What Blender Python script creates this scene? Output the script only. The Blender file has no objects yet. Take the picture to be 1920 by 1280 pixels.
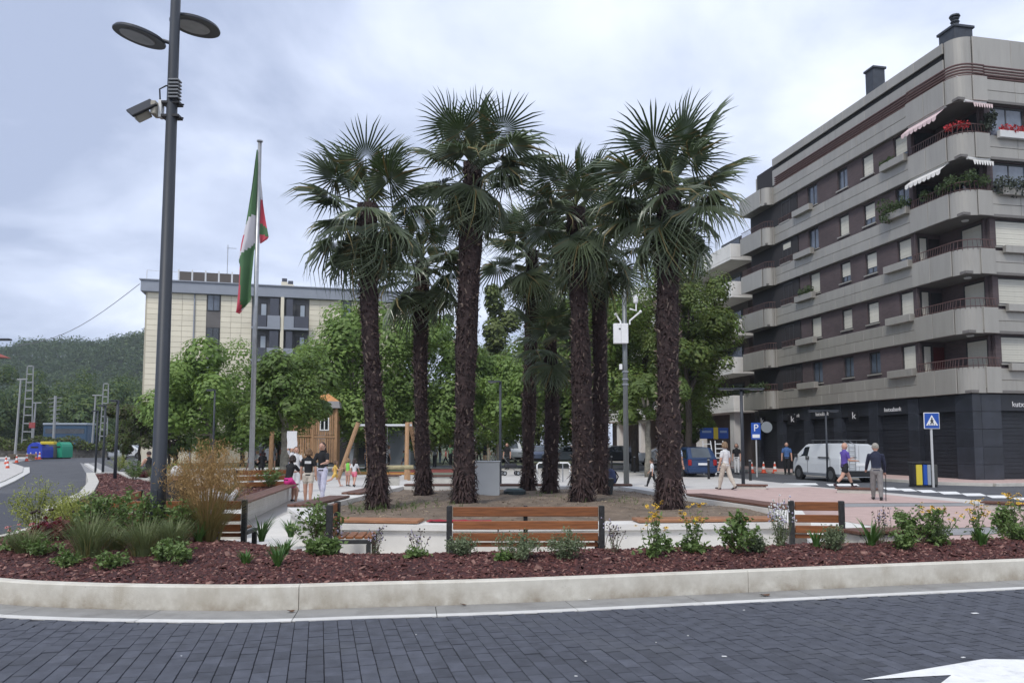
import bpy, bmesh, math, random
import numpy as np
from mathutils import Vector, Matrix, Euler
random.seed(7); rng = np.random.default_rng(7)
R = math.radians; PI = math.pi
scene = bpy.context.scene; COL = scene.collection
# ---------------------------------------------------------------- camera
CAMZ = 1.6; F = 1443.0; PITCH = R(4.44)
cam = bpy.data.cameras.new('camera'); cam.sensor_width = 36; cam.lens = F/1920*36
cam.shift_y = 80/1920; cam.clip_end = 5000; cam.clip_start = 0.1
camo = bpy.data.objects.new('camera', cam); COL.objects.link(camo)
camo.location = (0, 0, CAMZ); camo.rotation_euler = (PI/2+PITCH, 0, 0); scene.camera = camo
# ---------------------------------------------------------------- world
W = bpy.data.worlds.new('World'); scene.world = W; W.use_nodes = True
SUN_EL, SUN_AZ = 52, -150   # azimuth clockwise from +Y: behind and left of the viewer
def build_world():
    n = W.node_tree.nodes; l = W.node_tree.links; n.clear()
    out = n.new('ShaderNodeOutputWorld'); bg = n.new('ShaderNodeBackground'); bg.inputs[1].default_value = 0.1
    sky = n.new('ShaderNodeTexSky'); sky.sky_type = 'NISHITA'; sky.sun_disc = False
    sky.sun_elevation = R(SUN_EL); sky.sun_rotation = R(SUN_AZ)
    tc = n.new('ShaderNodeTexCoord'); sep = n.new('ShaderNodeSeparateXYZ'); l.new(tc.outputs['Generated'], sep.inputs[0])
    def math_(op, a, b):
        m = n.new('ShaderNodeMath'); m.operation = op
        for i, v in enumerate((a, b)):
            if isinstance(v, (int, float)): m.inputs[i].default_value = v
            else: l.new(v, m.inputs[i])
        return m.outputs[0]
    zz = math_('ADD', math_('MAXIMUM', sep.outputs[2], 0.0), 0.22)
    cb = n.new('ShaderNodeCombineXYZ')
    l.new(math_('DIVIDE', sep.outputs[0], zz), cb.inputs[0]); l.new(math_('DIVIDE', sep.outputs[1], zz), cb.inputs[1])
    n1 = n.new('ShaderNodeTexNoise'); n1.inputs['Scale'].default_value = 1.5; n1.inputs['Detail'].default_value = 9; n1.inputs['Roughness'].default_value = 0.54; n1.inputs['Distortion'].default_value = 0.35
    l.new(cb.outputs[0], n1.inputs['Vector'])
    n2 = n.new('ShaderNodeTexNoise'); n2.inputs['Scale'].default_value = 0.55; n2.inputs['Detail'].default_value = 3
    mp = n.new('ShaderNodeMapping'); mp.inputs['Location'].default_value = (3.1, 1.7, 0); l.new(cb.outputs[0], mp.inputs[0]); l.new(mp.outputs[0], n2.inputs['Vector'])
    s = math_('ADD', math_('MULTIPLY', n1.outputs[0], 0.6), math_('MULTIPLY', n2.outputs[0], 0.4))
    s = math_('ADD', s, math_('MULTIPLY', sep.outputs[0], 0.10))
    rp = n.new('ShaderNodeValToRGB'); l.new(s, rp.inputs[0])
    e = rp.color_ramp.elements
    e[0].position = 0.40; e[0].color = (3.1, 3.6, 4.9, 1)
    e[1].position = 0.60; e[1].color = (6.7, 7.15, 8.3, 1)
    m_ = e.new(0.5); m_.color = (4.75, 5.3, 6.65, 1)
    mx = n.new('ShaderNodeMix'); mx.data_type = 'RGBA'; mx.inputs[0].default_value = 0.93
    l.new(sky.outputs[0], mx.inputs[6]); l.new(rp.outputs[0], mx.inputs[7])
    l.new(mx.outputs[2], bg.inputs[0]); l.new(bg.outputs[0], out.inputs[0])
build_world()
sun = bpy.data.lights.new('sun', 'SUN'); sun.energy = 1.5; sun.angle = R(14); sun.color = (1, 0.97, 0.92)
suno = bpy.data.objects.new('sun', sun); COL.objects.link(suno)
sd = Vector((math.sin(R(SUN_AZ))*math.cos(R(SUN_EL)), math.cos(R(SUN_AZ))*math.cos(R(SUN_EL)), math.sin(R(SUN_EL))))
suno.rotation_euler = sd.to_track_quat('Z', 'Y').to_euler(); suno.location = (0, 0, 60)
scene.view_settings.view_transform = 'Standard'; scene.view_settings.look = 'None'
scene.view_settings.exposure = 0.7; scene.view_settings.gamma = 1
# ---------------------------------------------------------------- helpers
CP, SP = math.cos(PITCH), math.sin(PITCH)
def ray(px, py):
    x, v = (px-960)/F, (720-py)/F
    return Vector((x, CP - v*SP, SP + v*CP))
def pix(px, py, Y):
    d = ray(px, py); return Vector((0, 0, CAMZ)) + d*(Y/d.y)
def gnd(px, py, z=0.0):
    d = ray(px, py); return Vector((0, 0, CAMZ)) + d*((z-CAMZ)/d.z)
def zat(py, Y): return pix(960, py, Y).z
def xat(px, Y, z=1.6):
    return (px-960)/F*(Y*CP+(z-CAMZ)*SP)

class MB:
    def __init__(s): s.v = []; s.f = []; s.m = []
    def add(s, vs, fs, mi=0):
        o = len(s.v); s.v += [tuple(q) for q in vs]; s.f += [tuple(i+o for i in f) for f in fs]; s.m += [mi]*len(fs); return s
    def box(s, a, b, mi=0, M=None):
        x0, y0, z0 = a; x1, y1, z1 = b
        vs = [Vector(q) for q in ((x0,y0,z0),(x1,y0,z0),(x1,y1,z0),(x0,y1,z0),(x0,y0,z1),(x1,y0,z1),(x1,y1,z1),(x0,y1,z1))]
        if M is not None: vs = [M @ q for q in vs]
        return s.add(vs, ((0,3,2,1),(4,5,6,7),(0,1,5,4),(1,2,6,5),(2,3,7,6),(3,0,4,7)), mi)
    def cbox(s, c, d, mi=0, rz=0, rx=0, ry=0):
        M = Matrix.Translation(Vector(c)) @ Euler((rx, ry, rz)).to_matrix().to_4x4()
        h = [q/2 for q in d]; return s.box((-h[0],-h[1],-h[2]), h, mi, M)
    def bev(s, a, b, c=0.01, mi=0, M=None):   # box with chamfered edges
        bm = bmesh.new(); bmesh.ops.create_cube(bm, size=1)
        for q in bm.verts:
            q.co = Vector([(a[i]+b[i])/2 + q.co[i]*(b[i]-a[i]) for i in range(3)])
        bmesh.ops.bevel(bm, geom=bm.edges[:], offset=c, segments=1, affect='EDGES', profile=0.5)
        bm.verts.index_update()
        vs = [(M @ q.co if M is not None else q.co.copy()) for q in bm.verts]; fs = [[q.index for q in f.verts] for f in bm.faces]
        bm.free(); return s.add(vs, fs, mi)
    def tube(s, pts, rad, n=8, mi=0, caps=True, squash=None):
        pts = [Vector(p) for p in pts]; k = len(pts)
        if not hasattr(rad, '__len__'): rad = [rad]*k
        o = len(s.v); prev = None
        for i, p in enumerate(pts):
            t = (pts[min(i+1, k-1)]-pts[max(i-1, 0)]).normalized()
            if prev is None:
                u = t.orthogonal().normalized() if abs(t.z) < .95 else Vector((1, 0, 0))
                u = (u - t*u.dot(t)).normalized()
            else: u = (prev - t*prev.dot(t)).normalized()
            prev = u; w = t.cross(u); r = rad[i]
            rx, ry = r if hasattr(r, '__len__') else (r, r)
            for j in range(n):
                a = 2*PI*j/n; s.v.append(tuple(p + u*(rx*math.cos(a)) + w*(ry*math.sin(a))))
        for i in range(k-1):
            for j in range(n):
                s.f.append((o+i*n+j, o+i*n+(j+1) % n, o+(i+1)*n+(j+1) % n, o+(i+1)*n+j)); s.m.append(mi)
        if caps:
            s.f.append(tuple(o+j for j in reversed(range(n)))); s.m.append(mi)
            s.f.append(tuple(o+(k-1)*n+j for j in range(n))); s.m.append(mi)
        return s
    def prism(s, poly, z0, z1, mi=0, M=None):
        k = len(poly); vs = [Vector((x, y, z0)) for x, y in poly]+[Vector((x, y, z1)) for x, y in poly]
        if M is not None: vs = [M @ q for q in vs]
        fs = [tuple(reversed(range(k))), tuple(range(k, 2*k))]+[(i, (i+1) % k, k+(i+1) % k, k+i) for i in range(k)]
        return s.add(vs, fs, mi)
    def lathe(s, prof, c=(0, 0, 0), n=16, mi=0, M=None):
        o = len(s.v)
        for r, z in prof:
            for j in range(n):
                a = 2*PI*j/n; q = Vector((c[0]+r*math.cos(a), c[1]+r*math.sin(a), c[2]+z))
                s.v.append(tuple(M @ q if M is not None else q))
        for i in range(len(prof)-1):
            for j in range(n):
                s.f.append((o+i*n+j, o+i*n+(j+1) % n, o+(i+1)*n+(j+1) % n, o+(i+1)*n+j)); s.m.append(mi)
        s.f.append(tuple(o+j for j in reversed(range(n)))); s.m.append(mi)
        s.f.append(tuple(o+(len(prof)-1)*n+j for j in range(n))); s.m.append(mi)
        return s
    def sphere(s, c, r, mi=0, n=10, k=6):
        rr = r if hasattr(r, '__len__') else (r, r, r); o = len(s.v)
        for i in range(k+1):
            ph = PI*i/k
            for j in range(n):
                a = 2*PI*j/n
                s.v.append((c[0]+rr[0]*math.sin(ph)*math.cos(a), c[1]+rr[1]*math.sin(ph)*math.sin(a), c[2]-rr[2]*math.cos(ph)))
        for i in range(k):
            for j in range(n):
                s.f.append((o+i*n+j, o+i*n+(j+1) % n, o+(i+1)*n+(j+1) % n, o+(i+1)*n+j)); s.m.append(mi)
        return s
    def mesh(s, name, mats, smooth=False):
        me = bpy.data.meshes.new(name); me.from_pydata(s.v, [], s.f)
        for m in (mats if isinstance(mats, (list, tuple)) else [mats]): me.materials.append(m)
        if any(s.m): me.polygons.foreach_set('material_index', s.m)
        if smooth: me.polygons.foreach_set('use_smooth', [True]*len(s.f))
        me.update(); return me
    def build(s, name, mats, parent=None, loc=None, smooth=False, **k):
        return put(name, s.mesh(name, mats, smooth), parent, loc, **k)
def put(name, me, parent=None, loc=None, rot=None, scale=None, **k):
    o = bpy.data.objects.new(name, me); COL.objects.link(o)
    if parent is not None: o.parent = parent
    if loc is not None: o.location = loc
    if rot is not None: o.rotation_euler = rot
    if scale is not None: o.scale = scale if hasattr(scale, '__len__') else (scale,)*3
    for a, b in k.items(): o[a] = b
    return o
def thing(name, label, cat, loc=(0, 0, 0), rz=0.0, group=None, scale=None):
    o = bpy.data.objects.new(name, None); COL.objects.link(o); o.location = loc; o.rotation_euler = (0, 0, rz)
    if scale is not None: o.scale = scale if hasattr(scale, '__len__') else (scale,)*3
    o['label'] = label; o['category'] = cat
    if group: o['group'] = group
    return o
KIDS = {}
def dup(root, loc, rz, label=None, scale=None):
    r = root.copy(); COL.objects.link(r); r.location = loc; r.rotation_euler = (0, 0, rz)
    if scale is not None: r.scale = scale if hasattr(scale, '__len__') else (scale,)*3
    if label: r['label'] = label
    for ch in list(root.children):
        c = ch.copy(); COL.objects.link(c); c.parent = r
        for g in list(ch.children):
            d = g.copy(); COL.objects.link(d); d.parent = c
    return r
# ---------------------------------------------------------------- materials
MATS = {}
def mat(name, col, rough=0.7, var=0.0, vscale=4.0, bump=0.0, bscale=60.0, metal=0.0, col2=None, spec=0.4, detail=6, objrand=0.0, stain=None, transl=None, coord='Object', stretch=None, emit=None):
    if name in MATS: return MATS[name]
    m = bpy.data.materials.new(name); m.use_nodes = True; MATS[name] = m
    n = m.node_tree.nodes; l = m.node_tree.links; b = n['Principled BSDF']
    c = (*col, 1); b.inputs['Base Color'].default_value = c; b.inputs['Roughness'].default_value = rough
    b.inputs['Metallic'].default_value = metal; b.inputs['Specular IOR Level'].default_value = spec
    tc = n.new('ShaderNodeTexCoord'); vec = n.new('ShaderNodeNewGeometry').outputs['Position'] if coord == 'World' else tc.outputs[coord]
    if stretch:
        mp = n.new('ShaderNodeMapping'); mp.inputs['Scale'].default_value = stretch; l.new(vec, mp.inputs[0]); vec = mp.outputs[0]
    cur = None
    if var > 0 or col2 is not None:
        nz = n.new('ShaderNodeTexNoise'); nz.inputs['Scale'].default_value = vscale; nz.inputs['Detail'].default_value = detail; nz.inputs['Roughness'].default_value = 0.6
        l.new(vec, nz.inputs['Vector'])
        rp = n.new('ShaderNodeValToRGB'); rp.color_ramp.elements[0].position = 0.3; rp.color_ramp.elements[1].position = 0.7
        if col2 is None:
            rp.color_ramp.elements[0].color = (*[q*(1-var) for q in col], 1); rp.color_ramp.elements[1].color = (*[min(1, q*(1+var)) for q in col], 1)
        else:
            rp.color_ramp.elements[0].color = c; rp.color_ramp.elements[1].color = (*col2, 1)
        l.new(nz.outputs[0], rp.inputs[0]); cur = rp.outputs[0]
    if stain is not None:   # (colour, scale, threshold, strength) blotches of dirt
        nz = n.new('ShaderNodeTexNoise'); nz.inputs['Scale'].default_value = stain[1]; nz.inputs['Detail'].default_value = 8; nz.inputs['Roughness'].default_value = .65
        l.new(vec, nz.inputs['Vector'])
        rp = n.new('ShaderNodeValToRGB'); rp.color_ramp.elements[0].position = stain[2]; rp.color_ramp.elements[1].position = min(1, stain[2]+.22)
        rp.color_ramp.elements[0].color = (0, 0, 0, 1); rp.color_ramp.elements[1].color = (stain[3],)*3+(1,)
        l.new(nz.outputs[0], rp.inputs[0])
        mx = n.new('ShaderNodeMix'); mx.data_type = 'RGBA'; l.new(rp.outputs[0], mx.inputs[0])
        if cur is not None: l.new(cur, mx.inputs[6])
        else: mx.inputs[6].default_value = c
        mx.inputs[7].default_value = (*stain[0], 1); cur = mx.outputs[2]
    if objrand > 0:
        oi = n.new('ShaderNodeObjectInfo'); mr = n.new('ShaderNodeMapRange'); mr.inputs[3].default_value = 1-objrand; mr.inputs[4].default_value = 1+objrand
        l.new(oi.outputs['Random'], mr.inputs[0])
        mx = n.new('ShaderNodeMix'); mx.data_type = 'RGBA'; mx.blend_type = 'MULTIPLY'; mx.inputs[0].default_value = 1
        if cur is not None: l.new(cur, mx.inputs[6])
        else: mx.inputs[6].default_value = c
        l.new(mr.outputs[0], mx.inputs[7]); cur = mx.outputs[2]
    if cur is not None: l.new(cur, b.inputs['Base Color'])
    if bump > 0:
        nb = n.new('ShaderNodeTexNoise'); nb.inputs['Scale'].default_value = bscale; nb.inputs['Detail'].default_value = 5; l.new(vec, nb.inputs['Vector'])
        bp = n.new('ShaderNodeBump'); bp.inputs['Strength'].default_value = bump; bp.inputs['Distance'].default_value = 0.02
        l.new(nb.outputs[0], bp.inputs['Height']); l.new(bp.outputs[0], b.inputs['Normal'])
    if transl:
        tr = n.new('ShaderNodeBsdfTranslucent'); ad = n.new('ShaderNodeMixShader'); ad.inputs[0].default_value = transl[1]
        tr.inputs[0].default_value = (*transl[0], 1)
        l.new(b.outputs[0], ad.inputs[1]); l.new(tr.outputs[0], ad.inputs[2]); l.new(ad.outputs[0], n['Material Output'].inputs[0])
    if emit:
        b.inputs['Emission Color'].default_value = (*col, 1); b.inputs['Emission Strength'].default_value = emit
    return m
def glass(name='window_glass', col=(0.02, 0.025, 0.03)):
    return mat(name, col, rough=0.06, spec=0.9, var=.3, vscale=.7)
def srgb(r, g, b):
    f = lambda c: ((c/255+.055)/1.055)**2.4 if c > 10 else c/255/12.92
    return (f(r), f(g), f(b))
CONC = mat('concrete', (.50,.48,.43), .85, .12, 3, .25, 90, stain=((.30,.26,.20), 1.6, .60, .45))
def kerb_mat():
    m = bpy.data.materials.new('kerb_concrete'); m.use_nodes = True; n = m.node_tree.nodes; l = m.node_tree.links; b = n['Principled BSDF']
    b.inputs['Roughness'].default_value = .88; tc = n.new('ShaderNodeTexCoord')
    def noise(sc, d=7, st=(1, 1, 1)):
        mp = n.new('ShaderNodeMapping'); mp.inputs['Scale'].default_value = st; l.new(tc.outputs['Object'], mp.inputs[0])
        z = n.new('ShaderNodeTexNoise'); z.inputs['Scale'].default_value = sc; z.inputs['Detail'].default_value = d; z.inputs['Roughness'].default_value = .65; l.new(mp.outputs[0], z.inputs['Vector']); return z.outputs[0]
    def ramp(src, p0, c0, p1, c1):
        r = n.new('ShaderNodeValToRGB'); r.color_ramp.elements[0].position = p0; r.color_ramp.elements[1].position = p1
        r.color_ramp.elements[0].color = (*c0, 1); r.color_ramp.elements[1].color = (*c1, 1); l.new(src, r.inputs[0]); return r.outputs[0]
    def mix(f, a, bb, bt='MIX'):
        x = n.new('ShaderNodeMix'); x.data_type = 'RGBA'; x.blend_type = bt
        for i, q in ((0, f), (6, a), (7, bb)):
            if hasattr(q, 'is_output'): l.new(q, x.inputs[i])
            else: x.inputs[i].default_value = q if i == 0 else (*q, 1)
        return x.outputs[2]
    base = ramp(noise(4), .3, (.52,.49,.42), .7, (.66,.63,.55))
    st = ramp(noise(2.3, 8, (1, 1, .25)), .52, (0,)*3, .74, (.6,)*3)   # drips run down the face
    sp = n.new('ShaderNodeSeparateXYZ'); l.new(tc.outputs['Object'], sp.inputs[0])
    mr = n.new('ShaderNodeMapRange'); mr.inputs[1].default_value = .0; mr.inputs[2].default_value = .20; mr.inputs[3].default_value = 1; mr.inputs[4].default_value = .08; l.new(sp.outputs[2], mr.inputs[0])
    splash = n.new('ShaderNodeMath'); splash.operation = 'MULTIPLY'; l.new(mr.outputs[0], splash.inputs[0])
    l.new(ramp(noise(3.2, 8), .36, (0,)*3, .68, (.95,)*3), splash.inputs[1])
    c = mix(st, base, (.33,.28,.20)); c = mix(splash.outputs[0], c, (.25,.20,.14))
    c = mix(ramp(noise(38, 3), .68, (0,)*3, .74, (.5,)*3), c, (.22,.2,.17))
    l.new(c, b.inputs['Base Color'])
    bp = n.new('ShaderNodeBump'); bp.inputs['Strength'].default_value = .35; bp.inputs['Distance'].default_value = .012; l.new(noise(70, 6), bp.inputs['Height']); l.new(bp.outputs[0], b.inputs['Normal'])
    return m
KERB = kerb_mat()
WHITEC = mat('white_concrete', (.66,.64,.60), .85, .08, 2.5, .15, 70, stain=((.42,.39,.34), 1.1, .58, .4))
ASPH = mat('asphalt', (.085,.088,.096), .85, .2, 1.2, .5, 160, stain=((.13,.13,.135), .35, .5, .6))
PAVER = mat('paver_concrete', (.068,.073,.090), .74, .25, 7, .35, 130, objrand=.2, coord='World', stain=((.10,.105,.115), .9, .52, .6))
PAVERF = mat('paver_concrete_field', (.068,.073,.090), .74, .3, 7, .35, 130, coord='World', stain=((.10,.105,.115), .9, .52, .6))
JOINT = mat('joint_sand', (.018,.018,.022), .95, .3, 12)
GUTTER = mat('gutter_concrete', (.26,.255,.24), .85, .14, 3, .3, 80, objrand=.07, coord='World', stain=((.13,.12,.11), 2.2, .5, .6))
EDGE = mat('edging_stone', (.60,.59,.56), .8, .1, 6, .2, 80, objrand=.05, coord='World', stain=((.30,.28,.25), 3, .52, .6))
PAINT = mat('road_paint', (.76,.76,.74), .75, .08, 8, .3, 120, coord='World', stain=((.30,.30,.32), 5, .55, .7))
PINK = mat('pink_paving', (.46,.335,.30), .85, .1, 3, .15, 60, stain=((.3,.22,.2), .8, .55, .4))
GREYP = mat('grey_paving', (.25,.25,.25), .85, .15, 3, .15, 60)
LIGHTP = mat('pale_paving', (.50,.48,.45), .85, .1, 1.5, .15, 60, stain=((.33,.31,.28), .7, .55, .4))
SOIL = mat('dry_soil', (.17,.13,.095), .95, .35, 3, .8, 25, col2=None, stain=((.26,.22,.17), 4, .55, .7))
MULCHB = mat('mulch_bed', (.050,.020,.020), .9, .4, 9, .8, 40)
CHIP = mat('bark_chip', (.145,.053,.044), .75, .0, col2=(.042,.016,.016), vscale=14, spec=.35, bump=.3, bscale=40)
CHIPL = mat('bark_chip_pale', (.24,.13,.105), .75, .35, 9)
WOOD = mat('bench_wood', (.235,.085,.028), .42, .35, 3, .15, 30, stretch=(1, 14, 14), objrand=.12, spec=.5)
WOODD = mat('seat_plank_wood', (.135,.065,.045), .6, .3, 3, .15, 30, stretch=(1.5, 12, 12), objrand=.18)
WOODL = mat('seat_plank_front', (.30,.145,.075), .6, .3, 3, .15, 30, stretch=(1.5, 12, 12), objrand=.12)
WOODY = mat('play_wood', (.36,.215,.115), .65, .3, 4, .1, 30, stretch=(8, 8, 1), objrand=.15)
IRON = mat('bench_iron', (.035,.035,.035), .5, .4, 20, .4, 120, stain=((.16,.09,.05), 9, .6, .7), metal=.3)
POLE = mat('lamp_grey', (.034,.039,.048), .5, .08, 3, spec=.35)
STEEL = mat('galvanised_steel', (.36,.37,.38), .42, .12, 5, metal=.75)
WHITE = mat('white_paint', (.75,.75,.74), .5, .05, 4)
BLACK = mat('black_plastic', (.018,.018,.02), .5)
RUBBER = mat('tyre_rubber', (.02,.02,.021), .85)
CHROME = mat('bright_metal', (.6,.6,.62), .25, metal=.9)
GLASS = glass()
# ================================================================ SETTING
def sheet(name, poly, z, m, kind='structure'):
    b = MB(); b.add([(x, y, z) for x, y in poly], [tuple(range(len(poly)))]); o = b.build(name, m); o['kind'] = kind; return o
GRASSG = mat('far_ground', (.10,.115,.06), .95, .3, .05, stain=((.16,.14,.10), .02, .5, .6))
sheet('ground', [(-900,-60),(900,-60),(900,1500),(-900,1500)], -.06, GRASSG)
# road: one sheet that fills the whole junction
road = sheet('road', [(-70,-20),(60,-20),(60,30),(40,60),(26,110),(6,110),(9,60),(-5,60),(-20,45),(-26,62),(-45,95),(-60,140),(-110,140),(-110,92),(-62,92),(-45,70),(-70,50)], -.034, ASPH)
# island outline (outer kerb foot)
fr = [(0,1131),(90,1137),(245,1142),(480,1144),(700,1137.5),(950,1130),(1285,1115),(1610,1100),(1910,1086.5)]
front = [gnd(*q) for q in fr]
KL = [(-15.0,30.5),(-12.0,24),(-10.0,19),(-8.7,15.2),(-7.85,12.2),(-7.55,10.4),(-7.1,9.2),(-6.3,8.35)]+[(p.x, p.y) for p in front]+[(8.2,9.75),(11,10.6),(14.2,11.7)]
def smooth_line(pts, n):
    p = np.array([(q[0], q[1]) for q in pts], float)
    P_ = np.vstack([2*p[0]-p[1], p, 2*p[-1]-p[-2]]); out = []
    for i in range(1, len(P_)-2):
        a, b, c, d = P_[i-1:i+3]
        for t in np.linspace(0, 1, 9)[:-1]:
            out.append(.5*((2*b)+(-a+c)*t+(2*a-5*b+4*c-d)*t*t+(-a+3*b-3*c+d)*t**3))
    out.append(p[-1]); out = np.array(out)
    s = np.r_[0, np.cumsum(np.hypot(*np.diff(out, axis=0).T))]; u = np.linspace(0, s[-1], n)
    return np.c_[np.interp(u, s, out[:, 0]), np.interp(u, s, out[:, 1])], s[-1]
kerbline, kerblen = smooth_line(KL, 240)
tang = np.gradient(kerbline, axis=0); tang /= np.linalg.norm(tang, axis=1)[:, None]
nrm = np.c_[-tang[:, 1], tang[:, 0]]          # to the island's inside
def off(d): return kerbline+nrm*d
def ribbon_solid(name, a, b, z0, z1, m, parent=None, cham=0.012):
    bb = MB(); k = len(a); vs = []
    for p, q in zip(a, b):
        d = np.array(q)-np.array(p); d = d/np.linalg.norm(d)*cham
        vs += [(p[0], p[1], z0), (p[0], p[1], z1-cham), (p[0]+d[0], p[1]+d[1], z1), (q[0]-d[0], q[1]-d[1], z1), (q[0], q[1], z1-cham), (q[0], q[1], z0)]
    fs = []
    for i in range(k-1):
        for j in range(5): fs.append((i*6+j, (i+1)*6+j, (i+1)*6+j+1, i*6+j+1)[::-1])
    fs.append((0, 1, 2, 3, 4, 5)); fs.append(tuple((k-1)*6+j for j in (5, 4, 3, 2, 1, 0)))
    bb.add(vs, fs); return bb.build(name, m, parent)
KH = .228
kerb = thing('planter_kerb', 'long curved pale concrete kerb wall holding the red mulch bed in front', 'kerb wall')
cuts = [0, 60, 92, 120, 150, 175, 202, 239]
for i in range(len(cuts)-1):
    a, b = cuts[i], cuts[i+1]; O, I = off(0)[a:b+1].copy(), off(.13)[a:b+1].copy()
    if i: O[0] += tang[a]*.003; I[0] += tang[a]*.003
    O[-1] -= tang[b]*.003; I[-1] -= tang[b]*.003
    ribbon_solid('kerb_length', O, I, -.05, KH, KERB, kerb)
# gutter slabs and edging stones
gut = bpy.data.objects.new('gutter', None); COL.objects.link(gut); gut['kind'] = 'structure'
step = 7
for i in range(45, 239-step+1, step):
    for nm, d0, d1, z, m, st in (('gutter_slab', -.004, -.372, .0, GUTTER, 1), ('edging_stone', -.378, -.470, .002, EDGE, 1)):
        A, B = off(d1)[i:i+step+1].copy(), off(d0)[i:i+step+1].copy()
        for Q in (A, B): Q[0] += tang[i]*.004; Q[-1] -= tang[i+step]*.004
        ribbon_solid(nm, A, B, -.05, z, m, gut, .004)
# pavers
A14 = R(14.0); PW, PL = .124, .208
ux, uy = np.array([math.cos(A14), math.sin(A14)]), np.array([-math.sin(A14), math.cos(A14)])   # across, along
edge = off(-.478)
def edge_y(x): return np.interp(x, edge[:, 0], edge[:, 1]) if x > -7.3 else 8.0
pav = []
for i in range(-110, 115):
    for j in range(-10, 60):
        c = ux*(i*PW)+uy*((j+.5*(i % 2))*PL); x, y = c
        if not (4.2 < y < 11.5 and -9 < x < 10): continue
        if abs(x)*F/y > 1100: continue
        if y > edge_y(x)+.045 and x > -7.5: continue
        if x < -7.5: continue
        pav.append((x, y))
pav.sort(key=lambda q: q[1])
roadpav = bpy.data.objects.new('paved_road', None); COL.objects.link(roadpav); roadpav['kind'] = 'structure'
pm = MB(); g = .0030; gl = .0062
pm.bev((-PW/2+g, -PL/2+gl, -.03), (PW/2-g, PL/2-gl, 0), .0035); pmesh = pm.mesh('paver', PAVER)
vis = sorted([q for q in pav if abs(q[0])*F/q[1] < 985 and q[1] > 5.1], key=lambda q: q[1])
ind = set(vis[:300]); field = MB()
def clip_y(x): return edge_y(x)
for q in pav:
    dz = random.uniform(-.003, .0015)-(.007 if q[1] > edge_y(q[0])-.2 else 0)
    if q in ind:
        put('paver', pmesh, roadpav, (q[0], q[1], dz), (random.gauss(0, .006), random.gauss(0, .006), A14+random.gauss(0, .006)))
    else:
        M = Matrix.Translation((q[0], q[1], dz)) @ Euler((random.gauss(0, .006), random.gauss(0, .006), A14)).to_matrix().to_4x4()
        field.box((-PW/2+g, -PL/2+gl, -.03), (PW/2-g, PL/2-gl, 0), 0, M)
fo = field.build('paver_field', PAVERF, roadpav); fo['kind'] = 'stuff'
jb = MB(); jb.add([(-13,3,-.012),(13,3,-.012),(13,11.5,-.012),(-13,11.5,-.012)], [(0,1,2,3)]); jb.build('joint_bed', JOINT, roadpav)
# paved road beyond / beside (pavers too small to pick apart): brick texture with relief
def paver_tex():
    m = bpy.data.materials.new('paver_pattern'); m.use_nodes = True; n = m.node_tree.nodes; l = m.node_tree.links; b = n['Principled BSDF']
    tc = n.new('ShaderNodeTexCoord'); br = n.new('ShaderNodeTexBrick'); br.inputs['Scale'].default_value = 1
    br.inputs['Brick Width'].default_value = PL; br.inputs['Row Height'].default_value = PW; br.inputs['Mortar Size'].default_value = .008
    br.inputs['Color1'].default_value = (.052,.055,.066,1); br.inputs['Color2'].default_value = (.062,.065,.074,1); br.inputs['Mortar'].default_value = (.02,.02,.024,1)
    mp = n.new('ShaderNodeMapping'); mp.inputs['Rotation'].default_value = (0, 0, R(75)); l.new(tc.outputs['Object'], mp.inputs[0]); l.new(mp.outputs[0], br.inputs['Vector'])
    l.new(br.outputs[0], b.inputs['Base Color']); b.inputs['Roughness'].default_value = .8
    return m
sheet('paved_crossing', [(-13,3),(-13,13),(-17.5,25),(-13.0,25.4),(-10.8,20),(-9.4,15.8),(-8.6,12.3),(-8.2,10.2),(-7.4,8.6),(-7.4,3)], -.008, paver_tex())
# painted arrow, lying on the pavers
ar = MB(); pts = [gnd(1615,1275), gnd(1845,1236), gnd(1925,1237), gnd(2010,1242), gnd(1990,1300), gnd(1740,1300), gnd(1784,1266)]
ar.add([(p.x, p.y, .006) for p in pts], [tuple(range(7))]); o = ar.build('arrow_marking', PAINT); o['kind'] = 'structure'
# litter flecks on pavers
fl = MB()
for (a, b, w) in ((1828,1150,.06),(1358,1231,.035),(1806,1233,.03),(1080,1268,.02),(1098,1240,.012),(1395,1144,.02),(1290,1192,.015),(1105,1124,.03),(780,1190,.01),(1230,1205,.012),(340,1230,.01)):
    p = gnd(a, b); fl.cbox((p.x, p.y, .006), (w, w*.5, .004), 0, rz=random.uniform(-.4, .4))
o = fl.build('paper_scraps', mat('paper', (.7,.7,.68), .8), None); o['kind'] = 'stuff'
LEAFDRY = mat('dry_leaf', (.11,.06,.035), .8, .3, 20)
for i, (a, b, s, lab) in enumerate(((829,1133,.055,'larger curled brown leaf lying at the foot of the kerb wall'),(869,1135,.04,'smaller curled brown leaf right of another at the kerb foot'),(545,1148,.05,'pale brown leaf lying alone on the grey gutter'),(1435,1117,.07,'thin pale dry leaf on the gutter right of the long bench'))):
    p = gnd(a, b); lb = MB(); k = 7
    vs = [(0, 0, .004)]+[(s*math.cos(2*PI*j/k)*(1 if j % 2 else .7), s*.55*math.sin(2*PI*j/k), .006+.018*random.random()) for j in range(k)]
    lb.add(vs, [(0, 1+j, 1+(j+1) % k) for j in range(k)]); o = lb.build('fallen_leaf', LEAFDRY, None, (p.x, p.y, .004)); o['label'] = lab; o['category'] = 'leaf'; o['group'] = 'dry leaves in the gutter'
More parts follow.
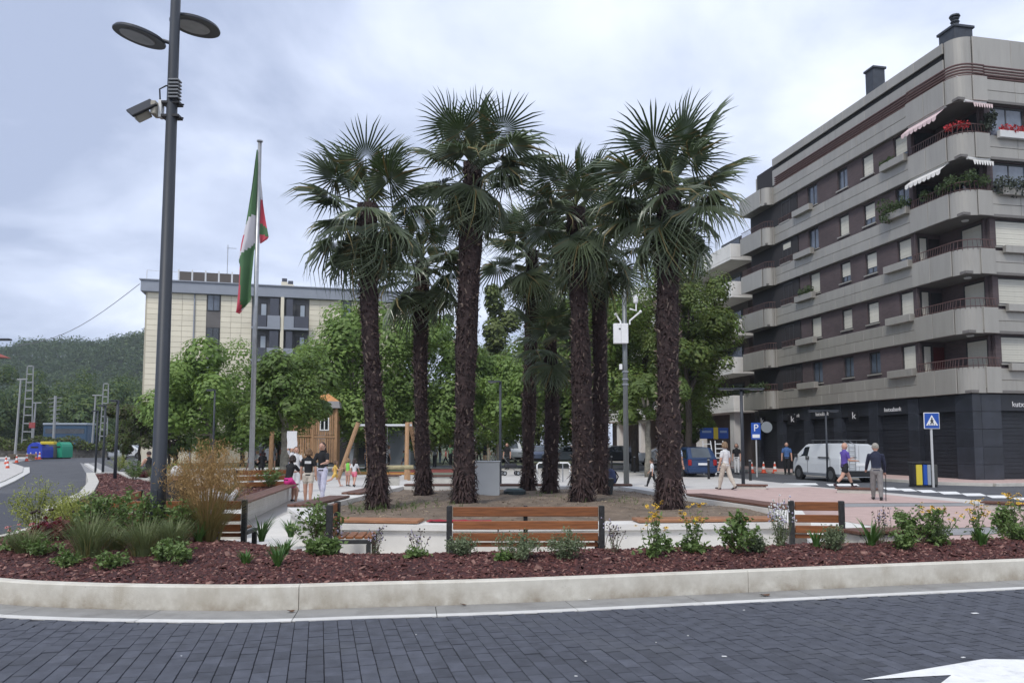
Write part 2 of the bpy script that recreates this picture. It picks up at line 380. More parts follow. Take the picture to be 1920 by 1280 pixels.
# ---- mulch bed
nb = off(.13)
def bed_w(i):        # width of the bed behind the kerb
    x, y = kerbline[i]
    if y > 11 and x < -5: return 2.6
    return float(np.interp(x, [-7.5,-6,-4.2,-2.6,-1.4,0,3.5,6,9,14], [2.9,3.8,3.75,2.6,2.05,1.95,1.75,1.7,1.75,1.9]))
i0, i1 = 20, 239; NV = 14; mb = MB(); MG = {}
def bed_pt(u, v):    # u index float, v 0..1
    i = min(int(u), i1-1); f = u-i; P0 = nb[i]*(1-f)+nb[i+1]*f; N0 = nrm[i]*(1-f)+nrm[i+1]*f; w = bed_w(i)*(1-f)+bed_w(i+1)*f
    p = P0+N0*(w*v)
    z = .200 + .135*math.sin(PI*min(1, v*1.15))**.8*(1 if v < .86 else max(.0, (1.02-v)/.16)) - (.16*max(0, (v-.8)/.2)**2)
    z += .012*math.sin(p[0]*5.1)*math.cos(p[1]*4.3)
    return (p[0], p[1], z)
us = list(range(i0, i1+1))
mv = [bed_pt(u, j/NV) for u in us for j in range(NV+1)]
mf = [(a*(NV+1)+j, (a+1)*(NV+1)+j, (a+1)*(NV+1)+j+1, a*(NV+1)+j+1)[::-1] for a in range(len(us)-1) for j in range(NV)]
mb.add(mv, mf); o = mb.build('mulch_ground', MULCHB, smooth=True); o['kind'] = 'structure'
def bed_height(x, y):
    d = np.hypot(kerbline[:, 0]-x, kerbline[:, 1]-y); i = int(np.argmin(d)); i = max(i0, min(i1-1, i))
    dv = (np.array([x, y])-nb[i])@nrm[i]/bed_w(i)
    return bed_pt(i, max(0, min(1, dv)))[2]
# chips, vectorised
def scatter_chips(P_, N_, smin, smax, name, mats, parent=None, zoff=.0):
    k = len(P_); s = rng.uniform(smin, smax, k); L = s; Wd = s*rng.uniform(.35, .7, k); H = s*rng.uniform(.12, .28, k)
    base = np.array([(-1,-1,-1),(1,-.7,-1),(.9,1,-1),(-.8,.8,-1),(-.8,-.8,1),(.7,-.6,1),(.8,.7,1),(-.9,.6,1)])*.5
    V = base[None]+rng.uniform(-.12, .12, (k, 8, 3)); V = V*np.stack([L, Wd, H], 1)[:, None, :]
    az, tx, ty = rng.uniform(0, 2*PI, k), rng.normal(0, .38, k), rng.normal(0, .38, k)
    c, sn = np.cos(tx), np.sin(tx); V = np.stack([V[..., 0], V[..., 1]*c[:, None]-V[..., 2]*sn[:, None], V[..., 1]*sn[:, None]+V[..., 2]*c[:, None]], -1)
    c, sn = np.cos(ty), np.sin(ty); V = np.stack([V[..., 0]*c[:, None]+V[..., 2]*sn[:, None], V[..., 1], -V[..., 0]*sn[:, None]+V[..., 2]*c[:, None]], -1)
    c, sn = np.cos(az), np.sin(az); V = np.stack([V[..., 0]*c[:, None]-V[..., 1]*sn[:, None], V[..., 0]*sn[:, None]+V[..., 1]*c[:, None], V[..., 2]], -1)
    V = V+P_[:, None, :]; V[..., 2] += (H*.35+zoff)[:, None] if hasattr(zoff, '__len__') else (H*.35)[:, None]+zoff
    Q = np.array([(4,5,6,7),(0,1,5,4),(1,2,6,5),(2,3,7,6),(3,0,4,7)]); Fc = (np.arange(k)*8)[:, None, None]+Q[None]
    me = bpy.data.meshes.new(name); nf = k*5
    me.vertices.add(k*8); me.vertices.foreach_set('co', V.reshape(-1)); me.loops.add(nf*4); me.loops.foreach_set('vertex_index', Fc.reshape(-1).astype(np.int32))
    me.polygons.add(nf); me.polygons.foreach_set('loop_start', np.arange(nf, dtype=np.int32)*4)
    for m in mats: me.materials.append(m)
    if len(mats) > 1:
        mi = (rng.random(k) < .14).astype(np.int32); me.polygons.foreach_set('material_index', np.repeat(mi, 5))
    me.update(calc_edges=True); o = put(name, me, parent); o['kind'] = 'stuff'; return o
def in_view(p): return p[1] > 2 and abs(p[0])*F/p[1] < 1040
cp = []
while len(cp) < 46000:
    u = random.uniform(i0+1, i1-1); v = random.random()**1.15*.985+.004
    p = bed_pt(u, v)
    if in_view(p) and p[1] < 16: cp.append(p)
scatter_chips(np.array(cp), None, .016, .052, 'bark_mulch', [CHIP, CHIPL])
cp = []
while len(cp) < 1100:
    u = random.uniform(i0+1, i1-1); v = random.random()**1.3*.97+.01; p = bed_pt(u, v)
    if in_view(p) and p[1] < 14: cp.append(p)
scatter_chips(np.array(cp), None, .05, .095, 'large_bark_pieces', [CHIP, CHIPL], zoff=.008)
# ---- plaza floor
sheet('plaza_floor', [(-7.3,11.5),(-6.2,9.2),(-3.0,8.6),(0,8.7),(6,10.1),(14,12.4),(15.2,13.6),(13.5,22),(11.5,29.5),(9.5,46),(2,52),(-12,56),(-22,50),(-16,31),(-12.5,24),(-9.5,16)], -.012, LIGHTP)
# pale concrete apron around the palm bed, pink bands to the right
sheet('pale_apron', [(-5,9.3),(0,9.2),(6.2,10.4),(7.3,13.4),(6.8,17),(5.2,23),(4.0,27),(-4.5,27.5),(-5.5,21),(-4.9,15)], -.004, WHITEC)
def band(name, poly, m, z): return sheet(name, poly, z, m)
for i, (pl, m) in enumerate(((((7.2,11.2),(14,13.0),(13.6,15.0),(7.35,13.6)), PINK), (((7.38,13.66),(13.6,15.06),(13.45,15.9),(7.25,14.6)), GREYP), (((7.2,14.66),(13.4,15.96),(12.7,20.2),(6.2,19.6)), PINK), (((6.2,19.66),(12.7,20.26),(12.5,21.2),(6.0,20.8)), GREYP), (((5.9,20.9),(12.45,21.3),(11.2,29.0),(4.4,26.8)), PINK))):
    sheet('pink_paving_band' if m is PINK else 'grey_paving_band', pl, .0 + .0005*0 - .0, m)
# joint lines of the apron: dark saw cuts, real grooves' dark filler
SAW = mat('saw_cut', (.22,.21,.19), .9)
jl = MB()
for (a, b) in (((-4.6,10.8),(7,12.6)),((-4.9,13.2),(-3.9,12.2)),((5.5,14.4),(7.2,15.2)),((4.9,18.2),(6.4,18.8)),((-5.3,18.2),(-4.2,18.2)),((-2,22.6),(-2.6,27)),((0.4,22.6),(.4,27)),((2.6,22.4),(3.2,27))):
    a, b = Vector((*a, .001)), Vector((*b, .001)); t = (b-a).normalized(); s = Vector((-t.y, t.x, 0))*.006
    jl.add([a-s, b-s, b+s, a+s], [(0,1,2,3)])
o = jl.build('expansion_joints', SAW); o['kind'] = 'structure'
# right-hand road with zebra bars and far pavement
BA = R(11.5); uB = Vector((math.cos(BA), math.sin(BA), 0)); uA = Vector((-math.sin(BA), math.cos(BA), 0)); BC = Vector((xat(1822, 33, 3.8), 33.0, 0))
def bl(s, t, z=0): return BC + uB*s + uA*t + Vector((0, 0, z))
pv = [bl(-3.4,-6.5), bl(-3.4,60), bl(.0,60), bl(.0,0), bl(30,0), bl(30,-3.2), bl(4,-3.2), bl(-1.2,-4.5)]
side = MB(); side.prism([(p.x, p.y) for p in (bl(-2.9,-1.2), bl(-1.6,-2.6), bl(30,-2.6), bl(30,30), bl(0,60), bl(-2.9,60))], -.05, .07); o = side.build('pavement', PINK); o['kind'] = 'structure'
kb = MB()
for a, b in ((bl(-2.9,60), bl(-2.9,-1.2)), (bl(-2.9,-1.2), bl(-1.6,-2.6)), (bl(-1.6,-2.6), bl(30,-2.6))):
    d = (b-a).normalized(); nn = Vector((d.y, -d.x, 0)); q = [a, b, b+nn*.16, a+nn*.16]; kb.prism([(p.x, p.y) for p in q][::-1], -.05, .085)
o = kb.build('pavement_kerb', CONC); o['kind'] = 'structure'
zb = [(1665,1690,914.5),(1696,1721,916.5),(1731,1760,919),(1770,1806,922),(1813,1852,925.2),(1861,1900,929),(1908,1950,933),(1960,2005,938)]
for a, b, y in zb:
    m_ = MB(); q = [gnd(a, y+2.4), gnd(b, y+2.4), gnd(b-14, y-2.6), gnd(a-14, y-2.6)]; m_.add([(p.x, p.y, -.028) for p in q], [(0,1,2,3)]); o = m_.build('zebra_bar', PAINT); o['kind'] = 'structure'
for a, b, y in ((1475,1535,905.5),(1555,1612,907)):
    m_ = MB(); q = [gnd(a, y+2), gnd(b, y+2), gnd(b-6, y-1.6), gnd(a-6, y-1.6)]; m_.add([(p.x, p.y, -.028) for p in q], [(0,1,2,3)]); o = m_.build('zebra_bar', PAINT); o['kind'] = 'structure'
# left side: far pavement with kerb, footpath beside the bed
lp = MB(); lp.prism([(p.x, p.y) for p in (gnd(-60,930), gnd(10,902), gnd(42,886), gnd(44,876), gnd(20,868), gnd(70,860.5), gnd(62,857), gnd(-300,857), gnd(-600,930))][::-1], -.05, .06); o = lp.build('footway', LIGHTP); o['kind'] = 'structure'
lk = MB(); q = [gnd(-60,930), gnd(10,902), gnd(42,886), gnd(44,876)]
for a, b in zip(q, q[1:]):
    d = (b-a).normalized(); nn = Vector((d.y, -d.x, 0)); pp = [a, b, b+nn*.35, a+nn*.35]; lk.prism([(p.x, p.y) for p in pp][::-1], -.05, .02)
o = lk.build('footway_kerb', EDGE); o['kind'] = 'structure'
# concrete strip between road and lamp row on the left, with white edge
fp = MB(); A_ = [gnd(166,870.5), gnd(200,891), gnd(236,914), gnd(290,950)]; B_ = [gnd(182,868), gnd(224,886), gnd(262,905), gnd(330,940)]
fp.prism([(p.x, p.y) for p in A_+B_[::-1]], -.05, .08); o = fp.build('path', GREYP); o['kind'] = 'structure'
ek = MB()
for a, b in zip(A_, A_[1:]):
    d = (b-a).normalized(); nn = Vector((d.y, -d.x, 0)); pp = [a, b, b+nn*.3, a+nn*.3]; ek.prism([(p.x, p.y) for p in pp][::-1], -.05, .1); 
o = ek.build('path_kerb', EDGE); o['kind'] = 'structure'
sheet('road_edge_strip', [(p.x, p.y) for p in (gnd(150,866), gnd(164,871), gnd(232,918), gnd(206,915), gnd(160,884))], -.028, GREYP)
# ---------------------------------------------------------------- palm bed (raised planter with seat planks)
PB = [(-2.95,11.55),(-.2,11.28),(4.45,11.75),(5.15,14.0),(4.25,17.6),(3.3,21.9),(-3.4,21.9),(-3.85,17.0),(-4.1,14.4)]
pbed = thing('palm_planter', 'low white concrete planter wall around the palm trees', 'planter wall')
def inset(poly, d):
    out = []; k = len(poly)
    for i in range(k):
        a, b, c = (Vector(poly[(i+q) % k]) for q in (-1, 0, 1)); t1, t2 = (b-a).normalized(), (c-b).normalized()
        n1, n2 = Vector((-t1.y, t1.x)), Vector((-t2.y, t2.x)); m_ = (n1+n2).normalized(); out.append(tuple(b+m_*(d/max(.3, m_.dot(n1)))))
    return out
PI_ = inset(PB, .42)
for i in range(len(PB)):
    a, b = Vector(PB[i]), Vector(PB[(i+1) % len(PB)]); c, d = Vector(PI_[(i+1) % len(PB)]), Vector(PI_[i])
    t = (b-a).normalized()*.004; q = [a+t, b-t, c-t, d+t]
    w = MB(); n_ = Vector((t.y, -t.x)).normalized()
    w.prism([tuple(p) for p in q], -.05, .34); q2 = [a+t+n_*.06, b-t+n_*.06, c-t, d+t]; w.prism([tuple(p) for p in q2], .343, .43)
    w.build('planter_wall', WHITEC, pbed)
def plank_seat(name, label, a, b, w, z, m, n=3, group='wooden seats on the planter walls', cat='seat'):
    a, b = Vector(a), Vector(b); L = (b-a).length; c = (a+b)/2
    o = thing(name, label, cat, (c.x, c.y, z), math.atan2(b.y-a.y, b.x-a.x), group)
    pw = w/n
    me = MB().bev((-L/2, -pw/2+.006, .0), (L/2, pw/2-.006, .045), .006).mesh('plank', m)
    for i in range(n): put('plank', me, o, (0, -w/2+pw*(i+.5), .012))
    for sx in (-.4, 0, .4): MB().box((L*sx-.03, -w/2+.02, 0), (L*sx+.03, w/2-.02, .012)).build('bracket', IRON, o)
    return o
def g2(px, py, z): p = gnd(px, py, z); return (p.x, p.y)
ZS = .43
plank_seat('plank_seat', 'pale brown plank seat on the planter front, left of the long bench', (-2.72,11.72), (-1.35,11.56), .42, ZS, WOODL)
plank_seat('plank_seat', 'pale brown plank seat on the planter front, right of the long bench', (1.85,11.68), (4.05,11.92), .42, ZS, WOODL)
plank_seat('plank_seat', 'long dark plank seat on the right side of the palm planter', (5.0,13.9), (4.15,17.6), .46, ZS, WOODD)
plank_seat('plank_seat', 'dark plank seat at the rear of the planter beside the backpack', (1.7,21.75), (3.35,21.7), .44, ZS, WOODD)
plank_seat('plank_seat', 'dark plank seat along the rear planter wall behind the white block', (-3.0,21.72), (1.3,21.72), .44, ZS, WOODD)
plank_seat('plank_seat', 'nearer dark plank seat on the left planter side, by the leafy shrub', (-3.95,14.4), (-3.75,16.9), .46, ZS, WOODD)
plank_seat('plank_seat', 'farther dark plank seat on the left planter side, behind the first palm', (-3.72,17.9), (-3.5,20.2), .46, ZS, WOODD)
sg = MB(); ring = inset(PB, .42); cx, cy = np.mean(ring, axis=0); NR = 14; sv = []; sf = []; fine = []
for i in range(len(ring)):
    a, b = Vector(ring[i]), Vector(ring[(i+1) % len(ring)])
    for t in np.linspace(0, 1, 9)[:-1]: fine.append(a.lerp(b, t))
K = len(fine)
def soil_z(x, y, f): return .335 + .10*(1-f**3) + .025*math.sin(x*2.3+1)*math.cos(y*1.9) + .015*math.sin(x*6+y*5)
for r in range(NR+1):
    f = r/NR
    for p in fine: x = cx+(p.x-cx)*f; y = cy+(p.y-cy)*f; sv.append((x, y, soil_z(x, y, f)))
for r in range(NR):
    for i in range(K): sf.append((r*K+i, (r+1)*K+i, (r+1)*K+(i+1) % K, r*K+(i+1) % K))
sg.add(sv, sf); o = sg.build('soil', SOIL, smooth=True); o['kind'] = 'structure'
cp = []
for _ in range(5000):
    i = random.randrange(K); f = math.sqrt(random.random()); p = fine[i].lerp(fine[(i+1) % K], random.random()); x, y = cx+(p.x-cx)*f, cy+(p.y-cy)*f; cp.append((x, y, soil_z(x, y, f)-.004))
scatter_chips(np.array(cp), None, .01, .05, 'soil_clods', [mat('soil_clod', (.15,.115,.085), .95, .35, 6), mat('straw', (.36,.29,.19), .9, .2, 6)])
# left planter wall with plank top
LP = [(-4.6,13.2),(-5.5,16.0),(-6.45,22.7),(-9.5,23.4),(-13.3,27.6),(-16.5,33),(-17.6,32),(-13.4,24.5),(-10.6,19.0),(-8.3,13.4)]
LPI = inset(LP, .30)
lpl = thing('side_planter', 'low concrete planter wall left of the palms, planted behind the benches', 'planter wall')
for i in range(len(LP)):
    a, b = Vector(LP[i]), Vector(LP[(i+1) % len(LP)]); c, d = Vector(LPI[(i+1) % len(LP)]), Vector(LPI[i]); t = (b-a).normalized()*.004
    MB().prism([tuple(p) for p in (a+t, b-t, c-t, d+t)], -.05, .42).build('planter_wall', WHITEC if i < 2 else CONC, lpl)
MB().prism(LPI, -.04, .36).build('side_bed', MULCHB)['kind'] = 'structure'
def in_poly(x, y, poly):
    r = False; k = len(poly)
    for i in range(k):
        (x0, y0), (x1, y1) = poly[i], poly[(i+1) % k]
        if (y0 > y) != (y1 > y) and x < (x1-x0)*(y-y0)/(y1-y0)+x0: r = not r
    return r
cp = []
while len(cp) < 5000:
    x, y = random.uniform(-17, -4.6), random.uniform(13.2, 33)
    if in_poly(x, y, LPI): cp.append((x, y, .36))
scatter_chips(np.array(cp), None, .04, .11, 'side_bed_mulch', [CHIP, CHIPL])
plank_seat('plank_seat', 'long dark plank seat on the left planter wall by the group of girls', (-5.35,14.9), (-6.32,22.2), .42, .42, WOODD)
# ================================================================ BUILDINGS
CLAD = mat('metal_cladding', (.335,.318,.282), .42, .07, 1.5, metal=.25, spec=.5, objrand=.06, coord='World', stretch=(2.2,2.2,.25), stain=((.20,.185,.16), 1.4, .56, .5))
CLADD = mat('cladding_joint', (.08,.078,.072), .7)
BRICKP = None
def brick_mat(name, c1, c2, mortar, w=.24, h=.065):
    m = bpy.data.materials.new(name); m.use_nodes = True; n = m.node_tree.nodes; l = m.node_tree.links; b = n['Principled BSDF']
    tc = n.new('ShaderNodeTexCoord'); sp = n.new('ShaderNodeSeparateXYZ'); l.new(tc.outputs['Object'], sp.inputs[0])
    ad = n.new('ShaderNodeMath'); ad.operation = 'ADD'; l.new(sp.outputs[0], ad.inputs[0]); l.new(sp.outputs[1], ad.inputs[1])
    cb = n.new('ShaderNodeCombineXYZ'); l.new(ad.outputs[0], cb.inputs[0]); l.new(sp.outputs[2], cb.inputs[1])
    br = n.new('ShaderNodeTexBrick'); br.inputs['Scale'].default_value = 1; br.inputs['Brick Width'].default_value = w; br.inputs['Row Height'].default_value = h; br.inputs['Mortar Size'].default_value = .006
    for k, c in (('Color1', c1), ('Color2', c2), ('Mortar', mortar)): br.inputs[k].default_value = (*c, 1)
    l.new(cb.outputs[0], br.inputs['Vector'])
    nz = n.new('ShaderNodeTexNoise'); nz.inputs['Scale'].default_value = .8; nz.inputs['Detail'].default_value = 6; l.new(tc.outputs['Object'], nz.inputs['Vector'])
    mr = n.new('ShaderNodeMapRange'); mr.inputs[3].default_value = .65; mr.inputs[4].default_value = 1.35; l.new(nz.outputs[0], mr.inputs[0])
    mx = n.new('ShaderNodeMix'); mx.data_type = 'RGBA'; mx.blend_type = 'MULTIPLY'; mx.inputs[0].default_value = 1; l.new(br.outputs[0], mx.inputs[6]); l.new(mr.outputs[0], mx.inputs[7])
    l.new(mx.outputs[2], b.inputs['Base Color']); b.inputs['Roughness'].default_value = .85; return m
BRICKP = brick_mat('purple_brick', (.075,.054,.056), (.095,.068,.069), (.07,.06,.06))
SLATE = mat('dark_stone', (.028,.032,.042), .4, .35, 1.5, objrand=.25, spec=.5)
SHUT = mat('roller_shutter', (.58,.56,.48), .6, .08, 1, objrand=.1, coord='World', stretch=(1,1,.3), stain=((.40,.37,.31), 2, .58, .5))
DARKSH = mat('dark_shutter', (.018,.020,.026), .5, .2, 2)
DARKIN = mat('dark_recess', (.03,.028,.03), .8)
BROWNR = mat('brown_railing', (.13,.075,.068), .5, .15, 5)
FRAMEW = mat('white_frame', (.6,.6,.58), .5)
FRAMEG = mat('dark_frame', (.04,.04,.042), .5)
SOFFIT = mat('soffit', (.16,.15,.14), .8, .1, 2)
AWN = mat('awning_stripe', (.62,.48,.47), .8, .25, 5, stretch=(.2, .2, 9))
AWNW = mat('awning_white', (.68,.66,.62), .8, .08, 3)
FLOW = mat('red_flowers', (.42,.03,.035), .7, .4, 30)
LEAFB = mat('balcony_leaves', (.055,.085,.03), .65, .5, 9, transl=((.08,.13,.03), .25))
def leafblob(name, m, parent, pts, n, size, squash=.8, k=4):
    """scatter n leaf quads round the given (x,y,z,r) clumps"""
    out = MB()
    for _ in range(n):
        x, y, z, r = random.choice(pts); d = Vector((random.gauss(0, 1), random.gauss(0, 1), random.gauss(0, squash))).normalized()*r*random.random()**.4
        c = Vector((x, y, z))+d; s = size*random.uniform(.6, 1.3); e = Euler((random.uniform(0, 6.3), random.uniform(0, 6.3), random.uniform(0, 6.3))).to_matrix()
        out.add([c+e @ Vector(q)*s for q in ((-.5,0,0),(0,-.32,.05),(.5,0,0),(0,.32,.05))], [(0,1,2,3)])
    return out.build(name, m, parent)
bldg = thing('apartment_building', 'six storey grey clad corner apartment block with curved balconies and dark stone shops', 'apartment building', tuple(BC), -0+BA)
# local frame: x = along the street front facing us (s), y = along the receding front (t)
ZF = [3.82+2.6*k for k in range(6)]; SH = 1.08
W_ = MB()
# core volumes behind the facades
W_.box((.34, 3.1, 3.9), (14, 18.6, ZF[5]+.1)); W_.box((1.45, .34, 3.9), (14, 3.09, ZF[5]+.1))
W_.build('wall', BRICKP, bldg)
for q0, q1 in (((.6,1.5,ZF[5]+SH+.01), (14,18.4,19.75)), ((1.5,.62,ZF[5]+SH+.01), (14,1.49,19.75))): MB().box(q0, q1).build('roof_storey_wall', DARKIN, bldg)  # near-black wall colour stands in for shade inside the parapet slot
G_ = MB(); G_.box((.45,.45,-.05), (14,18.6,3.78)); G_.build('ground_floor_wall', DARKSH, bldg)
S_ = MB()
for k in range(6): S_.box((-.02, -.02, ZF[k]-.02), (13.9, 18.5, ZF[k]+.10))
S_.build('floor_slab', SOFFIT, bldg)['kind'] = 'stuff'
def arc_panel(b, c, r, a0, a1, z0, z1, th, n=7, mi=0):
    pts = []
    for i in range(n+1):
        a = a0+(a1-a0)*i/n; pts.append((c[0]+r*math.cos(a), c[1]+r*math.sin(a)))
    inn = [(c[0]+(r-th)*math.cos(a0+(a1-a0)*i/n), c[1]+(r-th)*math.sin(a0+(a1-a0)*i/n)) for i in range(n+1)]
    vs = []
    for p, q in zip(pts, inn): vs += [(*p, z0), (*p, z1), (*q, z1), (*q, z0)]
    fs = []
    for i in range(n):
        for j in range(4): fs.append((i*4+j, (i+1)*4+j, (i+1)*4+(j+1) % 4, i*4+(j+1) % 4)[::-1])
    fs += [(0,1,2,3), (n*4+3,n*4+2,n*4+1,n*4)]
    b.add(vs, fs, mi)
CR = .75
panel_cache = {}
def panel(parent, x0, y0, x1, y1, z0, z1, th=.05, m=CLAD, name='cladding_panel'):
    """flat panel on the line (x0,y0)-(x1,y1) in local coordinates, outer side to the left of the direction"""
    L = math.hypot(x1-x0, y1-y0); key = (round(L, 3), round(z1-z0, 3), th, m.name)
    if key not in panel_cache: panel_cache[key] = MB().bev((-L/2, -th, 0), (L/2, 0, z1-z0), .012).mesh(name, m)
    return put(name, panel_cache[key], parent, ((x0+x1)/2, (y0+y1)/2, z0), (0, 0, math.atan2(y1-y0, x1-x0)))
JG = .012
def rail(k, b, pts, zt, zb_, step=.13):
    """brown balcony rail with close bars leaning out, pts in plan"""
    ps = [Vector(p) for p in pts]
    for z, r in ((zt, .022), (zb_, .016)): b.tube([(p.x, p.y, z) for p in ps], r, 5)
    for i in range(len(ps)-1):
        a, c = ps[i], ps[i+1]; L = (c-a).length; nn = max(1, int(L/step))
        for j in range(nn):
            q = a.lerp(c, (j+.5)/nn); t = (c-a).normalized(); o = Vector((t.y, -t.x))*(-.07)
            b.tube([(q.x, q.y, zt), (q.x-o.x*.2, q.y-o.y*.2, (zt+zb_)/2), (q.x-o.x, q.y-o.y, zb_-.12)], .013, 3, caps=False)
def wnd(x, y0, y1, z0, z1, depth, kind, side='A', parent=bldg):
    """window in facade A (plane x, normal -x) or B (plane y, normal -y): recess, frame, pane or roller shutter"""
    def bx(b, d0, d1, u0, u1, w0, w1, mi=0):
        if side == 'A': b.box((x+d0, u0, w0), (x+d1, u1, w1), mi)
        else: b.box((u0, x+d0, w0), (u1, x+d1, w1), mi)
    f = MB()
    for (u0, u1, w0, w1) in ((y0,y0+.07,z0,z1),(y1-.07,y1,z0,z1),(y0+.07,y1-.07,z0,z0+.07),(y0+.07,y1-.07,z1-.07,z1)): bx(f, -.012, depth, u0, u1, w0, w1)
    mid = (y0+y1)/2
    bx(f, .012, depth, mid-.03, mid+.03, z0+.07, z1-.07)
    fo = f.build('window', FRAMEG, parent)
    sh = {'shut': 1.0, 'half': .72, 'open': .0, 'quarter': .3}[kind]
    if sh < 1:
        b = MB(); bx(b, .03, .05, y0+.07, y1-.07, z0+.07, z1-.07); b.build('pane', mat('sky_pane', (.09,.11,.14), .05, .6, .8, spec=1.0) if kind != 'dark' else GLASS, fo)
    if sh > 0:
        b = MB(); zb0 = z1-.07-(z1-z0-.14)*sh; n = max(3, int((z1-.07-zb0)/.10)); h = (z1-.07-zb0)/n
        for i in range(n): bx(b, -.004 if i % 2 else .002, .028, y0+.075, y1-.075, zb0+i*h+.006, zb0+(i+1)*h)
        b.build('roller_shutter', SHUT, fo)
    s = MB(); bx(s, -.17, .0-.013, y0-.08, y1+.08, z0-.075, z0-.006); s.build('sill', CLAD, fo)
kinds = {0: ('open', 'open', 'quarter'), 1: ('shut', 'shut', 'shut'), 2: ('half', 'half', 'shut'), 3: ('half', 'shut', 'quarter'), 4: ('shut', 'open', 'open')}
for k in range(6):
    z0, z1 = ZF[k], ZF[k]+SH; zm = (z0+z1)/2
    # flat band on A between y=3.14 and 15.3 : two rows of panels
    ys = np.linspace(3.16, 15.3, 9)
    for r, (za, zb_) in enumerate(((z0, zm-JG/2), (zm+JG/2, z1))):
        sft = .5*(ys[1]-ys[0])*(r % 2)
        cut = [3.16]+[y+sft for y in ys[1:-1]]+[15.3] if r else list(ys)
        if k == 5 and False: pass
        for a, c in zip(cut, cut[1:]):
            if c-a > .1: panel(bldg, 0.0, c-JG/2, 0.0, a+JG/2, za, zb_, th=.06)
    # corner balcony, slightly proud of the bands, rounded
    X0 = -.09; zc0, zc1 = z0-.03, z1+.02
    for a, c in ((3.12, 1.95), (1.94, X0+CR)): panel(bldg, X0, a, X0, c+JG, zc0, zc1, th=.06)
    b = MB(); arc_panel(b, (X0+CR, X0+CR), CR, PI, 1.5*PI, zc0, zc1, .06, 8); b.build('curved_panel', CLAD, bldg, smooth=False)
    panel(bldg, X0+CR+JG, X0, 1.42, X0, zc0, zc1, th=.06)
    # B side bands
    bs = [1.47, 3.0, 4.55, 6.1, 7.65, 9.2]
    for r, (za, zb_) in enumerate(((z0-.02, zm-JG/2), (zm+JG/2, z1-.02))):
        for a, c in zip(bs, bs[1:]): panel(bldg, a+JG/2, .05, c-JG/2, .05, za, zb_, th=.06)
    # far projecting balcony on A
    X1 = -.62
    panel(bldg, X1, 18.55, X1, 15.85, zc0, zc1, th=.06)
    b = MB(); arc_panel(b, (X1+.45, 15.82), .45, PI, 1.5*PI, zc0, zc1, .06, 6); b.build('curved_panel', CLAD, bldg)
    panel(bldg, X1+.46, 15.37, -.01, 15.37, zc0, zc1, th=.06)
    sl = MB(); sl.box((X1+.07, 15.45, z0), (0, 18.5, z0+.1)); sl.build('balcony_floor', SOFFIT, bldg)
    if k < 5:
        rl = MB(); ac = [(X0+CR+CR*.97*math.cos(PI+PI/2*i/6), X0+CR+CR*.97*math.sin(PI+PI/2*i/6)) for i in range(7)]
        rail(k, rl, [(X0+.03, 3.1)]+ac+[(1.42, X0+.03)], z1+.42, z1+.08, .15)
        rl.build('balcony_railing', BROWNR, bldg)['kind'] = 'stuff'
        rl = MB(); ac = [(X1+.45+.42*math.cos(PI+PI/2*i/4), 15.82+.42*math.sin(PI+PI/2*i/4)) for i in range(5)]
        rail(k, rl, [(X1+.03, 18.5)]+ac+[(-.02, 15.41)], z1+.42, z1+.08, .15); rail(k, rl, [(.02, 14.9), (.02, 12.95)], z1+.42, z1+.08, .15)
        rl.build('balcony_railing', BROWNR, bldg)['kind'] = 'stuff'
        zo, zt = z1+.28, ZF[k+1]-.06
        kd = kinds[k]
        wl = [(3.45,4.4,z1+.14,zt-.01,('shut','shut','half','open','half')[k]), (5.95,6.85,zo,zt-.06,kd[0]), (8.1,8.98,zo,zt-.06,kd[1]), (10.9,11.9,z1+.2,zt-.01,('open','shut','shut','open','open')[k])]
        bw = MB(); yy = 3.1
        for (a, c, w0, w1, kk) in wl:
            bw.box((.14, yy, z1-.1), (.335, a-.004, ZF[k+1]+.1)); bw.box((.14, a-.003, z1-.1), (.335, c+.003, w0-.004)); bw.box((.14, a-.003, w1+.004), (.335, c+.003, ZF[k+1]+.1)); yy = c+.004
            wnd(.235, a, c, w0, w1, .10, kk)
        bw.box((.14, yy, z1-.1), (.335, 12.9, ZF[k+1]+.1)); bw.build('brick_wall', BRICKP, bldg)['kind'] = 'stuff'
        bw = MB(); xx = 1.45
        for (a, c, w0, w1, kk) in ((1.75,3.6,z1+.22 if k < 3 else z1+.05,zt-.02,'shut' if k < 3 else 'open'), (4.6,6.4,z1+.2,zt-.02,'shut')):
            bw.box((xx, .14, z1-.1), (a-.004, .335, ZF[k+1]+.1)); bw.box((a-.003, .14, z1-.1), (c+.003, .335, w0-.004)); bw.box((a-.003, .14, w1+.004), (c+.003, .335, ZF[k+1]+.1)); xx = c+.004
            wnd(.235, a, c, w0, w1, .10, kk, 'B')
        bw.box((xx, .14, z1-.1), (13, .335, ZF[k+1]+.1)); bw.build('brick_wall', BRICKP, bldg)['kind'] = 'stuff'
        # flower boxes
        for a, c in ((3.2, 4.95), (11.1, 12.9)):
            fb = MB(); fb.bev((-.30, a, z1-.10), (-.015, c, z1+.26), .015); fb.build('flower_box', CLAD, bldg)
        # recess at the corner: back walls, shutters, door
        for q0, q1 in (((1.30, .35, z1-1.0), (1.44, .42, zt+.02)), ((0, 3.0, z1-.98), (.13, 3.09, zt))): MB().box(q0, q1).build('recess_pier', BRICKP, bldg)
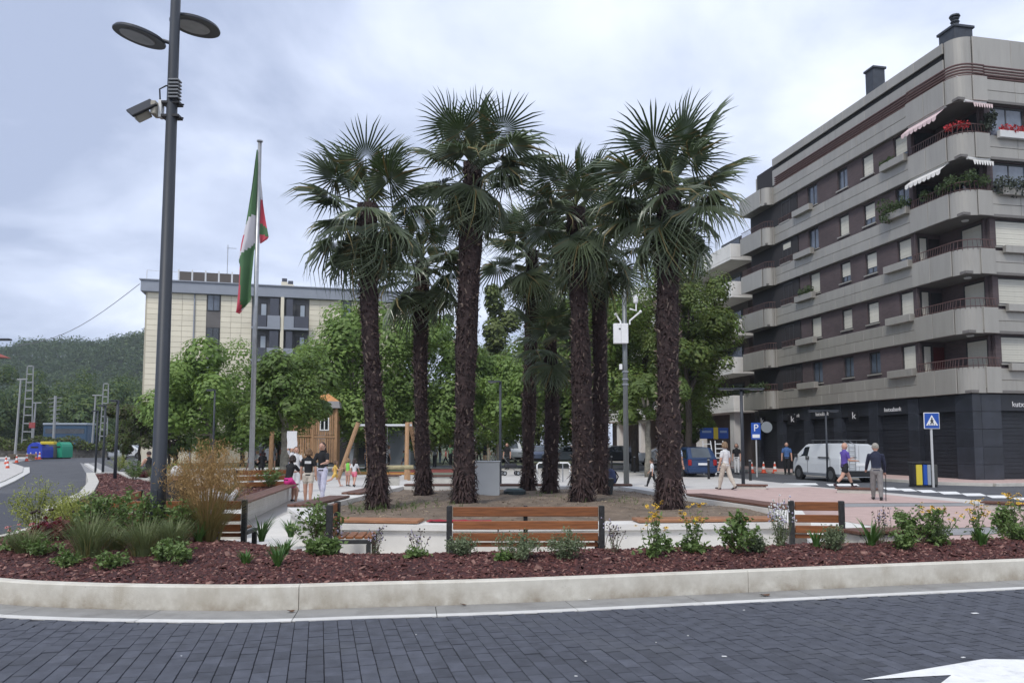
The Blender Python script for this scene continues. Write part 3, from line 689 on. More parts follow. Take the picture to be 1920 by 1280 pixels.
        if k in (0, 1, 2):
            wnd(3.09-.02, .22, .72, z1-.85, zt-.12, .01, 'shut', 'B'); wnd(1.44-.02, .5, 1.75, z1-.9, zt-.1, .01, 'shut')
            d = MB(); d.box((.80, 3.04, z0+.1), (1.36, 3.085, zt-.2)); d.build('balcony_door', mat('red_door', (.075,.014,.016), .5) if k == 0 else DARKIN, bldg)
        else:
            d = MB(); d.box((.25, 3.03, z0+.1), (1.36, 3.085, zt-.2)); d.build('balcony_door', GLASS, bldg)
            d = MB(); d.box((1.40, .5, z0+.1), (1.445, 2.8, zt-.2)); d.build('balcony_door', GLASS, bldg)
        # recess on the far side of A (t 12.95..18.5)
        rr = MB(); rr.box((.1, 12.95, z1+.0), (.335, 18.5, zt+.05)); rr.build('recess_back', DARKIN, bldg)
        wnd(.10-.02, 13.6, 14.6, z1+.05, zt-.1, .01, ('open','open','open','quarter','open')[k])
        # B side windows
        b = MB(); b.bev((1.9, -.22, z1-.13), (3.9, .04-.055, z1+.2), .015); b.build('flower_box', CLAD if k < 4 else FRAMEW, bldg)
# soffit lamp under each corner balcony
for k in (1, 2, 3): MB().lathe([(.13,-.06),(.16,-.02),(.16,0)], (.75,.75,ZF[k]-.022), 12).build('soffit_lamp', FRAMEW, bldg)
# awnings
def awning(y0, y1, z, m, out=.55, drop=.3, side='A'):
    b = MB(); n = 8
    def P_(d, u, w): return (-d, u, w) if side == 'A' else (u, -d, w)
    for i in range(n):
        u0, u1 = y0+(y1-y0)*i/n, y0+(y1-y0)*(i+1)/n
        b.add([P_(.0,u0,z), P_(.0,u1,z), P_(out,u1,z-drop), P_(out,u0,z-drop)], [(0,1,2,3)])
        b.add([P_(out,u0,z-drop), P_(out,u1,z-drop), P_(out+.02,u1-.03,z-drop-.17), P_(out+.02,(u0+u1)/2,z-drop-.22), P_(out+.02,u0+.03,z-drop-.17)], [(0,1,2,3,4)])
    q = b.build('awning', m, bldg)
    c = MB(); c.tube([P_(.02,y0-.05,z+.03), P_(.02,y1+.05,z+.03)], .06, 8); c.build('awning_case', FRAMEW, q)
awning(.75, 3.05, ZF[5]-.06, AWN, .5, .42); awning(.35, 1.35, ZF[5]-.1, AWN, .45, .22, 'B')
awning(.75, 3.05, ZF[4]-.06, AWNW, .4, .3); awning(.35, 1.4, ZF[4]-.1, AWNW, .3, .15, 'B')
# brown rail band, roof parapet, slots
rb = MB()
for i, z in enumerate((ZF[5]+SH+.07, ZF[5]+SH+.20, ZF[5]+SH+.33, ZF[5]+SH+.46, ZF[5]+SH+.60)):
    ac = [(.1+CR*math.cos(PI+PI/2*j/6)+CR-.1, .1+CR*math.sin(PI+PI/2*j/6)+CR-.1) for j in range(7)]
    rb.tube([(.02, 15.2, z), (.02, 3.1, z), (-.05, 3.1, z)]+[(-.05, 2.9, z)]+[(*q, z) for q in ac]+[(1.4, 0.0, z), (1.45, .06, z), (9.2, .06, z)], .045, 6)
rb.build('roof_railing', BROWNR, bldg)['kind'] = 'stuff'
MB().box((.08,.85,ZF[5]+SH+.035), (.13,15.2,ZF[5]+SH+.62)).build('railing_backing', mat('brown_backing', (.05,.034,.034), .7), bldg)
MB().box((.10,.12,ZF[5]+SH), (9.2,15.2,ZF[5]+SH+.03)).build('terrace_coping', FRAMEW, bldg)
ZP0, ZP1 = ZF[5]+SH+.62, ZF[5]+SH+2.2; ps = .52
ys = np.linspace(ps+CR+.02, 16.2, 9)
for a, c in zip(ys, ys[1:]):
    panel(bldg, ps, c-JG/2, ps, a+JG/2, ZP1-.5, ZP1, th=.08, name='parapet_panel'); panel(bldg, ps, c-JG/2, ps, a+JG/2, ZP0-.2, ZP1-.78, th=.08, name='parapet_panel')
b = MB(); arc_panel(b, (ps+CR, ps+CR), CR, PI, 1.5*PI, ZP0-.2, ZP1, .08, 8); b.build('curved_panel', CLAD, bldg)
xs = np.linspace(ps+CR+.02, 9.4, 5)
for a, c in zip(xs, xs[1:]): panel(bldg, a+JG/2, ps, c-JG/2, ps, ZP0-.2, ZP1, th=.08, name='parapet_panel')
MB().prism([(ps+.05, ps+.9), (ps+.9, ps+.05), (12, ps+.05), (12, 16.2), (ps+.05, 16.2)], ZP1-.12, ZP1-.05).build('roof', SOFFIT, bldg)
MB().box((ps+.1, 16.2, ZF[5]+SH), (6, 18.6, ZP1-.5)).build('roof_wing', CLAD, bldg)
for (x, y, w, h, h2) in ((1.75,1.9,1.0,1.1,0.85),(2.4,8.5,.72,2.5,0)):
    c = MB(); c.bev((x-w/2, y-w/2, ZP1-.06), (x+w/2, y+w/2, ZP1+h-.1), .02); c.bev((x-w/2-.07, y-w/2-.07, ZP1+h-.13), (x+w/2+.07, y+w/2+.07, ZP1+h), .02)
    if h2:
        for i in range(4): c.lathe([(.17,0),(.21,.06),(.17,.12)], (x, y, ZP1+h+i*.17), 10)
        c.lathe([(.25,0),(.22,.08)], (x, y, ZP1+h+.66), 10)
    c.build('chimney', mat('chimney_lead', (.045,.052,.065), .6, .2, 4), bldg)
for (x, y) in ((2.6,17.2),(2.8,15.4)):
    MB().lathe([(.22,0),(.22,.7),(.27,.72),(.27,.9)], (x, y, ZP1-.2), 10).build('vent_pipe', FRAMEG, bldg)
# ground floor: dark stone piers of separate slabs, recessed shutters, fascia
def stone_pier(x0, y0, x1, y1, z0=-.04, z1=3.76, rows=5):
    hs = np.linspace(z0, z1, rows+1)
    for i in range(rows):
        MB().bev((x0, y0, hs[i]+.004), (x1, y1, hs[i+1]-.004), .008).build('stone_slab', SLATE, bldg)
for (y0, y1) in ((.0,.0),):
    pass
for (a, c) in ((3.4,4.1),(6.3,7.0),(9.3,10.0),(12.3,12.9),(15.2,15.9),(18.0,18.6)): stone_pier(.12, a, .46, c)
stone_pier(.06, .06, .5, 1.05); stone_pier(.51, .06, 1.5, .5); stone_pier(4.2, .06, 5.2, .5); stone_pier(8.6, .06, 9.4, .5)
fa = MB()
for (a, c) in ((1.06,3.39),(4.11,6.29),(7.01,9.29),(10.01,12.29),(12.91,15.19),(15.91,17.99)):
    fa.box((.16, a, 3.05), (.44, c, 3.76))
    gb = MB(); n = 18
    for i in range(n): gb.box((.36+.02*(i % 2), a+.02, .0+i*.165), (.448, c-.02, .16+i*.165))
    gb.build('shop_shutter', DARKSH, bldg)['kind'] = 'stuff'
for (a, c) in ((1.51,4.19),(5.21,8.59)):
    fa.box((a, .16, 3.05), (c, .44, 3.76)); gb = MB()
    for i in range(18): gb.box((a+.02, .36+.02*(i % 2), i*.165), (c-.02, .448, .16+i*.165))
    gb.build('shop_shutter', DARKSH, bldg)['kind'] = 'stuff'
fa.build('fascia', mat('fascia_black', (.022,.024,.03), .4, .2, 1), bldg)['kind'] = 'stuff'
# bank lettering
def text(name, s, size, m, parent, loc, rot, ext=.01):
    c = bpy.data.curves.new(name, 'FONT'); c.body = s; c.size = size; c.extrude = ext; c.align_x = 'CENTER'; c.align_y = 'CENTER'
    o = bpy.data.objects.new(name, c); COL.objects.link(o); bpy.context.view_layer.update()
    me = bpy.data.meshes.new_from_object(o); bpy.data.objects.remove(o); bpy.data.curves.remove(c)
    me.materials.clear(); me.materials.append(m); return put(name, me, parent, loc, rot)
LIT = mat('sign_white', (.62,.62,.62), .5)
text('fascia_lettering', 'kutxabank', .34, LIT, bldg, (2.85, .145, 3.32), (PI/2, 0, 0))
for y in (5.2, 11.1, 14.0): text('fascia_lettering', 'kutxabank', .30, LIT, bldg, (.145, y, 3.3), (PI/2, 0, -PI/2))
for y in (7.6, 13.4, 16.9):
    b = MB(); b.bev((-.62, y-.03, 2.75), (-.05, y+.03, 3.35), .01); q = b.build('hanging_sign', mat('sign_black', (.012,.012,.014), .4), bldg)
    text('lettering', 'k', .5, LIT, q, (-.34, y-.036, 3.07), (PI/2, 0, 0), .004)
# greenery on the balconies: plants of their own, held by the building
def plant_on(label, pts, n, size, m=LEAFB, cat='balcony plant', name='balcony_plant'):
    wp = [tuple(bldg.matrix_basis @ Vector(p[:3]))+(p[3],) for p in pts]
    o = leafblob(name, m, None, wp, n, size); o['label'] = label; o['category'] = cat; return o
bpy.context.view_layer.update()
M_b = Matrix.Translation(BC) @ Euler((0, 0, BA)).to_matrix().to_4x4()
def plant_on(label, pts, n, size, m=LEAFB, cat='balcony plant', name='balcony_plant'):
    wp = [tuple(M_b @ Vector(p[:3]))+(p[3],) for p in pts]
    o = leafblob(name, m, None, wp, n, size); o['label'] = label; o['category'] = cat; return o
z = ZF[3]+SH
plant_on('bushy green plants along the curved fourth floor corner balcony', [(-.05,.5,z+.5,.38),(.4,0,z+.55,.4),(0,1.2,z+.42,.32),(1,-.1,z+.45,.3),(0,2.2,z+.45,.3)], 900, .13)
plant_on('tall green plants spilling from the flower box left of the corner balcony', [(-.2,3.4,z+.5,.35),(-.2,4.0,z+.4,.35),(-.2,4.7,z+.65,.45),(-.25,4.6,z+.1,.35)], 800, .13)
plant_on('dark trailing bush on the fourth floor front balcony at the picture edge', [(1.9,-.15,z+.3,.45),(2.7,-.15,z+.25,.5),(3.4,-.15,z+.35,.45)], 700, .13, mat('dark_leaves', (.035,.045,.03), .7, .5, 8))
z = ZF[4]+SH
plant_on('red flowering geraniums on the top corner balcony rail', [(.0,.6,z+.45,.22),(.4,.1,z+.42,.2),(.2,.3,z+.5,.22)], 260, .1, FLOW, 'flowers', 'geranium')
plant_on('red geraniums in the white box under the top floor front windows', [(2.2,-.1,z+.32,.22),(2.7,-.1,z+.3,.24),(3.2,-.1,z+.34,.22)], 350, .1, FLOW, 'flowers', 'geranium')
plant_on('dark leafy shrub between the top corner balcony and the front window', [(1.4,-.05,z+.45,.35),(1.55,-.1,z+.8,.3)], 420, .13, mat('dark_leaves', (.035,.045,.03), .7, .5, 8))
plant_on('small plant in the top left flower box below the half shut window', [(-.15,4.3,z+.35,.2),(-.15,4.8,z+.3,.22)], 220, .11)
z = ZF[0]+SH
plant_on('low green hedge on the first floor balcony at the far end', [(-.5,16.2,z+.3,.4),(-.5,17.1,z+.32,.4),(-.5,18,z+.25,.4)], 800, .15)
z = ZF[2]+SH
plant_on('pink and green plant on a third floor flower box beside the red wall', [(-.15,12.2,z+.4,.3),(-.15,11.6,z+.45,.3)], 300, .12)
# ---- second block beyond, pale concrete
b2 = thing('apartment_block', 'pale concrete apartment block half hidden by the dark tree, next to the grey one', 'apartment building', tuple(bl(-1.0, 19.3)), BA)
PALE = mat('pale_concrete', (.74,.72,.68), .8, .1, .8, stain=((.36,.34,.31), .5, .58, .4))
MB().box((1.7,.9,0), (12,30,14.6)).build('wall', mat('brown_render', (.10,.085,.08), .8, .2, 1), b2)
for k in range(5):
    z0 = ZF[k]-.08
    q = MB(); q.bev((0,0,z0),(1.75,30,z0+.18), .02); q.build('floor_slab', PALE, b2)
    for i in range(5): MB().bev((0, i*6.0+.012, z0+.185), (.14, i*6.0+5.988, z0+1.12), .012).build('balcony_panel', PALE, b2)
    MB().bev((.145, 0, z0+.185), (1.75, .14, z0+1.12), .012).build('balcony_panel', PALE, b2)
    for i in range(4):
        if k < 5:
            f = MB(); f.box((1.66,1.6+i*6,z0+.3),(1.72,4.6+i*6,z0+2.2)); fo = f.build('window', FRAMEG, b2); MB().box((1.62,1.75+i*6,z0+.45),(1.659,4.45+i*6,z0+2.05)).build('pane', GLASS, fo)
    for i in range(1, 4): MB().box((.3, i*7.2, z0+.2), (1.69, i*7.2+.25, z0+2.5)).build('party_wall', PALE, b2)
MB().box((1.2,.6,14.61),(12,30,15.0)).build('roof', PALE, b2)
for y in (0.6, 6, 12, 18, 24): MB().box((.3,y,-.05),(.9,y+.6,3.74)).build('pillar', PALE, b2)
# ---- cream apartment block on the left
BL0 = Vector((xat(268, 64, 8), 64.0, 0)); BL1 = Vector((xat(757, 69.5, 8), 69.5, 0)); dL = (BL1-BL0).normalized(); LL = (BL1-BL0).length
b3 = thing('apartment_house', 'cream tiled apartment house with grey roof band behind the plane trees', 'apartment building', tuple(BL0), math.atan2(dL.y, dL.x))
CREAM = mat('cream_tile', (.72,.66,.52), .55, .05, .6, objrand=.06, coord='World', stretch=(1,1,.2), stain=((.5,.45,.36), .8, .58, .4))
CREAMJ = mat('cream_joint', (.46,.42,.33), .8)
GREYB = mat('grey_panel', (.27,.29,.33), .5, .06, 1)
GREYD = mat('grey_dark_panel', (.07,.075,.095), .5, .1, 1)
BROWNP = mat('taupe_panel', (.13,.12,.115), .6, .08, 1)
HB = 14.35
def lx(px):  # distance along the facade for a picture column
    x = (px-960)/F; return (BL0.x-x*BL0.y)/(x*dL.y-dL.x)
MB().box((0,.06,0),(LL,11,HB)).build('wall', CREAMJ, b3)
tile = {}
def tiles(x0, x1, z0, z1, tw=.95, th=.47, y=0.0):
    nx = max(1, round((x1-x0)/tw)); nz = max(1, round((z1-z0)/th)); w, h = (x1-x0)/nx, (z1-z0)/nz; key = (round(w, 3), round(h, 3))
    if key not in tile: tile[key] = MB().box((.012,-.0,.012),(w-.012,.055,h-.012)).mesh('wall_tile', CREAM)
    for i in range(nx):
        for j in range(nz): put('wall_tile', tile[key], b3, (x0+i*w, y, z0+j*h))
xa = [lx(p) for p in (268, 381, 408, 467, 576, 636, 656, 757)]
for a, c in ((xa[0], xa[1]-1.0), (xa[1]-.92, xa[1]), (xa[2], xa[3])): tiles(a, c, 5.6, HB)
MB().box((xa[0],0,0),(xa[1],.055,5.59)).build('lower_wall', CREAM, b3)
for a, c in ((xa[4], xa[5]), (xa[6], xa[7])): tiles(a, c, 7.8, HB)
dp = MB(); dp.tube([(xa[1]-.96, -.06, 0), (xa[1]-.96, -.06, HB)], .06, 6); dp.build('downpipe', GREYB, b3)
for (a, c, hh) in ((xa[1], xa[2], 5), (xa[5], xa[6], 2)):
    MB().box((a+.01,.02,3), (c-.01,.058,HB)).build('window_strip', BROWNP, b3)
    for j in range(hh):
        z = zat(580, 64.5)-j*2.82
        f = MB(); f.box((a+.05,-.02,z),(c-.05,.03,z+1.42)); fo = f.build('window', FRAMEG, b3)
        for q in (0, 1): w = (c-a-.3)/2; MB().box((a+.12+q*(w+.06),-.045,z+.08),(a+.12+q*(w+.06)+w,-.022,z+1.34)).build('pane', mat('sky_pane', (.09,.11,.14), .05, .6, .8, spec=1.0) if j != 1 else GLASS, fo)
# balcony bay
bx0, bx1 = xa[3]+.02, xa[4]-.02; wbay = bx1-bx0
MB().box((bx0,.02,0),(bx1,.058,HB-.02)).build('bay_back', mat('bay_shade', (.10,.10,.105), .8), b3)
for (u0, u1) in ((.50,.56),): MB().bev((bx0+wbay*u0,-.5,2),(bx0+wbay*u1,.018,HB), .02).build('bay_pier', CREAM, b3)
for j in range(5):
    z = zat(650, 65)-j*2.82+2.82-2.82
    zf = zat(609, 65)-2.82*j
    for (u0, u1, flip) in ((0, .5, 0), (.56, 1, 1)):
        X0, X1 = bx0+wbay*u0, bx0+wbay*u1; w = X1-X0
        MB().bev((X0+.01,-.62,zf-.22),(X1-.01,.018,zf-.02), .02).build('balcony_floor', GREYB, b3)
        a0 = (X0+w*.55, X1-.02) if not flip else (X0+.02, X0+w*.4)
        MB().bev((X0+.03,-.62,zf-.015),(X0+w*.52 if not flip else X1-.03,-.57,zf+.98), .01).build('balcony_panel', GREYD, b3) if not flip else MB().bev((X0+w*.42,-.62,zf-.015),(X1-.03,-.57,zf+.98), .01).build('balcony_panel', GREYD, b3)
        MB().bev((a0[0],-.60,zf-.015),(a0[1],-.55,zf+.98), .01).build('balcony_panel', GREYB, b3)
        MB().bev((a0[0]+w*.08,-.50,zf+1.0),(a0[1]-w*.05,-.45,zf+2.5), .01).build('sliding_shutter', GREYD, b3)
        f = MB(); wx0 = X0+w*.12 if not flip else X0+w*.45; f.box((wx0,-.02,zf+.1),(wx0+w*.4,.015,zf+2.15)); fo = f.build('window', FRAMEG, b3)
        MB().box((wx0+w*.2,-.04,zf+.2),(wx0+w*.37,-.022,zf+2.05)).build('pane', mat('sky_pane2', (.30,.34,.38), .1, .2, 1, spec=.8), fo)
# roof band, terrace pergola, chimneys, antenna
MB().bev((-.35,-.35,HB+.01),(LL+.35,11,HB+.95), .03).build('roof_band', GREYB, b3)
MB().box((-.45,-.45,HB+.96),(LL+.45,11,HB+1.06)).build('coping', GREYB, b3)
pg = MB()
for i in range(6):
    a = lx(325)+(lx(452)-lx(325))*i/5; MB().box((a-.05,.3,HB+1.07),(a+.05,.4,HB+2.15)).build('terrace_post', FRAMEW, b3)
    if i < 5:
        c = lx(325)+(lx(452)-lx(325))*(i+1)/5; MB().box((a+.07,.32,HB+1.1),(c-.07,.38,HB+1.98)).build('terrace_screen', mat('terrace_screen_brown', (.10,.085,.075), .6, .1, 1), b3)
MB().tube([(0,.2,HB+1.9),(0,.2,HB+1.07)], .03, 5).build('terrace_post', FRAMEW, b3)
MB().tube([(0,.2,HB+1.9),(lx(325),.34,HB+1.9)], .02, 4).build('terrace_rail', FRAMEW, b3)
for px, h in ((526,.8),(538,.6)):
    a = lx(px); c = MB(); c.box((a-.28,2,HB+1.07),(a+.28,2.5,HB+1.07+h)); co = c.build('chimney', CREAM, b3); MB().box((a-.22,2.05,HB+1.08+h),(a+.22,2.45,HB+1.4+h)).build('chimney_cap', GREYD, co)
an = MB(); a = lx(411); an.tube([(a,3,HB+1),(a,3,HB+5.2)], .035, 5); an.tube([(a-.1,3,HB+4.9),(a+.75,3,HB+4.9)], .02, 4)
for i in range(6): an.tube([(a+.05+i*.12,2.8,HB+4.9),(a+.05+i*.12,3.2,HB+4.9)], .012, 3)
an.tube([(a,3,HB+2.2),(a+.8,3,HB+1.1)], .01, 3); an.tube([(a,3,HB+2.2),(a-.8,3,HB+1.1)], .01, 3)
o = an.build('roof_antenna', STEEL, b3)
# ---- building fragment at the left edge with red roof
e0 = gnd(-28, 864); b4 = thing('station_house', 'small house with red tiled eaves cut by the left picture edge', 'house', (e0.x-4.2, e0.y-9, 0), R(-8))
b4w = 8.2; zt = zat(672, e0.y)
MB().box((-6,0,0),(b4w-4.4,9,zt-.1)).build('wall', mat('brick_red', (.22,.10,.075), .8, .2, 1), b4)
for i in range(3):
    f = MB().box((b4w-4.45,1.2+i*2.6,1.0),(b4w-4.33,2.3+i*2.6,2.4)).build('window', FRAMEW, b4); MB().box((b4w-4.329,1.3+i*2.6,1.1),(b4w-4.31,2.2+i*2.6,2.3)).build('pane', GLASS, f)
for i in range(3):
    f = MB().box((-5+i*2.8,-.06,1.0),(-3.9+i*2.8,.05,2.4)).build('window', FRAMEW, b4); MB().box((-4.9+i*2.8,-.08,1.1),(-4+i*2.8,-.061,2.3)).build('pane', GLASS, f)
rf = MB(); rf.add([(-6.5,-.8,zt),(b4w-3.2,-.8,zt),(b4w-3.2,9.6,zt),(-6.5,9.6,zt),(-6.5,4.4,zt+2.2),(b4w-6.4,4.4,zt+2.2)], [(0,1,5,4),(1,2,5),(2,3,4,5),(3,0,4),(3,2,1,0)]); rf.build('roof', mat('red_tile', (.30,.075,.055), .7, .25, 2), b4)
# ================================================================ VEGETATION
def leaf_mesh(name, C_, s, m, up=.35, aspect=.75, seed=0, lobed=True):
    """many leaf faces at the points C_ (k,3); each leaf a bent pair of triangles-pairs"""
    r = np.random.default_rng(seed); k = len(C_); sz = s*r.uniform(.6, 1.35, k)
    nrm_ = r.normal(0, 1, (k, 3)); nrm_[:, 2] = np.abs(nrm_[:, 2])+up; nrm_ /= np.linalg.norm(nrm_, axis=1)[:, None]
    t = np.cross(nrm_, r.normal(0, 1, (k, 3))); t /= np.linalg.norm(t, axis=1)[:, None]+1e-9; b = np.cross(nrm_, t)
    if lobed: pat = np.array([(-.5,0,-.06),(-.12,.42,.04),(.18,.30,0),(.55,0,-.08),(.15,-.32,0),(-.15,-.42,.04)])
    else: pat = np.array([(-.5,0,-.05),(0,.28,.05),(.5,0,-.05),(0,-.28,.05)])
    q = len(pat); V = C_[:, None, :]+(pat[None, :, 0:1]*t[:, None, :]+pat[None, :, 1:2]*aspect*b[:, None, :]+pat[None, :, 2:3]*nrm_[:, None, :])*sz[:, None, None]
    me = bpy.data.meshes.new(name); me.vertices.add(k*q); me.vertices.foreach_set('co', V.reshape(-1))
    me.loops.add(k*q); me.loops.foreach_set('vertex_index', np.arange(k*q, dtype=np.int32)); me.polygons.add(k); me.polygons.foreach_set('loop_start', np.arange(k, dtype=np.int32)*q)
    for x in (m if isinstance(m, (list, tuple)) else [m]): me.materials.append(x)
    if isinstance(m, (list, tuple)): me.polygons.foreach_set('material_index', r.integers(0, len(m), k).astype(np.int32))
    me.update(calc_edges=True); return me
def leafmat(name, c1, c2, tr, vs=1.2):
    return mat(name, c1, .55, col2=c2, vscale=vs, spec=.35, transl=(tr, .32), objrand=.12)
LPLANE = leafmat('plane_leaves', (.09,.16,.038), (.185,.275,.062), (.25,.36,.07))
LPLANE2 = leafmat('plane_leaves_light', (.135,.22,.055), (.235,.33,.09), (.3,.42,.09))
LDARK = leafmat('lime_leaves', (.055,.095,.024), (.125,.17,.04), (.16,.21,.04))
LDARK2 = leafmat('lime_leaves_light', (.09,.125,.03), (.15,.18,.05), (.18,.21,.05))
LCON = leafmat('conifer_leaves', (.08,.115,.025), (.145,.175,.045), (.12,.16,.03), 2)
LFAR = leafmat('far_leaves', (.04,.075,.026), (.08,.13,.04), (.05,.1,.025), .15)
LBROWN = leafmat('brown_tinged_leaves', (.045,.055,.022), (.10,.085,.045), (.1,.11,.03), 1.5)
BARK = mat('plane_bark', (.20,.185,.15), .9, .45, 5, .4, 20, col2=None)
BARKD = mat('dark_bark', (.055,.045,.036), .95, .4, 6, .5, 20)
def crown_points(n, blobs, seed, shell=.55):
    r = np.random.default_rng(seed); w = np.array([b[3]**2 for b in blobs]); w = w/w.sum(); idx = r.choice(len(blobs), n, p=w); B = np.array(blobs)[idx]
    d = r.normal(0, 1, (n, 3)); d /= np.linalg.norm(d, axis=1)[:, None]; f = shell+(1-shell)*r.random(n)**.6; f = np.where(r.random(n) < .12, f*1.12, f)
    # clumps: pull leaves towards clump centres on each blob
    return B[:, :3]+d*(B[:, 3]*f)[:, None]*np.array([1, 1, .9])
def blobs_for(rx, rz, n, seed, zc=0.0, rmin=.22, rmax=.4, flat=0):
    r = np.random.default_rng(seed); out = []
    for i in range(n):
        d = r.normal(0, 1, 3); d /= np.linalg.norm(d); f = r.random()**.4
        s = r.uniform(rmin, rmax); out.append((d[0]*rx*f*(1-s*.6), d[1]*rx*f*(1-s*.6), zc+d[2]*rz*f*(1-s*.6), s*min(rx, rz)))
    return out
TREE_N = 0
def tree(name, label, base, H, zc, rx, rz, nleaf, lsize, leaves, bark, trunk_r=.18, nblob=26, limbs=5, group=None, cat='tree', lean=0, ob=None, rmin=.22, rmax=.4):
    global TREE_N; TREE_N += 1; sd = 100+TREE_N
    o = thing(name, label, cat, base, 0, group); r = random.Random(sd)
    bl_ = ob if ob else blobs_for(rx, rz, nblob, sd, 0, rmin, rmax); bl_ = [(x, y, z+zc, q) for x, y, z, q in bl_]
    nleaf = int(nleaf*1.7); C_ = crown_points(nleaf, bl_, sd); put('crown', leaf_mesh('crown', C_, lsize*.88, leaves, seed=sd), o)
    t = MB(); zt = max(zc-rz*.55, 1.0); k = 6
    pts = [(.03*math.sin(i*2+sd)+lean*(i/k), .03*math.cos(i*1.7+sd), zt*i/k-.1*(i == 0)) for i in range(k+1)]
    t.tube(pts, [trunk_r*(1.25 if i == 0 else 1.0-.28*i/k) for i in range(k+1)], 9); to = t.build('trunk', bark, o, smooth=True)
    lb = MB()
    for i in range(limbs):
        b = r.choice(bl_); e = Vector(b[:3]); s = Vector(pts[-1]); s.z -= r.random()*zt*.15; m = s.lerp(e, .5)+Vector((0, 0, -.2*rz*r.random()))
        lb.tube([s, m, e], [trunk_r*.6, trunk_r*.38, .02], 6, caps=False)
    if limbs: lb.build('limbs', bark, to, smooth=True)['kind'] = 'stuff'
    return o
def tr_at(px, Y, ptop, pbot, pw, **k):
    """crown given in picture rows and width at distance Y"""
    zt, zb = zat(ptop, Y), zat(pbot, Y); rz = (zt-zb)/2; rx = pw/F*Y/2*1.38; rz *= 1.22
    x = xat(px, Y); return dict(base=(x, Y, 0), H=zt, zc=(zt+zb)/2, rx=rx, rz=rz, **k)
P_ = [LPLANE, LPLANE, LPLANE2]
tree('plane_tree', 'round dense plane tree in front of the cream house, left of the flagpole', **tr_at(398, 43, 650, 838, 185), nleaf=9500, lsize=.26, leaves=P_, bark=BARK, nblob=34, trunk_r=.2)
tree('plane_tree', 'dark plane tree with a pale trunk just right of the flagpole', **tr_at(535, 39, 652, 815, 150), nleaf=8500, lsize=.25, leaves=[LPLANE, LDARK, LPLANE], bark=BARK, nblob=30, trunk_r=.24)
tree('plane_tree', 'tall light green plane tree behind the wooden play tower', **tr_at(668, 49, 572, 830, 215), nleaf=14000, lsize=.28, leaves=[LPLANE, LPLANE2, LPLANE2], bark=BARK, nblob=46)
tree('plane_tree', 'light green plane tree seen between the first two palm trunks', **tr_at(795, 51, 590, 835, 170), nleaf=11000, lsize=.28, leaves=P_, bark=BARK, nblob=40)
tree('plane_tree', 'plane tree behind the stroller, right of the tallest middle palm', **tr_at(935, 52, 655, 835, 150), nleaf=9000, lsize=.28, leaves=P_, bark=BARK, nblob=34)
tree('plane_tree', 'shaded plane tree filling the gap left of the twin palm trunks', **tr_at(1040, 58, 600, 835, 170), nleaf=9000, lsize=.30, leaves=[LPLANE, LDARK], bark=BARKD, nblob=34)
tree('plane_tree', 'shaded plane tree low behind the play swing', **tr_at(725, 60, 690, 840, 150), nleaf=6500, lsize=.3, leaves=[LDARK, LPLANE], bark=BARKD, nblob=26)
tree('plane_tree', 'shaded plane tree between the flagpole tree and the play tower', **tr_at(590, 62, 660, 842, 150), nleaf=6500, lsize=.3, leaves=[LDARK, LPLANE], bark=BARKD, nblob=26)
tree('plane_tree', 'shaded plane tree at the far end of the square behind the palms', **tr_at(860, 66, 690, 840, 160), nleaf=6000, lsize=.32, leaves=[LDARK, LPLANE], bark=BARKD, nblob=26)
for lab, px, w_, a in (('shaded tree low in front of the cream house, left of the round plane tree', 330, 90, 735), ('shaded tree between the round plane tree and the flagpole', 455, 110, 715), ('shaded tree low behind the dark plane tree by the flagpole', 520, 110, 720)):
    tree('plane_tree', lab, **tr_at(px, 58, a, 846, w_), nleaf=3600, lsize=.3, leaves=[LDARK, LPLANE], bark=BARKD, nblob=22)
# dark street tree on the right, drooping branches
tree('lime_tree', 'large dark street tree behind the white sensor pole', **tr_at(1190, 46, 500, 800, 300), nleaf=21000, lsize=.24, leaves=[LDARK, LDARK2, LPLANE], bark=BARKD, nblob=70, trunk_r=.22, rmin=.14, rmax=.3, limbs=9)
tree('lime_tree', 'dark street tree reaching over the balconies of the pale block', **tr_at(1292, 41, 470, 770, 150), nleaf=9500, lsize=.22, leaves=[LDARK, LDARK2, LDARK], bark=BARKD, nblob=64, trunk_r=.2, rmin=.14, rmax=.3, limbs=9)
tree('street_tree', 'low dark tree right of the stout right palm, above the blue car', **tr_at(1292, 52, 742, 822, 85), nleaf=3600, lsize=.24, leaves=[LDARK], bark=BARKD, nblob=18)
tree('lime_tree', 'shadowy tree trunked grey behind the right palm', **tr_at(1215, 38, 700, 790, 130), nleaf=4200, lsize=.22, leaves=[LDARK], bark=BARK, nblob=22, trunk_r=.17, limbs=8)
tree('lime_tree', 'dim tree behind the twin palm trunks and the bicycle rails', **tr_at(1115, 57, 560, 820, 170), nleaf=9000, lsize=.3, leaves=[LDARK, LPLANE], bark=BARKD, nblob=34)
# conifers behind
for lab, px, Y, a, b, w in (('tall yellow green conifer rising behind the middle palms', 932, 78, 530, 800, 95), ('yellow green conifer beside the thin rear palm trunk', 1010, 80, 545, 800, 95), ('yellow green conifer low behind the twin palms', 1062, 84, 520, 800, 90)):
    zt = zat(a, Y); x = xat(px, Y); r_ = w/F*Y/2; ob = [(random.gauss(0, .3)*r_, random.gauss(0, .3)*r_, -zt*.42+zt*.84*q/16, r_*(.9-.5*q/16)*random.uniform(.8, 1.1)) for q in range(17)]
    tree('conifer', lab, (x, Y, 0), zt, zt*.52, r_, zt*.45, 6000, .42, [LCON], BARKD, ob=ob, limbs=0, group='conifers behind the square')
tree('round_tree', 'dark bluish round tree top showing between two palms in the distance', **tr_at(843, 95, 597, 700, 52), nleaf=2200, lsize=.5, leaves=[LFAR], bark=BARKD, nblob=14)
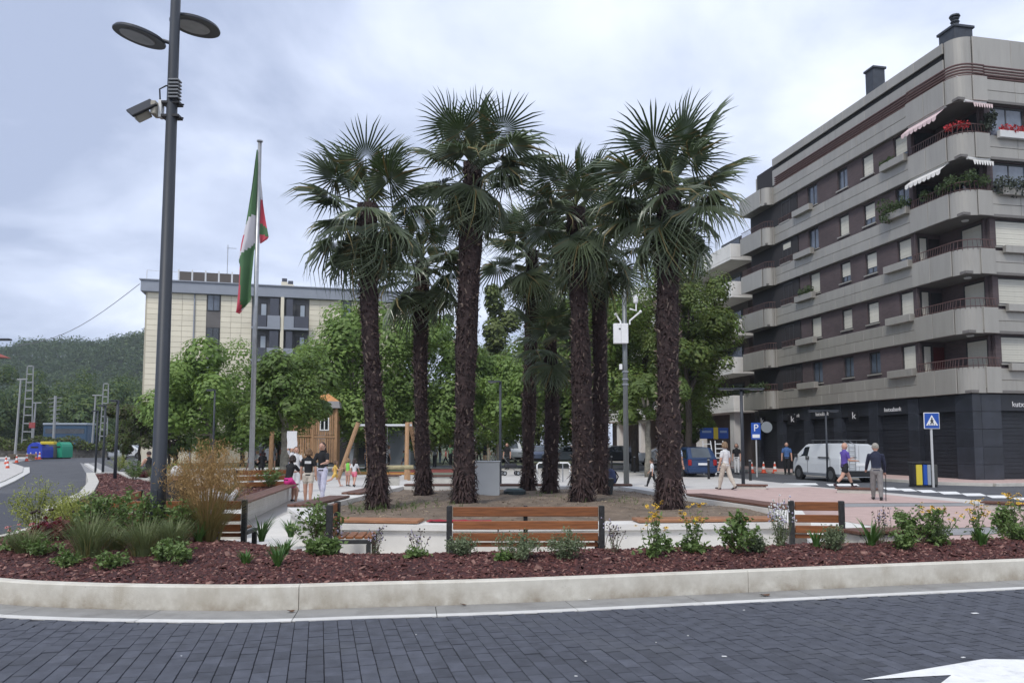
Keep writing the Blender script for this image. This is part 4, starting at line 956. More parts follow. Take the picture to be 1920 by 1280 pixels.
# left shrubs and small trees by the parked cars
for lab, px, Y, a, b, w, lv in (('small brown tinged tree just left of the big lamp post', 262, 47, 742, 848, 80, [LBROWN, LDARK]), ('small dark tree above the parked cars on the left', 232, 55, 748, 850, 60, [LDARK, LBROWN]), ('small dark tree peeping out right of the big lamp post', 318, 50, 748, 845, 62, [LDARK])):
    tree('small_tree', lab, **tr_at(px, Y, a, b, w), nleaf=3600, lsize=.2, leaves=lv, bark=BARKD, nblob=20, trunk_r=.1, rmin=.14, rmax=.32, limbs=7, group='small trees by the parked cars')
# hedge-covered stone wall on the far left
stw = thing('stone_wall', 'low stone wall overgrown with ivy behind the recycling containers', 'wall')
w0, w1 = gnd(-40, 857.5), gnd(262, 857); L = (w1-w0).length; stw.location = w0; stw.rotation_euler = (0, 0, math.atan2(w1.y-w0.y, w1.x-w0.x))
MB().box((-20, 0, -.1), (L+6, .6, 1.3)).build('wall', mat('rubble_stone', (.16,.15,.135), .9, .5, 2.5, .5, 9), stw)
pts = np.c_[rng.uniform(-18, L+5, 9000), rng.normal(.0, .5, 9000), rng.uniform(.9, 2.7, 9000)]; pts[:, 2] = .9+(pts[:, 2]-.9)*(.75+.35*np.sin(pts[:, 0]*1.1)*np.sin(pts[:, 0]*.37)); put('ivy', leaf_mesh('ivy', pts, .3, [LDARK, LBROWN, LDARK2], seed=5), stw)['kind'] = 'stuff'
# trees beyond the wall
bk = 0
for px, Y, a, b, w in ((22,125,700,842,110),(100,130,712,842,120),(170,120,735,845,110),(225,128,720,842,110),(60,150,690,842,120),(140,160,688,842,120),(215,165,695,840,110)):
    bk += 1
    lab = ('leafy tree rising behind the stone wall at the left picture edge','broad tree behind the blue container and lattice mast','tree behind the wall left of the small lamp row','tree behind the wall beside the cream house','taller tree behind the left lattice mast','taller tree between the two lattice masts','taller tree left of the cream house wall')[bk-1]
    tree('wall_tree', lab, **tr_at(px, Y, a, b, w), nleaf=2600, lsize=.62, leaves=[LFAR, LDARK], bark=BARKD, nblob=16, limbs=0, group='trees beyond the stone wall')
# hills
HILL = mat('hill_ground', (.035,.055,.025), .95, .3, .02)
def hillh(x, y):
    def bump(cx, cy, sx, sy, h): return h*np.exp(-((x-cx)/sx)**2-((y-cy)/sy)**2)
    return bump(-235, 470, 70, 90, 47)+bump(-300, 470, 40, 90, 34)+bump(-150, 450, 70, 90, 47)+bump(-185, 250, 50, 50, 14)+bump(-110, 260, 40, 60, 6)
hx, hy = np.meshgrid(np.linspace(-480, 40, 70), np.linspace(175, 620, 60)); hz = hillh(hx, hy)*(1+.08*np.sin(hx*.05)*np.cos(hy*.04))-1.0
hv = np.c_[hx.ravel(), hy.ravel(), hz.ravel()]; hf = [(j*70+i, j*70+i+1, (j+1)*70+i+1, (j+1)*70+i) for j in range(59) for i in range(69)]
hb = MB(); hb.add(hv.tolist(), hf); o = hb.build('hill', HILL, smooth=True); o['kind'] = 'structure'
fp_ = []
while len(fp_) < 2800:
    x, y = random.uniform(-340, -70), random.uniform(178, 480)
    if not (-60 < 960+F*x/y < 300): continue
    h = float(hillh(x, y))
    if h < 1.2: continue
    clear = math.exp(-((x+150-(y-330)*.35)/8)**2) if y > 300 else 0
    if random.random() < clear*.85: continue
    fp_.append((x, y, h))
r = np.random.default_rng(9); FC = [[], [], []]
for (x, y, h) in fp_:
    s = random.uniform(1.8, 5.2)*(1.0 if y > 300 else .8); n = 50; d = r.normal(0, 1, (n, 3)); d /= np.linalg.norm(d, axis=1)[:, None]; d[:, 2] = np.abs(d[:, 2])*random.uniform(.9, 1.7)-.15
    k = 2 if (math.sin(x*.04+y*.021)+random.gauss(0, .55)) > .75 else (0 if random.random() < .5 else 1)
    FC[k].append(np.array([x, y, h+s*.45])+d*s*r.uniform(.7, 1.1, n)[:, None])
for k, (nm, m) in enumerate((('dark_forest', LFAR), ('mid_forest', leafmat('far_leaves_mid', (.055,.10,.028), (.10,.155,.045), (.05,.08,.02), .06)), ('light_forest', leafmat('far_leaves_light', (.10,.15,.04), (.15,.205,.06), (.06,.09,.02), .06)))):
    put(nm, leaf_mesh(nm, np.vstack(FC[k]), 1.5, m, seed=3+k, lobed=False))['kind'] = 'stuff'
# ---------------------------------------------------------------- PALMS
PLEAF = mat('palm_leaf', (.082,.115,.062), .32, col2=(.175,.21,.125), vscale=2, spec=.6, transl=((.07,.12,.03), .22), objrand=.25)
PDRY = mat('palm_leaf_dry', (.23,.19,.085), .6, .3, 3, transl=((.2,.16,.06), .2))
PSTEM = mat('palm_stalk', (.11,.13,.05), .5, .2, 4)
PTRUNK = mat('palm_trunk', (.038,.025,.024), .95, .5, 9, .9, 24)
PFIB = mat('palm_fibre', (.048,.030,.028), .95, .5, 14, objrand=.1)
PSTUB = mat('palm_stub', (.24,.185,.15), .9, .6, 9)
def frond_mesh(seed, droop=.35, R_=.74, pet=.62, spread=150):
    r = random.Random(seed); b = MB(); k = 7
    pp = [Vector((pet*i/k, 0, -.10*(i/k)**2)) for i in range(k+1)]
    b.tube(pp, [.016-.006*i/k for i in range(k+1)], 4, 1, caps=False)
    hub = pp[-1]; n = 34
    for i in range(n):
        a = R(-spread+2*spread*(i+.5)/n); da = R(spread/n); rr = R_*(1-.18*(abs(a)/R(spread))**2)*r.uniform(.92, 1.06)
        fold = .035; tw = r.gauss(0, .05); dr = droop*r.uniform(.6, 1.5)
        def pt(rad, ang, dz=0):
            q = rad/R_; z = -.08*q-dr*max(0, q-.42)**1.7 + .06*math.cos(ang)*q
            rad2 = rad*(1-.12*max(0, q-.5)*dr*2)
            return hub+Vector((rad2*math.cos(ang), rad2*math.sin(ang), z+dz))
        w = da*.92; half = .31*rr; rr *= (1 if r.random() > .08 else .7)
        c0 = pt(.03, a); l1 = pt(half, a-w, -fold*.5); m1 = pt(half, a, fold*.5); r1 = pt(half, a+w, -fold*.5)
        l2 = pt(.72*rr, a-w*.30+tw*.5, -fold*.3); m2 = pt(.72*rr, a+tw*.5, fold*.2); r2 = pt(.72*rr, a+w*.30+tw*.5, -fold*.3); tip = pt(rr, a+tw)
        b.add([c0, l1, m1, r1, l2, m2, r2, tip], [(0,1,2),(0,2,3),(1,4,5,2),(2,5,6,3),(4,7,5),(5,7,6)], 2 if r.random() < .05 else 0)
    return b.mesh('frond', [PLEAF, PSTEM, PDRY])
FR = [frond_mesh(1, .35, pet=.68), frond_mesh(2, .7, pet=.7), frond_mesh(3, 1.0, spread=135), frond_mesh(4, 1.4, spread=115), frond_mesh(5, .6, .74, .6)]
FRD = FR[3].copy(); FRD.name = 'dead_frond'; FRD.materials.clear()
for _ in range(3): FRD.materials.append(PDRY)
def soil_at(x, y): return .39
def palm(label, bpx, bY, tpx, ttop, r0, scale, n=40, seed=0, bpy_=None, crown_up=0.25, skirt=True, ztop=None):
    rd = random.Random(seed); x0 = xat(bpx, bY, .4); zt = zat(ttop, bY) if ztop is None else ztop; x1 = xat(tpx, bY, zt)
    o = thing('palm_tree', label, 'palm tree', (x0, bY, .36), 0, 'palms in the raised bed')
    H = zt-.36; dx = x1-x0; k = 22; t = MB(); pts = []
    for i in range(k+1):
        f = i/k; pts.append(Vector((dx*f+.03*math.sin(f*5+seed), .03*math.cos(f*4+seed), H*f-.08*(i == 0))))
    rad = [r0*((1.28-.28*min(1, f/.05)) if f < .05 else 1.0-.05*f+.07*math.sin(f*7+seed)+.05*math.sin(f*19+2*seed))*rd.uniform(.93, 1.07) for f in [i/k for i in range(k+1)]]
    t.tube(pts, rad, 12); to = t.build('trunk', PTRUNK, o, smooth=True)
    # fibre tufts and cut leaf bases round the trunk
    fb = MB(); sb = MB()
    nf = int(H*330)
    for i in range(nf):
        f = rd.random(); a = rd.random()*2*PI; j = min(k-1, int(f*k)); p = pts[j].lerp(pts[j+1], f*k-j); rr = rad[j]*.97; d = Vector((math.cos(a), math.sin(a), 0)); s = Vector((-d.y, d.x, 0))
        L = rd.uniform(.06, .17); up = rd.uniform(-.9, .5); wv = rd.uniform(.012, .035)
        q = p+d*rr; e = q+d*rd.uniform(.02, .085)+Vector((0, 0, up*L))+s*rd.gauss(0, .03)
        fb.add([q-s*wv, q+s*wv, q+s*wv*.4+(e-q)*.6+Vector((0,0,.01)), e], [(0,1,2),(0,2,3)])
    ns = int(H*46)
    for i in range(ns):
        if rd.random() < .4: continue
        f = (i+.5)/ns; a = i*2.39996+rd.gauss(0, .5); j = min(k-1, int(f*k)); p = pts[j].lerp(pts[j+1], f*k-j); rr = rad[j]*.98; d = Vector((math.cos(a), math.sin(a), 0)); s = Vector((-d.y, d.x, 0))
        q = p+d*rr; wv = rd.uniform(.008, .026); e = q+d*rd.uniform(.03, .08)+Vector((0, 0, rd.uniform(.03, .11)))+s*rd.gauss(0, .02)
        sb.add([q-s*wv, q+s*wv, e+s*wv*.7, e-s*wv*.7, q+d*.0+Vector((0,0,.05))], [(0,1,2,3),(2,1,4),(0,3,4),(3,2,4)])
    if H > 1.5: # skirt of loose fibre at the foot
        for i in range(160):
            a = rd.random()*2*PI; d = Vector((math.cos(a), math.sin(a), 0)); s = Vector((-d.y, d.x, 0)); z = rd.uniform(.05, .7); q = pts[0]+d*r0*1.05+Vector((dx*z/H, 0, z+.05)); e = q+d*rd.uniform(.05, .16)+Vector((0, 0, -rd.uniform(.05, .3)))
            fb.add([q-s*.03, q+s*.03, e], [(0,1,2)])
    fb.build('fibre', PFIB, to)['kind'] = 'stuff'; sb.build('leaf_bases', PSTUB, to)['kind'] = 'stuff'
    top = pts[-1]
    for i in range(n):
        f = i/(n-1); el = R(80-150*f**.9+rd.gauss(0, 7)); az = i*2.39996+rd.gauss(0, .25)
        vi = 0 if f < .25 else (rd.choice((1, 4, 0)) if f < .5 else (rd.choice((1, 2)) if f < .75 else rd.choice((2, 3))))
        me = FR[vi]; sc = scale*rd.uniform(.85, 1.22)*(1 if f > .08 else .85)
        M = Matrix.Rotation(az, 3, 'Z') @ Matrix.Rotation(-el, 3, 'Y') @ Matrix.Rotation(rd.gauss(0, .25), 3, 'X')
        put('frond', me, o, top+Vector((0, 0, .12-.38*f)), M.to_euler(), sc)
    for i in range(3):   # dead fronds hanging under the crown
        M = Matrix.Rotation(rd.random()*6.3, 3, 'Z') @ Matrix.Rotation(R(72+rd.gauss(0, 6)), 3, 'Y'); put('dead_frond', FRD, o, top+Vector((0, 0, -.3)), M.to_euler(), scale*rd.uniform(.7, .9))
    return o
palm('palm with dark slender trunk at the front left, crown leaning out left', 706, 14.7, 690, 384, .182, 1.12, 30, 1)
palm('shorter palm standing behind the front left one, drooping crown', 792, 18.6, 790, 488, .175, 1.18, 28, 2)
palm('tallest middle palm with a high separate crown above bushy foot', 870, 15.3, 884, 305, .215, 1.18, 30, 3)
palm('thin palm behind, between the white block and the smallest palm', 992, 19.9, 996, 470, .17, 1.12, 30, 4)
palm('smallest palm with a low crown half way up the others', 1033, 18.9, 1033, 640, .17, .85, 24, 5)
palm('palm with thick trunk right of the bench centre', 1092, 15.9, 1082, 392, .205, 1.04, 28, 6)
palm('palm standing close behind the thick trunked one, dark crown', 1122, 18.2, 1128, 455, .19, 1.14, 28, 7)
palm('stoutest palm at the front right with the widest crown', 1252, 14.4, 1256, 352, .225, 1.24, 36, 8)
# ================================================================ STREET FURNITURE
# ---- benches
def bench(name, label, c, rz, L, group='wooden benches', posts=(-.5, .5), mid=True, z0=0.0, hz=1.0):
    o = thing(name, label, 'bench', (c[0], c[1], z0), rz, group)
    # local: back faces -y (towards the viewer), seat towards +y
    for z, h in ((.325, .105), (.475, .11), (.645, .125)):
        MB().bev((-L/2+.05, -.02, z*hz), (L/2-.05, .018, (z+h)*hz), .006).build('back_slat', WOOD, o)
    for y in (.09, .215, .34, .465): MB().bev((-L/2+.05, y, .325), (L/2-.05, y+.105, .36), .006).build('seat_slat', WOOD, o)
    MB().bev((-L/2+.05, .03, .245), (L/2-.05, .065, .30), .006).build('rear_rail', WOOD, o)
    ps = [-L/2+.0, L/2-.0]+([0] if mid else [])
    for x in ps:
        w = .035 if x else .028
        p = MB(); p.bev((x-w, -.036 if x else .02, -.02), (x+w, .05, .785*hz), .008)
        if x: p.bev((x-w, .051, .27), (x+w, .58, .322), .008); p.bev((x-w, .50, -.02), (x+w, .56, .268), .008)
        else: p.bev((x-w, .051, .27), (x+w, .56, .322), .008)
        p.build('frame' if x else 'middle_frame', IRON, o)
    return o
bench('park_bench', 'long wooden bench in the front centre, seen from behind with three brown slats', (xat(985.5, 10.3, .6), 10.3), R(.6), 2.02)
bench('park_bench', 'wooden bench behind the tan grass and the big lamp post, two people on it', (-4.92, 11.35), R(2), 2.0)
bench('park_bench', 'reddish brown bench at the left end turned towards the road', (-6.32, 12.6), R(104), 2.6)
bench('bench_seat', 'single wooden chair-width bench seat on the right, back towards us', (xat(1531, 11.2, .6), 11.2), R(-6), .70, mid=False)
bench('bench_seat', 'single wooden bench seat seen from its end beside the leafy shrub', (xat(645, 10.9, .6)-.12, 10.75), R(-86), .66, mid=False)
def plain_plank(label, a, b, za, m=WOODD, w=.42): return plank_seat('plank_seat', label, a, b, w, za, m)
def low_wall_seat(label, a, b, z, w=.46):
    a, b = Vector(a), Vector(b); o = plank_seat('low_bench', label, a, b, w, z, WOODD, 3, 'low plank benches on concrete plinths', 'low bench')
    L = (b-a).length; MB().bev((-L/2+.06, -w/2+.05, -z-.02), (L/2-.06, w/2-.05, -.002), .01).build('plinth', CONC, o); return o
low_wall_seat('low dark plank bench just behind the single seat on the right', (4.72,10.95), (6.05,11.25), .34)
low_wall_seat('low olive plank bench on the pink paving near the walking men', g2(1566,916,.12), g2(1652,918,.12), .12)
low_wall_seat('low dark plank bench at the right picture edge on the pink paving', g2(1842,943,.14), g2(1990,950,.14), .14)
low_wall_seat('low dark plank bench near the lamp with two arms', g2(1378,910,.1), g2(1440,911,.1), .1)
low_wall_seat('low dark bench in front of the playground, right of the running children', g2(690,893,.38), g2(750,892,.38), .38)
low_wall_seat('low dark bench in front of the playground behind the first two palms', g2(780,894,.38), g2(850,893,.38), .38)
def back_bench(label, a, b, zt):
    a, b = Vector(a), Vector(b); L = (b-a).length; c = (a+b)/2
    o = thing('park_bench', label, 'bench', (c.x, c.y, 0), math.atan2(b.y-a.y, b.x-a.x), 'wooden benches')
    for z in (zt-.46, zt-.29, zt-.13): MB().bev((-L/2+.04, -.02, z), (L/2-.04, .02, z+.13), .006).build('back_slat', WOOD, o)
    for x in (-L/2, L/2): MB().bev((x-.035, -.03, -.02), (x+.035, .06, zt+.02), .008).build('frame', IRON, o)
    for y in (.1, .24, .38): MB().bev((-L/2+.04, y, .42), (L/2-.04, y+.12, .46), .006).build('seat_slat', WOOD, o)
    return o
back_bench('brown bench back beyond the left planter behind the seated girl in pink', g2(442,882,.86), g2(543,880,.86), .86)
# ---- big lamp post
LY = 10.85; LX = -(960-296)/F*10.75
lp_ = thing('lamp_post', 'tall dark grey lamp post in the mulch bed with two disc lamps and a camera', 'lamp post', (LX, LY, .22))
po = MB(); po.tube([(0,0,0),(0,0,.95),(0,0,.96),(0,0,8.6)], [.105,.104,.098,.066], 20); pob = po.build('pole', POLE, lp_, smooth=True)
MB().lathe([(.17,-.02),(.17,.02),(.12,.03),(.115,.07)], (0,0,.05), 18).build('base_collar', POLE, lp_)
db = MB(); db.bev((-.035,-.108,.45), (.035,-.09,.75), .004); db.build('access_door', POLE, lp_)
LGLASS = mat('lamp_lens', (.30,.31,.32), .3, .15, 8)
def disc(name, c, r, tilt, rzv, arm):
    M = Matrix.Translation(c) @ Euler((tilt[0], tilt[1], rzv)).to_matrix().to_4x4()
    d = MB(); d.lathe([(r*.66,-.02),(r*.99,-.028),(r,-.01),(r*.93,.03),(r*.55,.06),(.02,.07)], n=36, M=M); q = d.build('lamp_head', mat('lamp_black', (.030,.032,.036), .4), lp_, smooth=False)
    g = MB(); g.lathe([(.01,-.031),(r*.64,-.031),(r*.66,-.021),(.01,-.018)], n=36, M=M @ Matrix.Translation((-r*.08,0,0))); g.build('lens', LGLASS, q)
    a = MB(); a.tube(arm, .028, 8); a.build('arm', POLE, lp_)
zz = zat(69, LY)-.22; disc('lamp', Vector((-.50,-.02,zz)), .365, (R(4), R(13)), 0, [(-.17,0,zz-.06),(-.02,0,zz-.11)])
zz2 = zat(47, LY+.4)-.22; disc('lamp', Vector((.12,.42,zz2)), .365, (R(4), R(7)), 0, [(.02,.1,zz2+.0),(0,0,zz2-.04)])
zc = zat(207, LY)-.22
cm = MB(); Mc = Matrix.Translation((-.40,-.08,zc)) @ Euler((R(40), R(-35), R(20))).to_matrix().to_4x4()
cm.bev((-.19,-.15,-.02),(.19,.15,.02), .008, 0, Mc); cmo = cm.build('camera_hood', BLACK, lp_)
cb_ = MB(); cb_.bev((-.15,-.11,-.14),(.06,.09,-.024), .01, 0, Mc); cb_.build('camera_body', mat('beige_plastic', (.36,.33,.27), .6), cmo)
br = MB(); br.bev((-.18,-.05,zc-.12),(-.13,.05,zc+.14), .006); br.build('bracket_plate', WHITE, lp_)
for z in (zc+.10, zc-.10): MB().bev((-.13,-.07,z-.02),(.13,.09,z+.02), .004).build('clamp', BLACK, lp_); 
for z in (zc+.08, zc-.12): MB().tube([(.10,-.03,z),(.22,-.12,z-.05)], .012, 5).build('clamp_bolt', BLACK, lp_)
hs = MB().bev((-.26,-.12,zc-.10),(-.185,.06,zc+.10), .01).build('junction_box', mat('beige_plastic', (.36,.33,.27), .6), lp_)
MB().tube([(-.16,-.03,zc+.12),(-.15,-.08,zc+.28),(-.06,-.08,zc+.33),(-.03,-.05,zc+.34)], .012, 6).build('cable', BLACK, lp_)
zr = zat(170, LY)-.22
for i in range(6): MB().bev((-.02,-.11,zr-.15+i*.052),(.13,.02,zr-.125+i*.052), .006).build('shield_plate', mat('grey_plastic', (.22,.23,.24), .5), lp_)
MB().bev((.02,-.07,zr-.19),(.10,-.01,zr+.16), .004).build('shield_core', BLACK, lp_)
# ---- flagpole and flag
FX = (474-960)/F*30; FY = 30.0
fp = thing('flagpole', 'tall steel flagpole rising behind the tan grass', 'flagpole', (FX, FY, 0))
MB().tube([(0,0,-.05),(0,0,zat(266, FY))], [.105,.075], 14).build('pole', STEEL, fp, smooth=True)
MB().lathe([(.12,0),(.12,.05),(.03,.08)], (0,0,zat(266, FY)), 12).build('finial', STEEL, fp)
MB().lathe([(.25,-.04),(.25,.02),(.15,.05)], (0,0,.03), 14).build('base_plate', STEEL, fp)
FR_, FG_, FW_ = mat('flag_red', (.50,.07,.10), .8), mat('flag_green', (.075,.16,.07), .8), mat('flag_white', (.58,.56,.58), .85)
def fpx(px, py): 
    p = pix(px, py, FY); return (p.x-FX, p.z)
fg = MB(); rows = 60; cols = 16
lft = [(283,484),(330,477),(380,468),(420,461),(455,453),(490,448.5),(495,451),(540,450),(588,447)]; rgt = [(283,486),(330,486),(420,486),(455,485),(470,479),(540,475),(565,476),(575,466),(588,452)]
li = lambda T, y: np.interp(y, [q[0] for q in T], [q[1] for q in T])
gv = []
for j in range(rows+1):
    y = 283+(588-283)*j/rows; a, b = li(lft, y), li(rgt, y)
    for i in range(cols+1):
        u = i/cols; x, z = fpx(a+(b-a)*u, y); gv.append((x-.02, -.12+.16*math.sin(u*7+j*.06)*min(1, j/14), z))
ff = []; fm = []
for j in range(rows):
    for i in range(cols):
        ff.append((j*(cols+1)+i, j*(cols+1)+i+1, (j+1)*(cols+1)+i+1, (j+1)*(cols+1)+i)); y = 283+(588-283)*(j+.5)/rows; a, b = li(lft, y), li(rgt, y); x = a+(b-a)*(i+.5)/cols
        t1 = 417-(x-464)*.75; t2 = 455+(480-x)*1.05; c = 1
        if y > t1 and y < t2: c = 2
        if x < a+6 and 440 < y < 472: c = 0
        if y > 500 and x < 455.5: c = 0
        if y > 555 and x > 463+ (590-y)*.2 and (x-463) > (y-600)*-.35: c = 2
        if y > 580: c = 0 if x < 455 else 2
        fm.append(c)
fg.v = gv; fg.f = ff; fg.m = fm
fo = fg.build('flag', [FR_, FG_, FW_], None, (FX, FY, 0), smooth=True); fo['label'] = 'limp red, green and white flag hanging down the steel flagpole'; fo['category'] = 'flag'
fg = MB(); l2 = [(330,487),(455,487)]; r2 = [(330,487.5),(380,493),(445,503.5),(455,488)]
gv = []; ff = []; fm = []
for j in range(31):
    y = 332+(455-332)*j/30; a, b = li(l2, y), li(r2, y)
    for i in range(6): x, z = fpx(a+(b-a)*i/5, y); gv.append((x-.02, .10+.05*math.sin(i*1.5+j*.2), z))
for j in range(30):
    for i in range(5):
        y = 332+(455-332)*(j+.5)/30; ff.append((j*6+i, j*6+i+1, (j+1)*6+i+1, (j+1)*6+i)); fm.append(2 if y < 375 else 0 if y < 418+i*2 else 1 if y < 438+i else 0)
fg.v = gv; fg.f = ff; fg.m = fm; fg.build('flag_fold', [FR_, FG_, FW_], fo, smooth=True)
# ---- sensor pole
SX = xat(1173, 30, 3); sp_ = thing('sensor_pole', 'slim grey pole carrying a white box and white sensor arms', 'pole', (SX, 30, 0))
MB().tube([(0,0,-.05),(0,0,zat(488,30))], [.11,.085], 14).build('pole', mat('pole_grey', (.16,.17,.17), .45, metal=.4), sp_, smooth=True)
za, zb_ = zat(645,30), zat(609,30); MB().bev((-.47,-.28,za),(.10,-.10,zb_+.02), .015).build('cabinet', WHITE, sp_); MB().bev((-.185,-.285,za+.04),(-.18,-.281,zb_-.02), .001).build('door_gap', BLACK, sp_)
MB().bev((-.27,-.30,zb_-.22),(-.20,-.281,zb_-.17), .004).build('lock', BLACK, sp_)
for (a, b, c, d) in ((1163,604,1154,590),(1180,602,1200,585)):
    p, q = pix(a,b,30), pix(c,d,30); m_ = MB(); m_.tube([(p.x-SX,-.1,p.z-.15),(p.x-SX,-.1,p.z),(q.x-SX,-.1,q.z)], .035, 7); m_.sphere((q.x-SX,-.1,q.z), .06); m_.build('antenna_arm', WHITE, sp_)
p, q, r_ = pix(1180,580,30), pix(1192,583,30), pix(1191,569,30); m_ = MB(); m_.tube([(p.x-SX,-.1,p.z),(q.x-SX,-.1,q.z),(q.x-SX,-.1,r_.z)], .035, 7); m_.build('sensor_arm', WHITE, sp_)
m_ = MB(); m_.lathe([(.08,0),(.10,.05),(.10,.22),(.06,.26),(.06,.32)], (r_.x-SX,-.1,r_.z), 12); m_.build('sensor', WHITE, sp_)
for y in (698, 722, 712): MB().lathe([(.13,0),(.13,.06)], (0,0,zat(y,30)), 12).build('band', STEEL, sp_)
MB().bev((-.24,-.16,zat(693,30)),(-.13,-.02,zat(683,30)), .01).build('small_camera', WHITE, sp_)
# ---- small lamps
def small_lamp(label, px, Y, ptop, arms, r=.055, group='slim street lamps'):
    x = xat(px, Y); zt = zat(ptop, Y); o = thing('street_lamp', label, 'street lamp', (x, Y, 0), 0, group)
    MB().tube([(0,0,-.05),(0,0,zt)], [r,r*.8], 10).build('pole', POLE, o, smooth=True)
    for (d, w) in arms:
        h = MB(); h.bev((min(0,d), -.12, zt-.03), (max(0,d), .12, zt+.03), .015); h.build('lamp_head', POLE, o); MB().bev((min(d*.35,d*.95), -.09, zt-.045), (max(d*.35,d*.95), .09, zt-.031), .004).build('lens', LGLASS, o)
    return o
small_lamp('slim street lamp nearest the big post in the row along the road', 218, 27.5, 751, [(-.22,0)], .06)
small_lamp('middle slim lamp post of the row along the road', 195, 36, 760, [(-.3,0)], .06)
small_lamp('farthest slim lamp post of the row along the road', 181, 43, 770, [(-.3,0)], .06)
small_lamp('slim street lamp in front of the round plane tree', 400, 34, 731, [(-.35,0)], .05)
small_lamp('slim street lamp with a single arm above the white block', 938, 31.5, 715, [(-.5,0)], .06)
small_lamp('street lamp with two arms standing left of the bank corner', 1392, 29.2, 729, [(-.85,0),(.85,0)], .07)
small_lamp('street lamp with two arms in front of the bank shutters', 1550, 33.5, 770, [(-.75,0),(.55,0)], .05)
# ---- signs
def sign_post(x, y, zt, r=.035, label='', name='road_sign', cat='road sign'):
    o = thing(name, label, cat, (x, y, 0)); MB().tube([(0,0,-.05),(0,0,zt)], r, 8).build('post', mat('post_white', (.55,.55,.54), .4, metal=.3), o); return o
SB = mat('sign_blue', (.015,.075,.36), .45)
sy = 29.4; sx = xat(1747, sy); zt = zat(775, sy); o = sign_post(sx, sy, zt-.02, .045, 'blue square pedestrian crossing sign on a white post')
zc = zat(788.5, sy); b = MB(); b.bev((-.30,-.07,zc-.31),(.30,-.046,zc+.31), .01); pl = b.build('sign_plate', WHITE, o); MB().box((-.275,-.075,zc-.285),(.275,-.071,zc+.285)).build('blue_field', SB, pl)
t_ = MB(); t_.add([(-.23,-.079,zc-.18),(.23,-.079,zc-.18),(0,-.079,zc+.22)], [(0,1,2)]); t_.build('white_triangle', WHITE, pl)
w_ = MB()
for c, s in (((0,.085), .032),): 
    k = 10; w_.add([(c[0]+s*math.cos(2*PI*j/k), -.083, zc+c[1]+s*math.sin(2*PI*j/k)) for j in range(k)], [tuple(range(k))])
for (a, b_) in (((0,.05),(0,-.03)),((0,-.03),(-.055,-.12)),((0,-.03),(.055,-.11)),((0,.03),(.06,-.01)),((0,.03),(-.06,-.015))):
    a, b_ = Vector((a[0],-.083,zc+a[1])), Vector((b_[0],-.083,zc+b_[1])); d = (b_-a).normalized(); s = Vector((d.z,0,-d.x))*.022; w_.add([a-s,b_-s,b_+s,a+s], [(0,1,2,3)])
for i in range(4): w_.box((-.15+i*.085,-.083,zc-.165),(-.105+i*.085,-.0815,zc-.135))
w_.build('walking_figure', BLACK, pl)['kind'] = 'stuff'
sy = 38.5; sx = xat(1418, sy); zt = zat(795, sy); o = sign_post(sx, sy, zt, .04, 'blue and white parking sign with a round sign beside it by the bank')
zc = zat(808, sy); b = MB(); b.bev((-.26,-.07,zc-.42),(.22,-.046,zc+.42), .01); pl = b.build('sign_plate', SB, o); text('lettering', 'P', .5, WHITE, pl, (-.02,-.074,zc+.15), (PI/2,0,0), .002); MB().box((-.2,-.075,zc-.33),(.16,-.071,zc-.16)).build('white_panel', WHITE, pl)
b = MB(); M = Matrix.Translation((.52,-.05,zc+.2)) @ Euler((PI/2,0,0)).to_matrix().to_4x4(); b.lathe([(.28,-.012),(.28,.012)], n=20, M=M); b.build('round_sign', mat('sign_back_grey', (.25,.27,.27), .5, metal=.4), o)
# shop signs on the pale block
sh = thing('shop_sign', 'blue shop sign board with a yellow panel under the pale block', 'shop sign', tuple(pix(1338, 812, 50))); dx = 50/F
MB().bev((-26*dx,-.1,-10*dx),(-1*dx,0,10*dx), .02).build('sign_panel', SB, sh); MB().bev((8*dx,-.1,-10*dx),(27*dx,0,10*dx), .02).build('sign_panel', SB, sh); MB().bev((-.9*dx,-.12,-11*dx),(7.9*dx,0,11*dx), .02).build('yellow_panel', mat('sign_yellow', (.65,.50,.04), .5), sh)
for a, b in ((-22,-5),(11,24)): MB().box((a*dx,-.106,1*dx),(b*dx,-.101,5*dx)).build('pale_stripe', mat('sign_pale', (.25,.33,.5), .5), sh)
# litter bins
bn = thing('recycling_bin', 'pair of small street bins with yellow and blue fronts beside the crossing sign', 'litter bin', (xat(1726, 29.6), 29.6, 0))
for x0, x1, m in ((-.40,-.30,BLACK),(-.295,-.06,mat('bin_yellow',(.62,.50,.05),.5)),(-.02,.13,SB),(.135,.27,mat('bin_grey',(.3,.33,.36),.5)),(.30,.52,mat('bin_dark',(.06,.06,.055),.5))): MB().bev((x0,-.18,.04),(x1,.2,.82 if m is not BLACK else .86), .02).build('bin_front', m, bn)
MB().bev((-.42,-.2,.84),(-.02,.22,.92), .02).build('lid', BLACK, bn); MB().bev((-.01,-.2,.84),(.28,.22,.94), .02).build('lid', BLACK, bn); MB().bev((-.42,-.16,-.02),(.5,.2,.035), .005).build('base', BLACK, bn)
